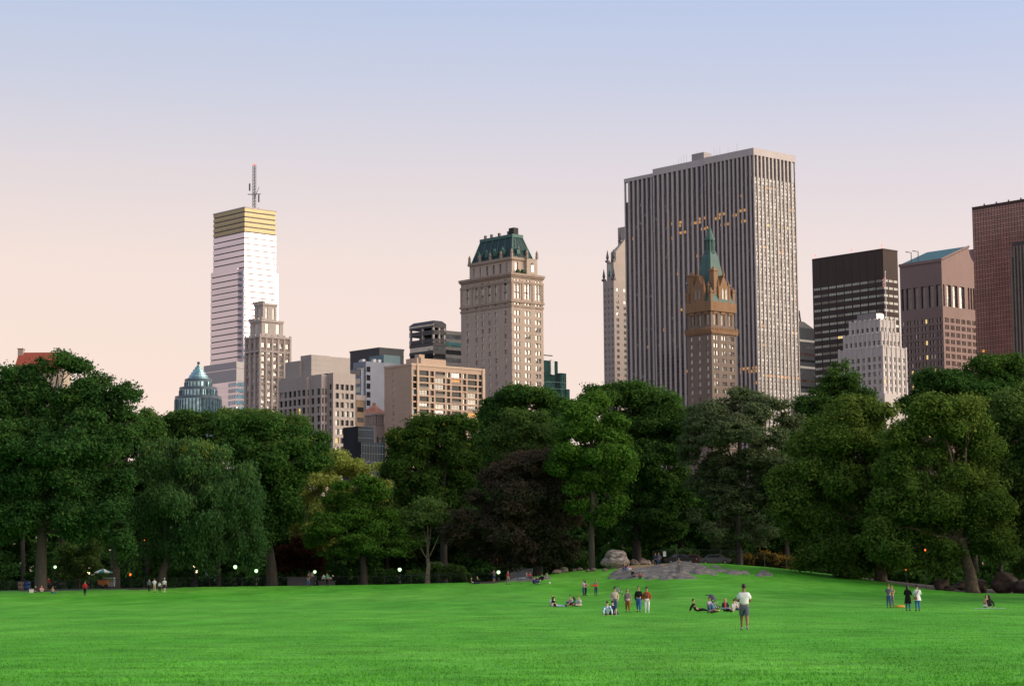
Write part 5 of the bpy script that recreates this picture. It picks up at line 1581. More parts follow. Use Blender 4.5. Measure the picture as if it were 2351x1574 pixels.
tree('locust_tree', 'tall feathery grey green tree in front of the marble slab skyscraper', 302,
     [(1690, 930, 55, 40), (1622, 960, 52, 40), (1760, 945, 50, 38), (1802, 985, 36, 42), (1690, 1005, 90, 50), (1605, 1035, 50, 55), (1775, 1040, 60, 50), (1650, 1095, 66, 52), (1740, 1110, 66, 55), (1620, 1150, 46, 45), (1788, 1150, 40, 50), (1690, 1170, 50, 40), (1750, 1205, 40, 30), (1640, 1205, 30, 30), (1720, 1240, 34, 24), (1660, 1245, 26, 20)],
     'grey', 50000, (1692, 1292), 15, .36, BARKG, 30, clump=.95, fork=.42, flat=.4)
tree('plane_tree', 'wide olive green plane tree with thick reddish trunk left of the women in coats', 284,
     [(1960, 948, 55, 38), (2012, 948, 44, 34), (1900, 988, 55, 42), (1858, 1045, 55, 46), (1948, 1025, 75, 52), (1812, 1105, 48, 44), (1888, 1105, 75, 55), (1988, 1095, 66, 55), (1797, 1155, 38, 34), (1858, 1185, 66, 50), (1940, 1190, 66, 55), (1890, 1250, 56, 42), (1972, 1262, 56, 36), (2025, 1180, 40, 50), (2015, 1240, 40, 40), (1865, 1285, 40, 22), (1925, 1295, 44, 26), (2035, 1285, 32, 22), (1990, 1300, 30, 18)],
     'olive', 70000, (2015, 1327), 27, .42, BARKM, 31, clump=1.3, fork=.34, flat=.75)
tree('plane_tree', 'largest olive plane tree with mottled flaking trunk at the right', 272,
     [(2150, 948, 72, 42), (2212, 948, 46, 42), (2100, 995, 56, 46), (2190, 1015, 85, 52), (2080, 1072, 66, 52), (2150, 1090, 76, 55), (2058, 1150, 56, 46), (2120, 1170, 66, 52), (2222, 1110, 56, 60), (2032, 1222, 52, 44), (2110, 1240, 46, 38), (2200, 1190, 56, 44), (2262, 1170, 46, 46), (1995, 1205, 38, 36), (2085, 1290, 34, 22), (2160, 1255, 36, 28), (2050, 1265, 46, 34), (2135, 1292, 30, 20), (2245, 1235, 46, 34), (2285, 1205, 40, 40), (2290, 1265, 34, 24)],
     'olive', 70000, (2223, 1354), 29, .42, BARKM, 32, clump=1.3, lean=-1.2, fork=.30, flat=.75)
tree('plane_tree', 'olive plane tree cut off by the right edge with low drooping boughs', 280,
     [(2292, 938, 55, 42), (2345, 925, 50, 48), (2310, 1010, 66, 60), (2292, 1100, 56, 55), (2355, 1100, 50, 66), (2330, 1190, 42, 52), (2350, 1290, 30, 30), (2400, 1000, 60, 80), (2400, 1180, 50, 70)],
     'olgreen', 42000, (2400, 1350), 24, .42, BARKM, 33, clump=1.3, fork=.35)
# second row
def row2(a): pass
G2 = 'trees of the second row'
tree('linden_tree', 'light green crown showing above the leaning tree, below the round glass tower', 345, [(440, 968, 55, 30), (385, 985, 50, 34), (505, 965, 45, 26), (460, 1010, 70, 40), (350, 965, 34, 26)], 'mid', 22000, (440, 1330), 14, .46, seed=41, group=G2)
tree('linden_tree', 'olive crown above the dark tree below the grey office block', 350, [(560, 958, 50, 22), (600, 965, 40, 24), (530, 985, 40, 30), (620, 1000, 60, 40)], 'olgreen', 15000, (560, 1330), 14, .46, seed=42, group=G2)
tree('oak_tree', 'dark tree filling the gap between the biggest oak and the light green crown', 330, [(310, 985, 40, 34), (340, 1010, 50, 50), (290, 1060, 60, 60), (370, 1090, 60, 60), (310, 1150, 60, 60)], 'dark', 24000, (262, 1330), 24, .46, seed=43, group=G2)
tree('oak_tree', 'big dark green crown below the mansard tower, right of the maple with orange leaves', 352, [(1210, 915, 62, 36), (1150, 945, 52, 46), (1262, 945, 38, 44), (1125, 1010, 42, 46), (1200, 985, 76, 50), (1280, 1000, 30, 50), (1110, 1080, 40, 55), (1160, 1060, 60, 50)], 'dark', 36000, (1190, 1320), 18, .46, seed=44, group=G2)
tree('linden_tree', 'rounded olive green crown above the purple tree', 325, [(1205, 968, 48, 38), (1168, 1012, 44, 44), (1240, 1010, 38, 46), (1200, 1050, 60, 40)], 'olgreen', 20000, (1190, 1320), 14, .42, seed=45, group=G2)
tree('elm_tree', 'broad dark green crown with two dark trunks behind the bedrock hump', 315, [(1440, 908, 80, 34), (1380, 915, 52, 34), (1518, 930, 55, 42), (1480, 970, 85, 52), (1542, 1000, 44, 55), (1480, 1055, 76, 55), (1530, 1110, 52, 52), (1445, 1130, 55, 52), (1500, 1170, 50, 40), (1420, 1190, 34, 34), (1530, 1200, 36, 32), (1480, 1225, 34, 22)], 'mid', 50000, (1458, 1293), 20, .44, seed=46, group=G2, fork=.42)
tree('poplar_tree', 'pointed light green crown in front of the white stepped building', 355, [(1925, 858, 26, 34), (1908, 905, 40, 40), (1962, 910, 40, 34), (1868, 940, 46, 46), (1840, 985, 46, 55), (1900, 960, 55, 50), (1945, 870, 20, 26)], 'mid', 19000, (1900, 1320), 14, .44, seed=47, group=G2)
tree('oak_tree', 'big dark green crown in front of the pink pediment tower', 342, [(2240, 845, 60, 36), (2150, 875, 62, 40), (2310, 865, 55, 46), (2200, 910, 95, 46), (2108, 925, 52, 40), (2300, 925, 60, 46), (2370, 900, 60, 60)], 'dark', 36000, (2230, 1330), 18, .46, seed=48, group=G2, deep=.8)
tree('oak_tree', 'dark crown between the grey green feathery tree and the olive planes', 330, [(1830, 1000, 40, 40), (1815, 1060, 40, 50), (1790, 1120, 50, 50), (1830, 1180, 50, 55), (1780, 1210, 50, 40)], 'dark', 20000, (1800, 1300), 16, .46, seed=49, group=G2)
tree('japanese_maple', 'small russet leaved tree left of the low stone wall', 305, [(690, 1262, 46, 26), (660, 1285, 34, 22), (722, 1282, 34, 22), (690, 1240, 26, 14)], 'russet', 8000, (690, 1334), 6, .34, seed=50, group='small trees at the meadow edge', clump=.8)
tree('young_tree', 'small olive brown tree behind the person in red left of centre', 312, [(180, 1265, 40, 40), (215, 1245, 36, 30), (160, 1295, 36, 30), (200, 1300, 34, 24)], 'olgreen', 5000, (180, 1334), 6, .38, seed=51, group='small trees at the meadow edge', clump=.9)
tree('young_maple', 'bright green low bough of a small tree under the bare limbed tree', 312, [(1035, 1308, 30, 14), (1005, 1300, 22, 12), (1060, 1318, 18, 9)], 'bright', 2600, (1030, 1333), 4, .34, seed=52, group='small trees at the meadow edge', clump=.8)
# the wood behind: trunks under a closed canopy
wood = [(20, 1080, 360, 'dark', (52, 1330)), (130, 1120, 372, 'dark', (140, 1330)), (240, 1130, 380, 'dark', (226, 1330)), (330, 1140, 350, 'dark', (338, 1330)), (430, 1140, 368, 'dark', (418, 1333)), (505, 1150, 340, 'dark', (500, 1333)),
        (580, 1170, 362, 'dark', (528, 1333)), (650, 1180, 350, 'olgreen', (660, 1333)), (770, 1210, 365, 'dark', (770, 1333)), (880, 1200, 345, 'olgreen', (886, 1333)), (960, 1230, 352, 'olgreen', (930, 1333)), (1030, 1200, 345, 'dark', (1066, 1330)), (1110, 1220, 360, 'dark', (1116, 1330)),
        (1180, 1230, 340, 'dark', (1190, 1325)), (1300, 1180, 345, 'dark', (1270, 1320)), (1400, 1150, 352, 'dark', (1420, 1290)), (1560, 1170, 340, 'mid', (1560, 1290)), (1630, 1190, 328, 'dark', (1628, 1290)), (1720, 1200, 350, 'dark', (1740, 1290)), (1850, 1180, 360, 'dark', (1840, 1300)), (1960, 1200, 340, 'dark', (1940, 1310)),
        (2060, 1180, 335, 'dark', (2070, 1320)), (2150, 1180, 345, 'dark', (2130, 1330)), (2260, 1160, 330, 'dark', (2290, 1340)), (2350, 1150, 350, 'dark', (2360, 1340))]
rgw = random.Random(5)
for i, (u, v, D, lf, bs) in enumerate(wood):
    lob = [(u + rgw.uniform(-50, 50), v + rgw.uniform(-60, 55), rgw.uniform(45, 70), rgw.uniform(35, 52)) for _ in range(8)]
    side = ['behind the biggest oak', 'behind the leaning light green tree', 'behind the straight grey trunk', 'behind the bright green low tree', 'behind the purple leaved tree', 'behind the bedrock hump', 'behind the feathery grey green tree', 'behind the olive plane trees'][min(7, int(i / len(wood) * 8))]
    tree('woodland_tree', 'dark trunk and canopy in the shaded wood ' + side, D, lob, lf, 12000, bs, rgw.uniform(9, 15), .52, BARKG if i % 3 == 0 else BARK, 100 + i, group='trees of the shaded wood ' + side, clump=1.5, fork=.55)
# understorey: a dense belt of bushes one cannot count
def belt(name, D0, D1, h0, h1, n, leaf, seed, size=.5, u0=-150, u1=2500):
    rg = np.random.default_rng(seed)
    lob = []
    for i in range(150):
        u = rg.uniform(u0, u1); D = rg.uniform(D0, D1)
        p = gat(u, D); h = rg.uniform(h0, h1)
        lob.append(((p.x, p.y, p.z + h * .45), (rg.uniform(2.5, 4.5), 2.6, h * .6)))
    me = leaf_mesh(name, lob, n, size, seed, LEAF[leaf], clump=1.0)
    NLEAF[0] += len(me.polygons)
    return tag(link(name, me), kind='stuff')
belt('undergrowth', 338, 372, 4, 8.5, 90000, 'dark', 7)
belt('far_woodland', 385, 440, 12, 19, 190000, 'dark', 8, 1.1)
def shrub(name, label, u, v, wu, hv, D, leaf, n, seed, group='shrubs at the meadow edge', size=.3):
    rg = random.Random(seed); s = D * K / F_
    g = gat(u * K, D); root = empty(name, g, 0, label, 'shrub', group)
    lob = []
    for i in range(6):
        lob.append(((rg.uniform(-.8, .8) * wu * s, rg.uniform(-1, 1), rg.uniform(.3, .75) * hv * s), (wu * s * .4, 1.3, hv * s * .36)))
    link('foliage', leaf_mesh('foliage', lob, n, size, seed, LEAF[leaf], clump=.5, per=22), root)
    b = MB()
    for c, r in lob: b.tube([(0, 0, -.2), (c[0] * .5, c[1] * .5, c[2] * .4), c], [.06, .04, .015], 5)
    b.build('stem', BARK, root)
for i, (u, wu, hv, lf, lb) in enumerate(((1712, 22, 28, 'gold', 'golden leaved shrub against the fence, nearest the feathery tree trunk'), (1752, 24, 34, 'gold', 'tallest golden leaved shrub along the wire fence'), (1796, 26, 30, 'gold', 'golden leaved shrub along the fence near the low olive boughs'),
        (1850, 26, 34, 'dark', 'dark green shrub at the right end of the wire fence'), (1905, 30, 38, 'dark', 'dark green shrub left of the thick reddish plane trunk'), (1330, 22, 44, 'mid', 'mid green shrub behind the row of brown stones'), (1395, 26, 40, 'dark', 'dark shrub behind the huge pale boulder'),
        (1560, 40, 36, 'dark', 'dark shrub behind the blurred dark car'), (1670, 30, 40, 'mid', 'mid green shrub at the foot of the feathery tree'), (1110, 30, 40, 'dark', 'dark shrub behind the lamp beside the purple tree'), (960, 40, 30, 'dark', 'dark shrub behind the bare limbed tree'), (880, 36, 34, 'dark', 'dark shrub left of the lone lamp'),
        (560, 36, 38, 'dark', 'dark shrub behind the two neighbouring lamps'), (2090, 40, 40, 'dark', 'dark shrub left of the dark boulders'), (2180, 50, 46, 'dark', 'dark shrub behind the seated figure on the rock'), (1980, 40, 40, 'dark', 'dark shrub right behind the thick reddish plane trunk'))):
    shrub('shrub', lb, u, 1300, wu, hv, 312 if lf == 'gold' else 318 + (i % 3) * 6, lf, 3000, 300 + i)

# big trees west of the meadow, right of the picture: they shade the far side of the lawn
for i, (x, y) in enumerate(((94, 262), (80, 250), (74, 228), (66, 205), (92, 215), (108, 236), (66, 190), (65, 222))):
    pu = proj((x, y, 8))[0] / K
    sc = F_ / y / K
    lob = [(pu + rgw.uniform(-6, 6) * sc, 1340 - rgw.uniform(6, 21) * sc, rgw.uniform(3.5, 5) * sc, rgw.uniform(3, 4) * sc) for _ in range(11)]
    tree('plane_tree', 'plane tree standing west of the meadow beyond the right edge', y, lob, 'olive', 16000, (pu, 1340), .5, .7, BARKM, 400 + i, group='plane trees west of the meadow', clump=1.6, fork=.4)
# ------------------------------------------------------------------ lamps, fences, cars, walls, carts
IRON = mat('black_iron', (.012, .014, .013), .5, .3, var=.1)
GLOBE = mat('lit_lamp_globe', (.8, .9, .8), .4, var=0, emit=(.50, 1.0, .42), es=1.9)
GLOBEW = mat('warm_lit_lamp_globe', (.8, .8, .6), .4, var=0, emit=(1.0, .80, .42), es=3.0)
def lamp(label, u, v, D, m, r=.20):
    p = at(u * K, v * K, D); g = ground(p.x, p.y)
    root = empty('street_lamp', (p.x, p.y, g), 0, label, 'street lamp', 'park lamps under the trees')
    h = p.z - g
    b = MB().cone(0, 0, .22, -.1, .16, .5, 8).cone(0, 0, .13, .5, .07, 1.1, 8).tube([(0, 0, 1), (0, 0, h - .45)], .06, 6).cone(0, 0, .07, h - .5, .2, h - .34, 8)
    b.build('post', IRON, root, True)
    b = MB().ball((0, 0, h), (r, r, r * 1.15), 12, 9, lambda d: 1 - .18 * max(0, -d[2])); b.build('lamp_globe', m, root, True)
    b = MB().cone(0, 0, .16, h + r * .95, .05, h + r * 1.25, 8).cone(0, 0, .04, h + r * 1.25, .02, h + r * 1.6, 6); b.build('finial', IRON, root)
lamp('lit lamp right behind the biggest oak trunk', 126, 1296, 296, GLOBE)
lamp('small lit lamp above the person in the red jacket', 203, 1309, 320, GLOBEW, .22)
lamp('lit lamp at the trunk below the yellow tipped leaning tree, left of its neighbour', 538, 1296, 300, GLOBE, .26)
lamp('lit lamp just left of the straight grey trunk', 586, 1305, 290, GLOBE, .23)
lamp('lit lamp above the two people in black tops and jeans', 720, 1307, 291, GLOBE)
lamp('lone bright lamp left of the bare limbed tree', 914, 1302, 290, GLOBE, .24)
lamp('lit lamp left of the people under the purple tree', 1140, 1308, 289, GLOBE, .23)
lamp('faint warm lamp deep in the wood, upper of two', 445, 1294, 335, GLOBEW, .2)
lamp('faint warm lamp deep in the wood, lower of two', 450, 1306, 335, GLOBEW, .22)
ORL = mat('orange_signal', (.5, .1, .01), .4, var=0, emit=(1, .15, .02), es=2.0)
def signal(label, u, v, D, r=.16):
    p = at(u * K, v * K, D); g = ground(p.x, p.y); h = p.z - g
    root = empty('signal_light', (p.x, p.y, g), 0, label, 'signal light', 'small orange lights in the wood')
    b = MB().tube([(0, .15, 0), (0, .15, h + .3)], .025, 6).box(-.16, .16, .02, .2, h - .22, h + .3); b.build('post', IRON, root)
    b = MB().ball((0, 0, h), (r, .07, r * 1.2), 10, 7); b.build('lens', ORL, root, True)
signal('orange light below the oak, beside the umbrella cart', 298, 1313, 322)
signal('orange light among leaves left of the leaning forked trunk', 330, 1236, 296, .14)
signal('orange light left of the purple tree above the lamp', 1139, 1279, 302, .13)
signal('brightest orange light under the olive planes', 2116, 1257, 266, .11)
signal('faint orange light low between the plane trunks', 2072, 1301, 300, .11)

WIRE = mat('fence_wire', (.05, .06, .06), .6, .4, var=.1)
def fence(label, us, Ds, hgt, name='fence', step=2.6):
    pts = []
    for i in range(len(us) - 1):
        a, c = gat(us[i] * K, Ds[i]), gat(us[i + 1] * K, Ds[i + 1])
        n = max(1, int((c - a).length / step))
        for k in range(n): pts.append(a.lerp(c, k / n))
    pts.append(gat(us[-1] * K, Ds[-1]))
    pts = [Vector((p.x, p.y, ground(p.x, p.y))) for p in pts]
    root = empty(name, pts[0], 0, label, 'fence')
    o = pts[0]
    pm = MB().tube([(0, 0, -.3), (0, 0, hgt + .05)], .045, 6).mesh('post', WIRE)
    for p in pts:
        q = link('post', pm, root); q.location = p - o
    b = MB().tube([p - o + Vector((0, 0, hgt)) for p in pts], .035, 5); b.build('top_rail', WIRE, root)
    b = MB()
    for k in range(1, 5): b.tube([p - o + Vector((0, .02, hgt * k / 5)) for p in pts], .010, 3, False)
    for a, c in zip(pts, pts[1:]):
        for k in range(10): b.tube([a.lerp(c, k / 10) - o + Vector((0, .02, .1)), a.lerp(c, min(1, k / 10 + .18)) - o + Vector((0, .02, hgt))], .006, 3, False)
    b.build('wire_mesh', WIRE, root)
fence('tall wire mesh fence on the crest behind the bedrock hump', (1495, 1600, 1700, 1800, 1890), (299, 300, 300, 299, 297), 1.9)
fence('low black wire fence along the far edge of the meadow', (-40, 150, 330, 480, 700, 940, 1130, 1240), (297, 297, 296.5, 296, 296, 296, 295.5, 294), 1.15, step=3.4)
SIGNM = mat('white_sign_face', (.75, .76, .76), .5, var=.04)
p = gat(1521 * K, 298.6); root = empty('notice_sign', p, 0, 'small white notice hanging on the wire fence behind the standing couple', 'sign')
MB().box(-.2, .2, -.03, 0, 1.05, 1.75).build('panel', SIGNM, root)
b = MB()
for i, (w, z) in enumerate(((.26, 1.64), (.30, 1.56), (.22, 1.48), (.28, 1.40), (.24, 1.32))): b.box(-w / 2, w / 2, -.034, -.031, z, z + .022)
b.build('faint_lines', mat('sign_grey', (.4, .42, .44), .6, var=.1), root)
STONEW = stone('grey_wall_stone', (.13, .125, .13), .15)
def lowwall(label, u0, u1, v0, D, m=None):
    a, c = gat(u0 * K, D), gat(u1 * K, D); t = at((u0 + u1) / 2 * K, v0 * K, D).z
    b = MB(); L = (c - a).length
    b.box(0, L, 0, .5, -.4, t - a.z); b.box(-.1, L + .1, -.08, .58, t - a.z + .003, t - a.z + .18)
    o = b.build('stone_wall', m or STONEW); o.location = a; tag(o, label, 'wall')
lowwall('low grey stone wall between the straight grey trunk and the lamp', 657, 722, 1321, 303)
lowwall('low grey stone wall behind the white and green clad pair', 728, 765, 1330, 302)
lowwall('pale grey wall showing behind the trunks of the purple tree', 1166, 1222, 1302, 318, mat('pale_grey_render', (.20, .21, .22), .8, var=.15))
# cars on the drive behind the fence
def car(label, u, D, paint, rz=0):
    g = gat(u * K, D); root = empty('parked_car', g + Vector((0, 0, .0)), rz, label, 'car', 'cars on the drive behind the fence')
    prof = [(-2.2, .45), (-2.25, .8), (-1.5, .95), (-.9, 1.42), (.7, 1.45), (1.35, .98), (2.15, .86), (2.25, .5), (2.1, .3), (-2.1, .3)]
    b = MB(); n = len(prof)
    def wd(z): return .86 if z < 1.0 else .66
    for s_ in (-1, 1): b.q(*[(x, s_ * wd(z), z) for x, z in (prof if s_ < 0 else prof[::-1])])
    for i in range(n):
        (xa, za), (xb_, zb_) = prof[i], prof[(i + 1) % n]
        b.q((xa, -wd(za), za), (xb_, -wd(zb_), zb_), (xb_, wd(zb_), zb_), (xa, wd(za), za))
    b.build('body', paint, root)
    b = MB()
    for s_ in (-1, 1): b.q(*[(x, s_ * (y + .012), z) for x, y, z in ((-1.3, .86 - .02, 1.0), (1.15, .86 - .02, 1.02), (.62, .69, 1.38), (-.85, .69, 1.36))])
    b.build('side_window', G_DARK, root)
    tm = mat('tyre_rubber', (.015, .015, .015), .8, var=.1); rm = mat('wheel_rim', (.3, .3, .3), .4, .6, var=.1)
    for x in (-1.4, 1.35):
        for y in (-.8, .8):
            b = MB(); b.tube([(x, y - .11, .32), (x, y + .11, .32)], .32, 14); w_ = b.build('wheel', tm, root)
            b = MB(); b.tube([(x, y - .13, .32), (x, y + .13, .32)], .18, 10); b.build('rim', rm, w_)
    for y in (-.6, .6):
        MB().box(2.2, 2.27, y - .18, y + .18, .58, .74).build('headlight', SIGNM, root)
        MB().box(-2.28, -2.22, y - .16, y + .16, .62, .78).build('tail_light', mat('tail_light_red', (.3, .02, .02), .4, var=.05), root)
car('dark grey car nearest the person on the bedrock hump, seen through the fence', 1556, 309, mat('dark_grey_paint', (.025, .022, .022), .5, .0, var=.05), .05)
car('dull red car half hidden by the bedrock hump, seen through the fence', 1584, 316, mat('dull_red_paint', (.11, .022, .02), .5, .0, var=.05), .03)
car('pale blue grey car farthest right behind the fence', 1636, 312, mat('pale_blue_paint', (.10, .115, .135), .5, .0, var=.05), 0)
# the drink cart with its umbrella, bins, and such at the left
p = gat(236 * K, 305); root = empty('umbrella_cart', p, 0, 'orange drinks cart under a white and green umbrella at the left', 'cart')
MB().box(-.7, .7, -.4, .4, .4, 1.1).box(-.75, .75, -.45, .45, 1.103, 1.16).build('cart_body', mat('orange_panel', (.45, .16, .03), .6, var=.1), root)
for x in (-.5, .5): MB().tube([(x, -.5, .3), (x, -.42, .3)], .3, 12).build('wheel', IRON, root)
MB().tube([(0, 0, 1.1), (0, 0, 2.6)], .03, 6).build('pole', WIRE, root)
b = MB(); n = 10
for i in range(n):
    a0, a1 = 2 * math.pi * i / n, 2 * math.pi * (i + 1) / n; b.k = i % 2
    b.q((0, 0, 2.75), (1.3 * math.cos(a0), 1.3 * math.sin(a0), 2.25), (1.3 * math.cos(a1), 1.3 * math.sin(a1), 2.25))
    b.q((1.3 * math.cos(a0), 1.3 * math.sin(a0), 2.25), (1.3 * math.cos(a0), 1.3 * math.sin(a0), 2.12), (1.3 * math.cos(a1), 1.3 * math.sin(a1), 2.12), (1.3 * math.cos(a1), 1.3 * math.sin(a1), 2.25))
b.build('canopy', [mat('white_canvas', (.7, .72, .7), .8, var=.05), mat('green_canvas', (.05, .25, .16), .8, var=.05)], root)
p = gat(249 * K, 306); b = MB(); b.box(-.8, .8, -.4, .4, .25, 1.5); b.k = 1; b.box(-.7, .7, -.41, -.402, .9, 1.4)
for x in (-.5, .5): b.box(x - .08, x + .08, -.3, .3, 0, .25)
o = b.build('food_cart', [mat('pale_blue_metal', (.35, .42, .45), .5, var=.06), G_SKY]); o.location = p; tag(o, 'pale blue box cart right of the orange umbrella cart', 'cart')
def barrel(label, u, D, m):
    p = gat(u * K, D); o = MB().cone(0, 0, .42, 0, .48, .55, 14).cone(0, 0, .48, .55, .44, 1.1, 14).cone(0, 0, .46, 1.1, .5, 1.18, 14).build('litter_bin', m, None, True)
    o.location = p; tag(o, label, 'bin', 'bins left of the biggest oak trunk')
barrel('tan litter bin left of the biggest oak trunk', 49, 298, mat('tan_bin', (.28, .19, .13), .7, var=.1))
barrel('blue recycling bin right of the tan bin', 62, 298, mat('blue_bin', (.02, .08, .25), .6, var=.1))
def bench(label, u, D):
    p = gat(u * K, D); root = empty('park_bench', p, 0, label, 'bench', 'benches on the path at the left')
    wd = mat('dark_bench_wood', (.05, .05, .045), .7, var=.2, scale=3)
    b = MB(); [b.box(-.9, .9, -.22 + .11 * i, -.13 + .11 * i, .43, .47) for i in range(4)]; b.build('seat', wd, root)
    b = MB(); [b.box(-.9, .9, .24 + .02 * i, .27 + .02 * i, .55 + .12 * i, .64 + .12 * i) for i in range(3)]; b.build('backrest', wd, root)
    for x in (-.75, .75):
        for y in (-.2, .22): MB().box(x - .03, x + .03, y - .03, y + .03, 0, .43).build('leg', IRON, root)
bench('dark park bench right of the biggest oak trunk', 118, 298)
bench('dark park bench farther from the biggest oak trunk, left of the small olive brown tree', 134, 298)
# loose things on the grass
p = hit(72 * K, 1355 * K); root = empty('cooler_box', p, .1, 'white cooler box beside the two seated women at the left', 'cooler')
cw = mat('cooler_white', (.62, .6, .55), .5, var=.05)
MB().frus((-.24, .24, -.16, .16), .02, (-.27, .27, -.18, .18), .34).build('box', cw, root)
MB().box(-.29, .29, -.2, .2, .345, .42).build('lid', cw, root)
MB().tube([(-.3, 0, .3), (-.31, 0, .5), (.31, 0, .5), (.3, 0, .3)], .018, 5).build('handle', FRAME_L, root)
o = MB().ball((0, 0, .13), .13, 14, 10).build('ball', mat('white_ball', (.75, .75, .75), .5, var=.05), None, True); o.location = hit(1257 * K, 1335 * K); tag(o, 'small white ball on the slope right of the seated people in black', 'ball')
b = MB(); b.ball((0, 0, .05), (.36, .22, .13), 16, 9, lambda d: 1 + .18 * math.sin(5 * d[0] + 3 * d[1]) + .12 * math.sin(11 * d[1])); o = b.build('bag', mat('orange_cloth', (.60, .26, .02), .8, var=.15, scale=6), None, True); o.location = hit(2059 * K, 1388 * K); tag(o, 'orange yellow cloth bag lying right of the embracing couple', 'bag')
o = MB().cone(0, 0, .14, 0, .13, .03, 16).build('flying_disc', mat('tan_plastic', (.5, .4, .22), .5, var=.05), None, True); o.location = hit(1388 * K, 1380 * K) + Vector((0, 0, .12)); tag(o, 'tan flying disc just above the grass left of the man in the beige jacket', 'flying disc')
bl = hit(2262 * K, 1391 * K); b = MB()
nx = 14
for i in range(nx):
    for j in range(6):
        xa, xb_ = -1.0 + 2.0 * i / nx, -1.0 + 2.0 * (i + 1) / nx; ya, yb = -.7 + 1.4 * j / 6, -.7 + 1.4 * (j + 1) / 6
        zz = lambda x, y: .03 + .018 * math.sin(5 * x + 2 * y) * math.sin(4 * y)
        b.k = 1 if (i + j) % 5 == 0 else 0
        b.q(*[(x, y, zz(x, y)) for x, y in ((xa, ya), (xb_, ya), (xb_, yb), (xa, yb))])
o = b.build('picnic_blanket', [mat('pale_blue_cloth', (.42, .58, .66), .9, var=.08, scale=3), mat('white_cloth', (.62, .66, .68), .9, var=.05)], None, True); o.location = bl; tag(o, 'pale blue blanket under the pair at the far right', 'blanket')
def stroller(label, u, v, rz, hood, folded=False):
    p = hit(u * K, v * K); root = empty('stroller', p, rz, label, 'stroller', 'strollers on the meadow')
    dk = mat('stroller_frame', (.03, .03, .035), .5, .3, var=.1)
    b = MB()
    for x in (-.22, .22):
        b.tube([(x, -.42, .1), (x, .05, .45), (x, .38, .98), (x, .5, 1.06)], .02, 6); b.tube([(x, .38, .1), (x, .05, .45), (x, -.2, .62)], .02, 6)
    b.tube([(-.22, .5, 1.06), (-.22, .6, 1.0), (.22, .6, 1.0), (.22, .5, 1.06)], .026, 6); b.tube([(-.22, .38, .1), (.22, .38, .1)], .015, 5)
    b.build('frame', dk, root, True)
    for x in (-.24, .24):
        for y in (-.42, .38):
            w_ = MB().tube([(x - .02, y, .1), (x + .02, y, .1)], .1, 12).build('wheel', mat('tyre_rubber', (.015,) * 3), root)
            MB().tube([(x - .025, y, .1), (x + .025, y, .1)], .055, 10).build('rim', mat('white_rim', (.6, .6, .62), .5, var=.05), w_)
    MB().frus((-.2, .2, -.3, .16), .38, (-.21, .21, -.34, .2), .46).frus((-.2, .2, .1, .2), .44, (-.2, .2, .32, .4), .92).build('seat', mat('stroller_cloth', (.45, .46, .5), .8, var=.1), root)
    if hood:
        b = MB(); n = 9; m_ = 7
        for i in range(n):
            for j in range(m_):
                def S(a, c): a = -.35 + a * 2.05; c = c * math.pi; return (-.27 * math.cos(c), .22 - .42 * math.sin(a) * math.sin(c) ** .5, .68 + .42 * math.cos(a) * math.sin(c) ** .5)
                b.q(S(i / n, j / m_), S((i + 1) / n, j / m_), S((i + 1) / n, (j + 1) / m_), S(i / n, (j + 1) / m_))
        b.build('hood', mat('navy_hood', (.05, .05, .09), .7, var=.15), root, True)
stroller('black buggy with pale seat standing behind the man in the beige jacket', 1416, 1362, 2.5, False)
stroller('buggy with black looped handle and navy hood behind the seated group', 1632, 1390, 1.35, True)
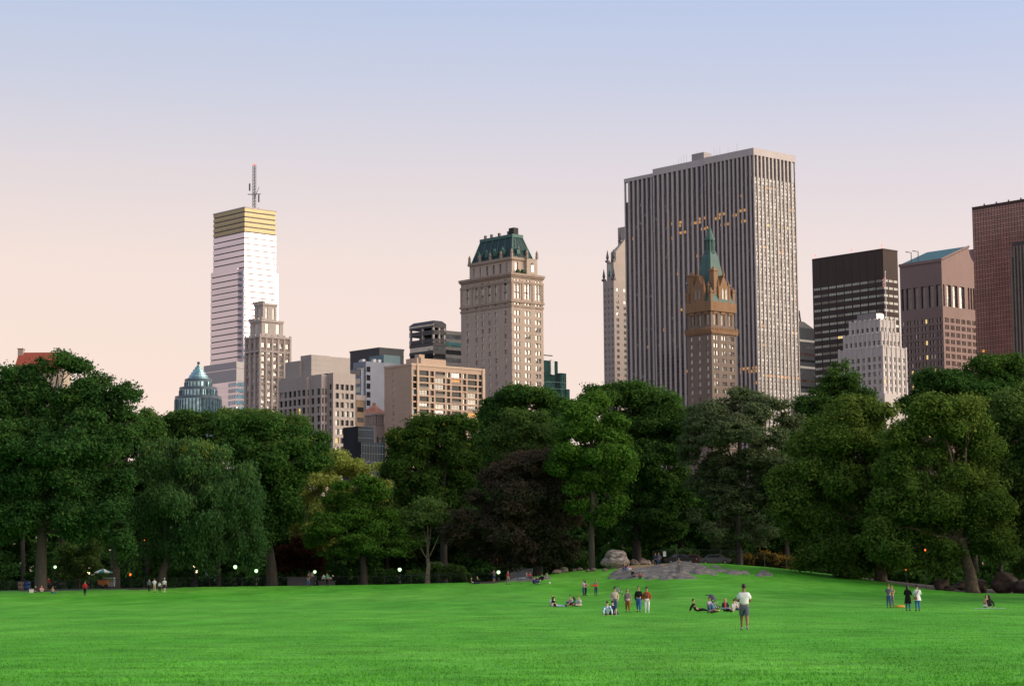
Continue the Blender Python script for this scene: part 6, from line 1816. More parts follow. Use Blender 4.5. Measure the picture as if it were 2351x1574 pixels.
# ------------------------------------------------------------------ people
SKIN = mat('skin', (.44, .25, .17), .6, var=.06, scale=6)
SKINP = mat('pale_skin', (.55, .35, .26), .6, var=.06, scale=6)
SKIND = mat('dark_skin', (.08, .045, .03), .6, var=.06, scale=6)
def cloth(name, col, var=.12): return mat(name + '_cloth', col, .9, var=var, scale=7, bump=.25, spec=.2)
HB = mat('black_hair', (.012, .010, .010), .6, var=.2, scale=12); HD = mat('brown_hair', (.06, .03, .018), .6, var=.2, scale=12)
HR = mat('red_brown_hair', (.16, .06, .025), .6, var=.2, scale=12); HBL = mat('blond_hair', (.38, .24, .11), .6, var=.2, scale=12); HG = mat('grey_hair', (.3, .28, .26), .6, var=.2, scale=12)
EYE = mat('dark_eye', (.02, .015, .012), .3, var=0)
LIP = mat('lips', (.30, .10, .08), .5, var=0)
V = Vector
def joints(pose, arms):
    J = {}
    if pose.startswith('stand'):
        st = .12 if 'walk' in pose else 0.0
        J.update(pelvis=(0, 0, .97), belly=(0, -.01, 1.10), chest=(0, 0, 1.29), nb=(0, .01, 1.44))
        for s, k in ((-1, 'r'), (1, 'l')):
            f = st * (1 if s > 0 else -1)
            J.update({'hip' + k: (s * .088, 0, .82), 'kn' + k: (s * .10, -.03 - f * .7, .50), 'an' + k: (s * .105, .03 - f * 1.2 + (.06 if f < 0 else 0), .09 + (.05 if f < 0 else 0)), 'to' + k: (s * .12, -.13 - f * 1.2, .035)})
    elif pose == 'knees':                # seated on the ground, knees drawn up
        J.update(pelvis=(0, .05, .13), belly=(0, .05, .27), chest=(0, .02, .47), nb=(0, -.02, .62))
        for s, k in ((-1, 'r'), (1, 'l')):
            J.update({'hip' + k: (s * .095, -.08, .13), 'kn' + k: (s * .14, -.36, .46), 'an' + k: (s * .12, -.62, .10), 'to' + k: (s * .13, -.78, .05)})
    elif pose == 'cross':
        J.update(pelvis=(0, .05, .12), belly=(0, .05, .27), chest=(0, .02, .47), nb=(0, -.02, .62))
        for s, k in ((-1, 'r'), (1, 'l')):
            J.update({'hip' + k: (s * .12, -.06, .115), 'kn' + k: (s * .36, -.28, .16), 'an' + k: (s * -.02, -.40 - .07 * s, .08), 'to' + k: (s * -.14, -.45 - .07 * s, .06)})
    elif pose == 'legs':                 # leaning back on the arms, legs out in front
        J.update(pelvis=(0, .05, .12), belly=(0, .13, .26), chest=(0, .22, .45), nb=(0, .25, .60))
        for s, k in ((-1, 'r'), (1, 'l')):
            J.update({'hip' + k: (s * .095, -.08, .115), 'kn' + k: (s * .11, -.42, .19 if s > 0 else .14), 'an' + k: (s * .10, -.83, .07), 'to' + k: (s * .12, -.88, .19)})
    elif pose == 'side':                 # reclining on one hip, legs to the left, propped on an arm
        J.update(pelvis=(0, 0, .15), belly=(.10, .02, .27), chest=(.24, .02, .44), nb=(.32, 0, .58))
        for s, k in ((-1, 'r'), (1, 'l')):
            J.update({'hip' + k: (-.04, s * .08, .14), 'kn' + k: (-.42, s * .08 - .05, .13 + .02 * s), 'an' + k: (-.80, s * .06 + .05, .07), 'to' + k: (-.93, s * .06, .06)})
    elif pose == 'back':                 # flat on the back, head towards the camera, knees up
        J.update(pelvis=(0, .55, .12), belly=(0, .38, .13), chest=(0, .16, .15), nb=(0, 0, .17))
        for s, k in ((-1, 'r'), (1, 'l')):
            J.update({'hip' + k: (s * .09, .60, .12), 'kn' + k: (s * .12, .92, .48), 'an' + k: (s * .11, 1.22, .09), 'to' + k: (s * .12, 1.38, .05)})
    elif pose == 'seat':                 # seated on a rock about 0.4 m up
        J.update(pelvis=(0, .05, .50), belly=(0, .02, .64), chest=(0, -.05, .83), nb=(0, -.12, .97))
        for s, k in ((-1, 'r'), (1, 'l')):
            J.update({'hip' + k: (s * .095, -.08, .49), 'kn' + k: (s * .12, -.40, .48 - (.0 if s > 0 else .03)), 'an' + k: (s * .13, -.42 - .08 * s, .10), 'to' + k: (s * .14, -.58 - .08 * s, .05)})
    P = {k: V(p) for k, p in J.items()}
    up = (P['nb'] - P['chest']).normalized()
    if pose == 'back': hd = V((0, -1, .25)).normalized()
    else: hd = (up * .4 + V((0, -.10, 1))).normalized()
    P['neck'] = P['nb'] + hd * .055; P['jaw'] = P['nb'] + hd * .125 + V((0, -.018, 0)); P['head'] = P['nb'] + hd * .205 + V((0, -.008, 0)); P['top'] = P['nb'] + hd * .285
    c, nb = P['chest'], P['nb']
    side = V((0, 1, 0)) if pose == 'side' and False else V((1, 0, 0))
    if pose == 'side': side = V((.45, .8, -.25)).normalized()
    for s, k in ((-1, 'r'), (1, 'l')):
        sh = nb + side * (s * .172) - hd * .075
        P['sh' + k] = sh
        if arms == 'down': e, w = sh + V((s * .06, .03, -.29)), sh + V((s * .055, -.05, -.53))
        elif arms == 'pockets': e, w = sh + V((s * .10, .07, -.28)), sh + V((s * .0, -.10, -.49))
        elif arms == 'crossed': e, w = sh + V((s * .06, -.05, -.27)), sh + V((-s * .18, -.25, -.20))
        elif arms == 'camera': e, w = sh + V((s * .08, -.18, -.20)), sh + V((-s * .09, -.27, .06))
        elif arms == 'phone': e, w = (sh + V((s * .07, .02, -.28)), sh + V((-s * .02, -.22, -.24))) if s < 0 else (sh + V((.08, -.12, -.25)), sh + V((-.08, -.16, .04)))
        elif arms == 'hold': e, w = sh + V((s * .07, -.06, -.27)), sh + V((s * -.04, -.28, -.25))
        elif arms == 'hug': e, w = sh + V((s * .05, -.16, -.20)), sh + V((-s * .12, -.34, -.16))
        elif arms == 'behind': e, w = sh + V((s * .09, .16, -.22)), V((sh.x + s * .10, sh.y + .25, .07))
        elif arms == 'knees': e, w = sh + V((s * .09, -.16, -.20)), V((-s * .02, -.44, .40))
        elif arms == 'lap': e, w = sh + V((s * .08, -.02, -.26)), sh + V((-s * .06, -.26, -.34))
        elif arms == 'overhead': e, w = sh + V((s * .22, -.22, .02)), P['head'] + V((s * .07, -.12, .02))
        elif arms == 'prop': e, w = (sh + V((.02, .12, -.25)), V((sh.x + .14, sh.y + .16, .07))) if s > 0 else (sh + V((-.12, -.1, -.22)), sh + V((-.30, -.12, -.34)))
        elif arms == 'akimbo': e, w = sh + V((s * .17, .08, -.24)), sh + V((s * -.01, -.06, -.42))
        P['el' + k], P['wr' + k] = e, w
        d = (w - e).normalized()
        P['ha' + k] = w + d * .075
    return P
def add_skin(name, verts, edges, roots, mats_, parent, sub=1):
    me = bpy.data.meshes.new(name)
    me.from_pydata([tuple(v[0]) for v in verts], edges, [])
    o = link(name, me, parent)
    md = o.modifiers.new('skin', 'SKIN'); md.use_smooth_shade = True; md.branch_smoothing = .3
    if not me.skin_vertices: me.skin_vertices.new() if hasattr(me.skin_vertices, 'new') else None
    sd = me.skin_vertices[0].data
    for i, (p, r) in enumerate(verts):
        sd[i].radius = (r, r) if not hasattr(r, '__len__') else r
        sd[i].use_root = i in roots
    s2 = o.modifiers.new('subdivision', 'SUBSURF'); s2.levels = sub; s2.render_levels = sub
    me.materials.append(mats_)
    return o
def person(label, u, v, rz, pose='stand', arms='down', top=None, sleeve='long', bottom=None, legs='long', hair=HD, style='short', skin=SKIN, shoes=None, h=1.74, coat=None, cap=None, extra=None, bulk=1.12, group='people in the meadow', D=None, face=False, dz=0.0, skirt=None):
    p = hit(u * K, v * K) if D is None else gat(u * K, D)
    P = joints(pose, arms)
    k = h / 1.76
    names = ['pelvis', 'belly', 'chest', 'nb', 'neck', 'jaw', 'head', 'top', 'hipr', 'knr', 'anr', 'tor', 'hipl', 'knl', 'anl', 'tol', 'shr', 'elr', 'wrr', 'har', 'shl', 'ell', 'wrl', 'hal']
    rad = dict(pelvis=(.125, .10), belly=(.125, .10), chest=(.15, .11), nb=(.07, .06), neck=.051, jaw=(.066, .078), head=(.084, .098), top=(.055, .065), hip=.088, kn=.058, an=.038, to=.034, sh=.055, el=.040, wr=.027, ha=(.038, .020))
    def rr(n, f=1.0, a=0.0):
        r = rad.get(n) or rad[n[:-1]]
        if n not in ('neck', 'jaw', 'head', 'top') and n[:2] not in ('wr', 'ha', 'an', 'to'): f *= bulk
        return tuple(x * f + a for x in r) if hasattr(r, '__len__') else r * f + a
    E = [('pelvis', 'belly'), ('belly', 'chest'), ('chest', 'nb'), ('nb', 'neck'), ('neck', 'jaw'), ('jaw', 'head'), ('head', 'top')]
    for s in 'rl': E += [('pelvis', 'hip' + s), ('hip' + s, 'kn' + s), ('kn' + s, 'an' + s), ('an' + s, 'to' + s), ('chest', 'sh' + s), ('sh' + s, 'el' + s), ('el' + s, 'wr' + s), ('wr' + s, 'ha' + s)]
    ix = {n: i for i, n in enumerate(names)}
    vs = [(P[n] * k, rr(n, k)) for n in names]
    es = [(ix[a], ix[b]) for a, b in E]
    roots = {0}
    hd = (P['top'] - P['jaw']).normalized()
    fw = V((0, -1, 0)) if pose != 'back' else V((0, .25, 1)).normalized()
    fw = (fw - hd * fw.dot(hd)).normalized(); sd_ = fw.cross(hd).normalized()
    # five fingers on each hand, bent and unequal, the thumb from the side of the palm
    for s in 'rl':
        w, ha = P['wr' + s], P['ha' + s]; d = (ha - w).normalized()
        a = d.cross(V((0, 1, .2))).normalized(); c = a.cross(d)
        curl = c * (.018 if s == 'r' else -.018)
        for i, ln in enumerate((.070, .080, .074, .058)):
            b0 = ha - d * .01 + a * ((i - 1.5) * .017)
            n = len(vs)
            vs += [(b0 * k, .010 * k), ((b0 + d * ln * .55 + curl * .5) * k, .0088 * k), ((b0 + d * ln + curl * 1.6) * k, .0075 * k)]
            es += [(n, n + 1), (n + 1, n + 2)]; roots.add(n)
        b0 = w + d * .03 + a * .026
        n = len(vs); vs += [(b0 * k, .011 * k), ((b0 + d * .028 + a * .024 + curl * .4) * k, .0095 * k), ((b0 + d * .055 + a * .026 + curl) * k, .008 * k)]
        es += [(n, n + 1), (n + 1, n + 2)]; roots.add(n)
    # nose and ears
    n = len(vs); q = P['jaw'].lerp(P['head'], .45) + fw * .072
    vs += [((q + hd * .02 - fw * .02) * k, .010 * k), ((q - hd * .012 + fw * .018) * k, .012 * k)]; es.append((n, n + 1)); roots.add(n)
    for s in (-1, 1):
        n = len(vs); q = P['jaw'].lerp(P['head'], .5) + sd_ * (s * .075)
        vs += [((q + hd * .02) * k, .012 * k), ((q - hd * .018) * k, .010 * k)]; es.append((n, n + 1)); roots.add(n)
    body = add_skin('person', vs, es, roots, skin, None)
    body.location = (p.x, p.y, p.z + dz); body.rotation_euler = (0, 0, rz)
    tag(body, label, 'person', group)
    def garment(name, ns, edges, m, f, a, ends={}, sub=1, fl=1.0):
        i2 = {n: i for i, n in enumerate(ns)}
        vv = []
        for n in ns:
            if isinstance(ends.get(n), Vector): pt = ends[n]
            else: pt = P[n]
            vv.append((pt * k, rr(n if n in rad or n[:-1] in rad else 'kn', f * k, a * k)))
        return add_skin(name, vv, [(i2[x], i2[y]) for x, y in edges], {0}, m, body, sub)
    if top is not None:
        ns = ['pelvis', 'belly', 'chest', 'nb']; ed = [('pelvis', 'belly'), ('belly', 'chest'), ('chest', 'nb')]; ends = {'nb': P['chest'].lerp(P['nb'], .9), 'pelvis': P['pelvis'] - (P['belly'] - P['pelvis']).normalized() * .075}
        for s in 'rl':
            ns += ['sh' + s, 'el' + s]; ed += [('chest', 'sh' + s), ('sh' + s, 'el' + s)]
            if sleeve == 'long': ns.append('wr' + s); ed.append(('el' + s, 'wr' + s))
            else: ends['el' + s] = P['sh' + s].lerp(P['el' + s], .75)
        garment('jacket' if coat else 'shirt', ns, ed, top, 1.12, .018 if not coat else .028, ends)
    if bottom is not None:
        ns = ['pelvis', 'belly']; ed = [('pelvis', 'belly')]; ends = {'belly': P['pelvis'].lerp(P['belly'], .55)}
        for s in 'rl':
            ns += ['hip' + s, 'kn' + s]; ed += [('pelvis', 'hip' + s), ('hip' + s, 'kn' + s)]
            if legs == 'long': ns.append('an' + s); ed.append(('kn' + s, 'an' + s)); ends['an' + s] = P['kn' + s].lerp(P['an' + s], .97)
            else: ends['kn' + s] = P['hip' + s].lerp(P['kn' + s], 1.02)
        garment('trousers' if legs == 'long' else 'shorts', ns, ed, bottom, 1.05, .016, ends)
    if skirt is not None:                 # the flaring tail of a coat
        m_, zlo, wlo = skirt
        b = MB(); n = 16
        prof = [(P['belly'].z + .02, .155, .125), (P['pelvis'].z, .185, .15), (P['pelvis'].z * .55 + zlo * .45, .20 + wlo * .4, .17 + wlo * .4), (zlo, .215 + wlo, .185 + wlo)]
        for i in range(3):
            for j in range(n):
                def S(q, t): z, a, c = q; t = 2 * math.pi * t / n; f = 1 + .05 * math.sin(4 * t + z * 3); return (a * f * math.cos(t) * k, c * f * math.sin(t) * k, z * k)
                b.q(S(prof[i], j), S(prof[i], j + 1), S(prof[i + 1], j + 1), S(prof[i + 1], j))
        b.build('coat_skirt', m_, body, True)
    if shoes is not False:
        b = MB()
        for s in 'rl':
            an, to = P['an' + s], P['to' + s]
            b.tube([(an + (an - to).normalized() * .03 + V((0, 0, -.035)) * (pose != 'legs')) * k, (an.lerp(to, .5) + V((0, 0, -.012))) * k, (to + (to - an).normalized() * .05) * k], [.045 * k, .046 * k, .030 * k], 8)
        b.build('shoes', shoes or cloth('dark_shoe', (.03, .028, .026)), body, True)
    hc = P['jaw'].lerp(P['top'], .52) - fw * .012
    M3 = Matrix((sd_, -fw, hd)).transposed()
    if hair is not None:
        b = MB()
        tmp = MB().ball((0, 0, 0), (.090, .106, .106), 16, 12)
        low = -.055 if style == 'short' else -.09
        for q in tmp.v:
            x, y, z = q
            if y < -.02 and z < .05: y = max(y, -.045); x *= .93
            if z < -.015: x *= 1 + (z + .015) * 3.2; y *= 1 + (z + .015) * 2.2
            if z < low:
                z = low + (z - low) * .3; x *= .62; y *= .7
            w = 1 + .05 * math.sin(23 * x + 17 * z)
            b.v.append(tuple((hc + M3 @ V((x * w, y * w, z + .018))) * k))
        b.f, b.m = tmp.f, tmp.m
        if style == 'long':
            e = hc - fw * .055
            dn = (-hd * .7 - fw * .25) if pose != 'back' else -hd
            b.tube([(e) * k, (e + dn * .12) * k, (e + dn * .24 + V((0, 0, -.02))) * k, (e + dn * .36 + V((0, 0, -.03))) * k], [.10 * k, .105 * k, .095 * k, .03 * k], 10)
        elif style == 'bob':
            b.ball(tuple((hc - fw * .02 - hd * .03) * k), (.115 * k, .10 * k, .12 * k), 12, 9)
        elif style == 'bun':
            b.ball(tuple((hc - fw * .11 + hd * .03) * k), (.05 * k,) * 3, 10, 7)
        b.build('hair', hair, body, True)
    if cap is not None:
        tmp = MB().ball((0, 0, 0), (.100, .114, .095), 14, 10); b = MB()
        for x, y, z in tmp.v: b.v.append(tuple((hc + M3 @ V((x, y, max(z, .0) + .045))) * k))
        b.f, b.m = tmp.f, tmp.m
        base = hc + hd * .05
        b.q(*[tuple((base + sd_ * x + fw * y + hd * z) * k) for x, y, z in ((-.075, .09, .01), (.075, .09, .01), (.055, .18, -.012), (-.055, .18, -.012))])
        b.q(*[tuple((base + sd_ * x + fw * y + hd * z) * k) for x, y, z in ((-.075, .09, .0), (-.055, .18, -.022), (.055, .18, -.022), (.075, .09, .0))])
        b.build('cap', cap, body, True)
    b = MB()
    for s in (-1, 1): b.ball(tuple((P['jaw'].lerp(P['head'], .72) + fw * .078 + sd_ * (s * .032)) * k), .011 * k, 8, 6)
    b.build('eyes', EYE, body, True)
    b = MB().ball(tuple((P['jaw'].lerp(P['head'], .02) + fw * .068) * k), (.024 * k, .010 * k, .008 * k), 8, 6); b.build('mouth', LIP, body, True)
    if extra: extra(body, P, k, fw)
    return body
PI = math.pi
JEANS = cloth('blue_jeans', (.045, .095, .20)); DJEANS = cloth('dark_jeans', (.03, .055, .11)); LJEANS = cloth('pale_jeans', (.20, .30, .42)); BRJEANS = cloth('bright_jeans', (.04, .13, .36))
BLACK = cloth('black', (.012, .012, .013)); WHITE_C = cloth('white', (.70, .71, .72), .06); BEIGE = cloth('beige', (.44, .37, .31)); NAVY_C = cloth('navy', (.02, .03, .08)); GREY_C = cloth('grey', (.16, .155, .16)); SLATE = cloth('slate', (.10, .12, .16))
RED_C = cloth('red', (.45, .022, .025)); GREEN_C = cloth('green', (.02, .30, .15)); TEALG = cloth('teal_green', (.01, .11, .09)); PINK_C = cloth('pink', (.62, .20, .30)); RUST = cloth('rust', (.27, .075, .025)); TAN = cloth('tan', (.30, .21, .13)); CREAMC = cloth('cream', (.58, .53, .46)); LILAC = cloth('lilac', (.36, .31, .42)); OCHREC = cloth('brown', (.24, .095, .03)); DKRED = cloth('dark_red', (.22, .035, .03))
def spotted(name, c1, c2, sc, stripes=False):
    mt, t, b = newmat(name); c = nod(t, 'ShaderNodeTexCoord'); b.inputs['Roughness'].default_value = .9
    if stripes:
        n = nod(t, 'ShaderNodeTexWave'); n.bands_direction = 'Z'; n.inputs['Scale'].default_value = sc; n.inputs['Distortion'].default_value = .6
    else:
        n = nod(t, 'ShaderNodeTexVoronoi'); n.inputs['Scale'].default_value = sc
    t.links.new(c.outputs['Object'], n.inputs['Vector']); r = nod(t, 'ShaderNodeValToRGB'); r.color_ramp.interpolation = 'CONSTANT'
    ramp_set(r, [(0, c1), (.47 if not stripes else .5, c2)]); t.links.new(n.outputs[0] if not stripes else n.outputs['Fac'], r.inputs[0]); t.links.new(r.outputs[0], b.inputs['Base Color'])
    return mt
SPOT = spotted('blue_spotted_cloth', (.03, .25, .65), (.62, .68, .74), 11); STRIPE = spotted('striped_cloth', (.02, .02, .02), (.62, .62, .62), 4.2, True); CHECK = spotted('checked_cloth', (.14, .05, .06), (.36, .28, .28), 16)
def bag(m, side, z):
    def f(body, P, k, fw):
        x = .19 * side
        MB().frus((x - .10, x + .10, .16, .24), z - .12, (x - .10, x + .10, .15, .22), z + .08).build('bag', m, body)
        b = MB().tube([(x * k, .19 * k, (z + .08) * k), (.05 * side * k, .175 * k, 1.22 * k), (-.11 * side * k, .12 * k, 1.45 * k), (-.12 * side * k, 0, 1.47 * k)], .016, 5); b.build('strap', m, body)
    return f
def camera_x(body, P, k, fw):
    b = MB().box(-.065 * k, .065 * k, -.20 * k, -.14 * k, 1.06 * k, 1.15 * k).tube([(0, -.20 * k, 1.105 * k), (0, -.26 * k, 1.105 * k)], .035, 10); b.build('camera', STEEL, body)
    MB().tube([(-.06 * k, -.16 * k, 1.15 * k), (-.09 * k, -.15 * k, 1.35 * k), (-.07 * k, -.03 * k, 1.47 * k)], .009, 4).tube([(.06 * k, -.16 * k, 1.15 * k), (.09 * k, -.15 * k, 1.35 * k), (.07 * k, -.03 * k, 1.47 * k)], .009, 4).build('strap', STEEL, body)
def photo_x(body, P, k, fw):
    c = (P['har'] + P['hal']) * .5 * k; b = MB().box(c.x - .07, c.x + .07, c.y - .07, c.y, c.z - .03, c.z + .07).tube([(c.x, c.y - .07, c.z + .02), (c.x, c.y - .16, c.z + .02)], .04, 10); b.build('camera', STEEL, body)
def straps_x(body, P, k, fw):
    b = MB()
    for s in (-1, 1): b.tube([(s * .11 * k, -.16 * k, 1.05 * k), (s * .12 * k, -.165 * k, 1.30 * k), (s * .11 * k, -.08 * k, 1.46 * k), (s * .11 * k, .12 * k, 1.40 * k)], .022, 6)
    b.build('backpack_straps', STEEL, body)
    MB().frus((-.16 * k, .16 * k, .13 * k, .27 * k), .98 * k, (-.14 * k, .14 * k, .13 * k, .23 * k), 1.40 * k).build('backpack', cloth('dark_grey', (.04, .04, .045)), body)
    MB().ball((0, -.15 * k, .93 * k), (.16 * k, .09 * k, .10 * k), 12, 8).build('waist_bundle', cloth('pale_grey', (.36, .36, .37)), body, True)
def disc_x(body, P, k, fw):
    c = (P['har'] + P['hal']) * .5 * k; b = MB().tube([(c.x - .55, c.y - .06, c.z - .05), (c.x - .2, c.y - .08, c.z + .02), (c.x + .12, c.y - .04, c.z + .03)], [.09, .075, .05], 8).ball((c.x - .58, c.y - .06, c.z - .08), (.11, .07, .13), 10, 7); b.build('orange_toy', cloth('bright_orange', (.75, .10, .02)), body, True)
q = person
LG = 'people at the left edge of the meadow'
q('person in dark top with long hair sitting beside the white cooler box', 82, 1354, -.3, 'cross', 'lap', cloth('dark_brown', (.06, .035, .03)), 'long', GREY_C, 'long', HB, 'long', SKINP, h=1.66, group=LG)
q('person in pink jacket sitting next to the dark clad one with the cooler', 95, 1354, .3, 'knees', 'knees', PINK_C, 'long', CREAMC, 'long', HD, 'long', SKINP, h=1.66, group=LG)
q('bare backed person in blue shorts crouched on the grass at far left', 120, 1356, PI - .4, 'cross', 'lap', None, 'short', cloth('blue_shorts', (.04, .18, .32)), 'short', HD, skin=SKIN, h=1.7, group=LG)
q('person in bright red jacket and dark trousers walking away at the left', 194, 1361, PI, 'stand_walk', 'down', RED_C, 'long', BLACK, 'long', HB, h=1.76, coat=True, group=LG)
q('person in white shirt far behind the black fence, right of the biggest oak trunk', 102, 1336, PI, 'stand', 'down', WHITE_C, 'short', GREY_C, 'long', HD, D=308, group='people in the shade behind the fence')
q('person in red top far behind the black fence beside one in white', 111, 1336, PI, 'stand', 'down', RED_C, 'long', BLACK, 'long', HB, D=309, group='people in the shade behind the fence')
q('person in dark clothes, left of the three in white shirts', 341, 1353, PI, 'stand', 'down', SLATE, 'long', BLACK, 'long', HB, h=1.68, group=LG)
q('person in white shirt and tan shorts walking away', 353, 1354, PI, 'stand_walk', 'hold', WHITE_C, 'short', cloth('khaki', (.40, .33, .25)), 'short', HD, skin=SKINP, h=1.76, group=LG)
q('child in white shirt and black trousers between two adults in white', 365, 1354, PI, 'stand', 'down', WHITE_C, 'short', BLACK, 'long', HB, h=1.38, group=LG)
q('person in white shirt, cap and navy shorts walking away', 376, 1354, PI - .2, 'stand_walk', 'down', WHITE_C, 'short', NAVY_C, 'short', HD, skin=SKINP, h=1.8, cap=cloth('pale_cap', (.5, .5, .5)), shoes=WHITE_C, group=LG)
MG = 'people at the middle of the meadow edge'
q('person in black top and pale jeans left of the lamp at the stone wall', 689, 1338, 1.9, 'stand', 'hold', BLACK, 'long', LJEANS, 'long', HR, group=MG)
q('person in black T-shirt with folded arms under the lamp', 705, 1340, .4, 'stand', 'crossed', BLACK, 'short', JEANS, 'long', HB, h=1.68, group=MG)
q('person in white sweater and black shorts beside one in green', 740, 1337, PI + .3, 'stand', 'down', WHITE_C, 'long', BLACK, 'short', HD, skin=SKINP, group=MG)
q('person in bright green top and black trousers', 748, 1339, PI - .3, 'stand', 'akimbo', GREEN_C, 'short', BLACK, 'long', HD, h=1.72, group=MG)
PG = 'people by the purple tree'
q('person in black reclining on a blue cloth left of the purple tree', 1082, 1335, 1.3, 'legs', 'behind', BLACK, 'long', NAVY_C, 'long', HB, skin=SKINP, group=PG)
q('person in black sitting up with raised arm left of the purple tree', 1092, 1334, -.4, 'knees', 'phone', BLACK, 'long', BLACK, 'long', HBL, skin=SKINP, group=PG)
q('person in dark shorts standing with raised arms beside the lamp by the purple tree', 1130, 1330, 0, 'stand', 'camera', SLATE, 'short', DJEANS, 'short', HB, h=1.7, D=287, group=PG)
q('person in dull red shirt and grey trousers walking left of the purple trunk', 1162, 1336, .9, 'stand_walk', 'down', DKRED, 'long', GREY_C, 'long', HD, group=PG)
q('person in pale blue jeans lying back on the ledge under the purple tree', 1200, 1326, -1.5, 'legs', 'behind', GREY_C, 'long', LJEANS, 'long', HBL, skin=SKINP, group=PG)
q('person in red sweater sitting on the ledge under the purple tree', 1212, 1326, .2, 'knees', 'knees', RED_C, 'long', DJEANS, 'long', HR, group=PG)
q('person in black jacket and jeans sitting, front of three by the purple tree', 1229, 1334, .2, 'knees', 'knees', BLACK, 'long', JEANS, 'long', HB, skin=SKINP, coat=True, shoes=WHITE_C, group=PG)
q('person in navy sitting beside a white bag by the purple tree', 1222, 1336, .5, 'knees', 'lap', NAVY_C, 'long', DJEANS, 'long', HD, skin=SKINP, group=PG)
q('person in black sitting on the right end of the ledge by the purple tree', 1240, 1328, -.5, 'knees', 'lap', BLACK, 'long', BLACK, 'long', HB, shoes=WHITE_C, group=PG)
SG = 'standing couples on the slope'
q('man in white shirt and jeans hugging a woman on the slope', 1335, 1362, -1.2, 'stand', 'hug', WHITE_C, 'short', JEANS, 'long', HD, h=1.76, group=SG)
q('woman in pink and black held by the man in white shirt', 1339.5, 1361, 1.9, 'stand', 'hug', PINK_C, 'long', BLACK, 'long', HB, 'long', h=1.64, group=SG)
q('person in grey shirt and jeans holding an orange toy on the slope', 1363, 1361, .3, 'stand', 'hold', GREY_C, 'short', DJEANS, 'long', HR, h=1.74, extra=disc_x, group=SG)
CG = 'circle of five seated people'
q('blond person in white shirt seen from behind, leftmost of the seated five', 1263, 1386, PI - .5, 'cross', 'lap', WHITE_C, 'long', LJEANS, 'long', HBL, skin=SKINP, group=CG)
q('person in black T-shirt and cap leaning back on straight arms', 1272, 1388, PI * .62, 'legs', 'behind', BLACK, 'short', LJEANS, 'long', HB, 'long', SKINP, h=1.66, cap=BLACK, group=CG)
q('dark haired person in beige sweater and blue jeans with knees drawn up', 1305, 1385, -.5, 'knees', 'knees', BEIGE, 'long', JEANS, 'long', HB, skin=SKINP, group=CG)
q('long haired person in teal green top sitting sideways', 1313, 1387, -PI * .5, 'knees', 'knees', TEALG, 'long', cloth('crimson', (.3, .02, .05)), 'short', HB, 'long', SKIN, h=1.64, group=CG)
q('person in pale grey shirt holding a hand to the face, rightmost of the seated five', 1324, 1386, -.4, 'cross', 'phone', cloth('pale_grey_shirt', (.50, .49, .50)), 'long', CREAMC, 'long', HR, skin=SKINP, group=CG)
FG = 'pair seated in front of the four walkers'
q('person in blue and white spotted top reclining, in black trousers', 1388, 1406, PI + .1, 'legs', 'behind', SPOT, 'long', BLACK, 'long', HD, skin=SKINP, group=FG)
q('person in navy T-shirt sitting beside the spotted one, seen from behind', 1401, 1406, PI - .2, 'cross', 'behind', NAVY_C, 'short', DJEANS, 'long', HB, skin=SKINP, group=FG)
WG = 'four people walking towards the camera'
q('man in beige jacket, dark cap and jeans with hands in pockets', 1406, 1400, .1, 'stand', 'pockets', BEIGE, 'long', JEANS, 'long', HD, h=1.78, coat=True, cap=cloth('navy_cap', (.02, .022, .035)), group=WG, bulk=1.28)
q('red haired woman in grey sweater with backpack straps and brown trousers', 1436, 1399.5, 0, 'stand_walk', 'down', cloth('taupe', (.24, .20, .185)), 'long', OCHREC, 'long', HR, 'bob', SKINP, h=1.66, extra=straps_x, group=WG, bulk=1.28)
q('tall man in black sweater and bright blue jeans', 1461, 1399, -.2, 'stand_walk', 'down', BLACK, 'long', BRJEANS, 'long', HB, h=1.84, group=WG, bulk=1.28)
q('man in rust leather jacket and white trousers with a camera on his chest', 1480, 1400, 0, 'stand', 'pockets', RUST, 'long', WHITE_C, 'long', HD, h=1.76, coat=True, cap=cloth('navy_cap', (.02, .022, .035)), extra=camera_x, shoes=WHITE_C, group=WG, bulk=1.28)
KG = 'people on the bedrock hump'
q('person in black top and blue jeans sitting against the huge pale boulder', 1429, 1306, -.4, 'knees', 'knees', BLACK, 'long', BRJEANS, 'long', HBL, skin=SKINP, group=KG)
q('person in pink top and white trousers sitting right of the huge pale boulder', 1437, 1306, .5, 'knees', 'phone', PINK_C, 'long', WHITE_C, 'long', HB, 'long', SKINP, h=1.64, group=KG)
q('person in black coat sitting on the grey rock facing the one in red', 1447, 1322, .9, 'cross', 'lap', BLACK, 'long', GREY_C, 'long', HR, skin=SKINP, group=KG, coat=True)
q('long haired person in red jacket and dark jeans sitting on the grey rock', 1464, 1324, -.1, 'knees', 'knees', RED_C, 'long', DJEANS, 'long', HD, 'long', SKINP, h=1.66, group=KG)
q('dark clad fair haired person standing left in the couple at the fence', 1500, 1298, .2, 'stand', 'down', NAVY_C, 'long', BLACK, 'long', HBL, h=1.68, group=KG, D=283)
q('man in slate blue T-shirt and jeans with hand on hip at the fence', 1507.5, 1298, -.3, 'stand', 'akimbo', SLATE, 'short', JEANS, 'long', HR, h=1.78, group=KG, D=283)
q('person in checked shirt and grey trousers standing on the bedrock hump taking a photo', 1553, 1311, 0, 'stand', 'camera', CHECK, 'long', GREY_C, 'long', HB, h=1.74, group=KG, extra=photo_x)
BG = 'group seated round the buggy'
q('dark haired person in black sweater leaning back on arms, leftmost by the buggy', 1594, 1398, -PI * .5 + PI, 'legs', 'behind', BLACK, 'long', BLACK, 'long', HB, skin=SKIN, group=BG)
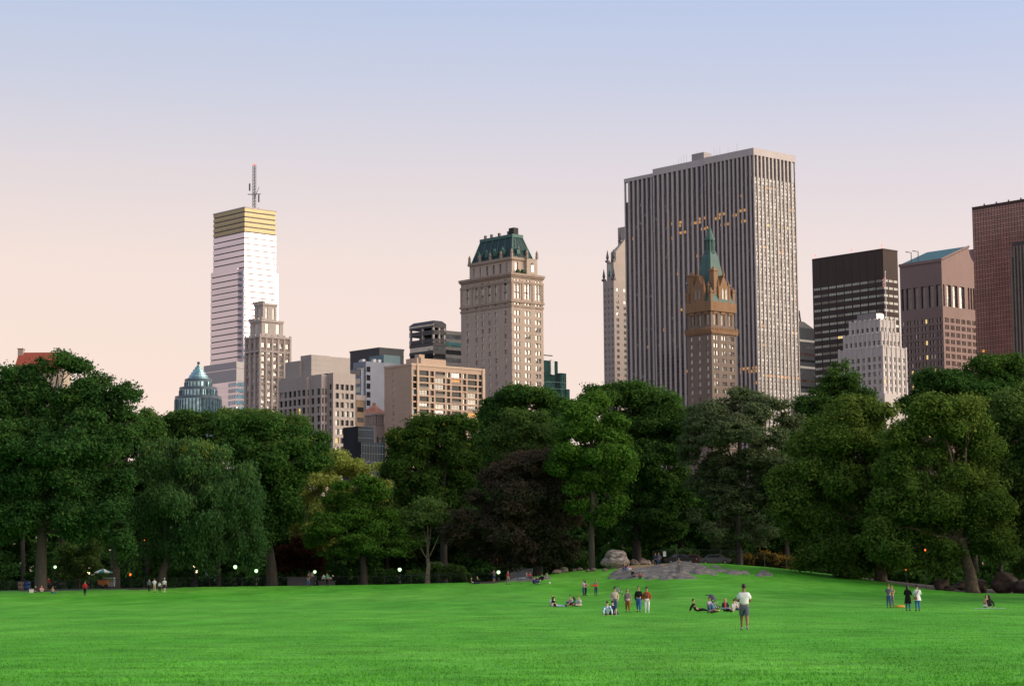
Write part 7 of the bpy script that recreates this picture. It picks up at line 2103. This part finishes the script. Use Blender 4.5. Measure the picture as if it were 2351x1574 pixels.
q('person lying on the back with hands behind the head and knees up in jeans', 1632, 1402, .12, 'back', 'overhead', GREY_C, 'short', JEANS, 'long', HB, skin=SKIN, group=BG)
q('person in lilac shirt and jeans bending forward in front of the buggy hood', 1622, 1393, .8, 'knees', 'knees', LILAC, 'long', LJEANS, 'long', HD, h=1.7, group=BG)
q('blond person in dark jacket over pink shirt sitting in the middle', 1659, 1395, 0, 'cross', 'lap', cloth('charcoal', (.045, .04, .05)), 'long', LJEANS, 'long', HBL, 'long', SKINP, h=1.66, group=BG, coat=True,
  extra=lambda body, P, k, fw: MB().box(-.06, .06, -.152, -.13, .22, .56).build('pink_shirt_front', cloth('coral_pink', (.65, .10, .13)), body))
q('person in white shirt and black trousers leaning on one arm', 1675, 1399, PI + .5, 'legs', 'behind', cloth('pale_lilac', (.60, .56, .63)), 'short', BLACK, 'long', HD, skin=SKINP, group=BG)
q('person in black and white striped shirt behind the white shirted one', 1684, 1395, .6, 'cross', 'lap', STRIPE, 'short', DJEANS, 'long', HB, skin=SKIN, group=BG)
q('dark skinned man in white polo shirt and slate shorts walking away, closest figure', 1703, 1440, PI - .1, 'stand_walk', 'hold', cloth('bright_white', (.74, .76, .78), .05), 'short', SLATE, 'short', HB, skin=mat('brown_skin', (.22, .115, .06), .6, var=.06, scale=6), h=1.86, shoes=cloth('grey_shoe', (.3, .3, .32)), group='lone walkers', coat=True, bulk=1.32)
RG = 'people standing on the right of the meadow'
q('man in slate T-shirt and jeans embracing a woman, seen from behind', 2033, 1389, PI - .3, 'stand', 'hug', SLATE, 'short', JEANS, 'long', HR, h=1.74, group=RG)
q('red haired woman in brown top held by the man in slate T-shirt', 2040.5, 1388, -.4, 'stand', 'hug', TAN, 'short', GREY_C, 'long', HR, 'long', h=1.66, group=RG)
q('woman in long black coat and blue jeans with long dark hair', 2077, 1396, PI - .5, 'stand', 'hold', BLACK, 'long', BRJEANS, 'long', HB, 'long', SKINP, h=1.72, coat=True, skirt=(BLACK, .50, .03), group=RG)
q('woman in white coat and blue jeans with a brown shoulder bag', 2099, 1396, PI + .1, 'stand', 'hold', WHITE_C, 'long', BRJEANS, 'long', HB, 'bun', SKINP, h=1.72, coat=True, skirt=(WHITE_C, .70, .05), extra=bag(cloth('brown_leather', (.16, .05, .03)), 1, .86), group=RG)
q('red haired person in brown jacket sitting on the pale blue blanket', 2256, 1389, .3, 'cross', 'phone', TAN, 'long', BLACK, 'long', HR, 'bob', SKINP, h=1.68, group='pair on the blanket', dz=.04)
q('dark haired person in black leaning on one arm on the pale blue blanket', 2263, 1390, PI + .5, 'cross', 'behind', BLACK, 'long', WHITE_C, 'long', HB, 'long', SKINP, h=1.68, group='pair on the blanket', dz=.04)
q('person in dark top and tan skirt sitting on a dark rock under the plane trees', 2174, 1339, .8, 'seat', 'lap', BLACK, 'short', cloth('tan_skirt', (.36, .27, .21)), 'short', HB, skin=SKINP, h=1.68, group='lone sitters', dz=.45)
print('leaves', NLEAF[0])
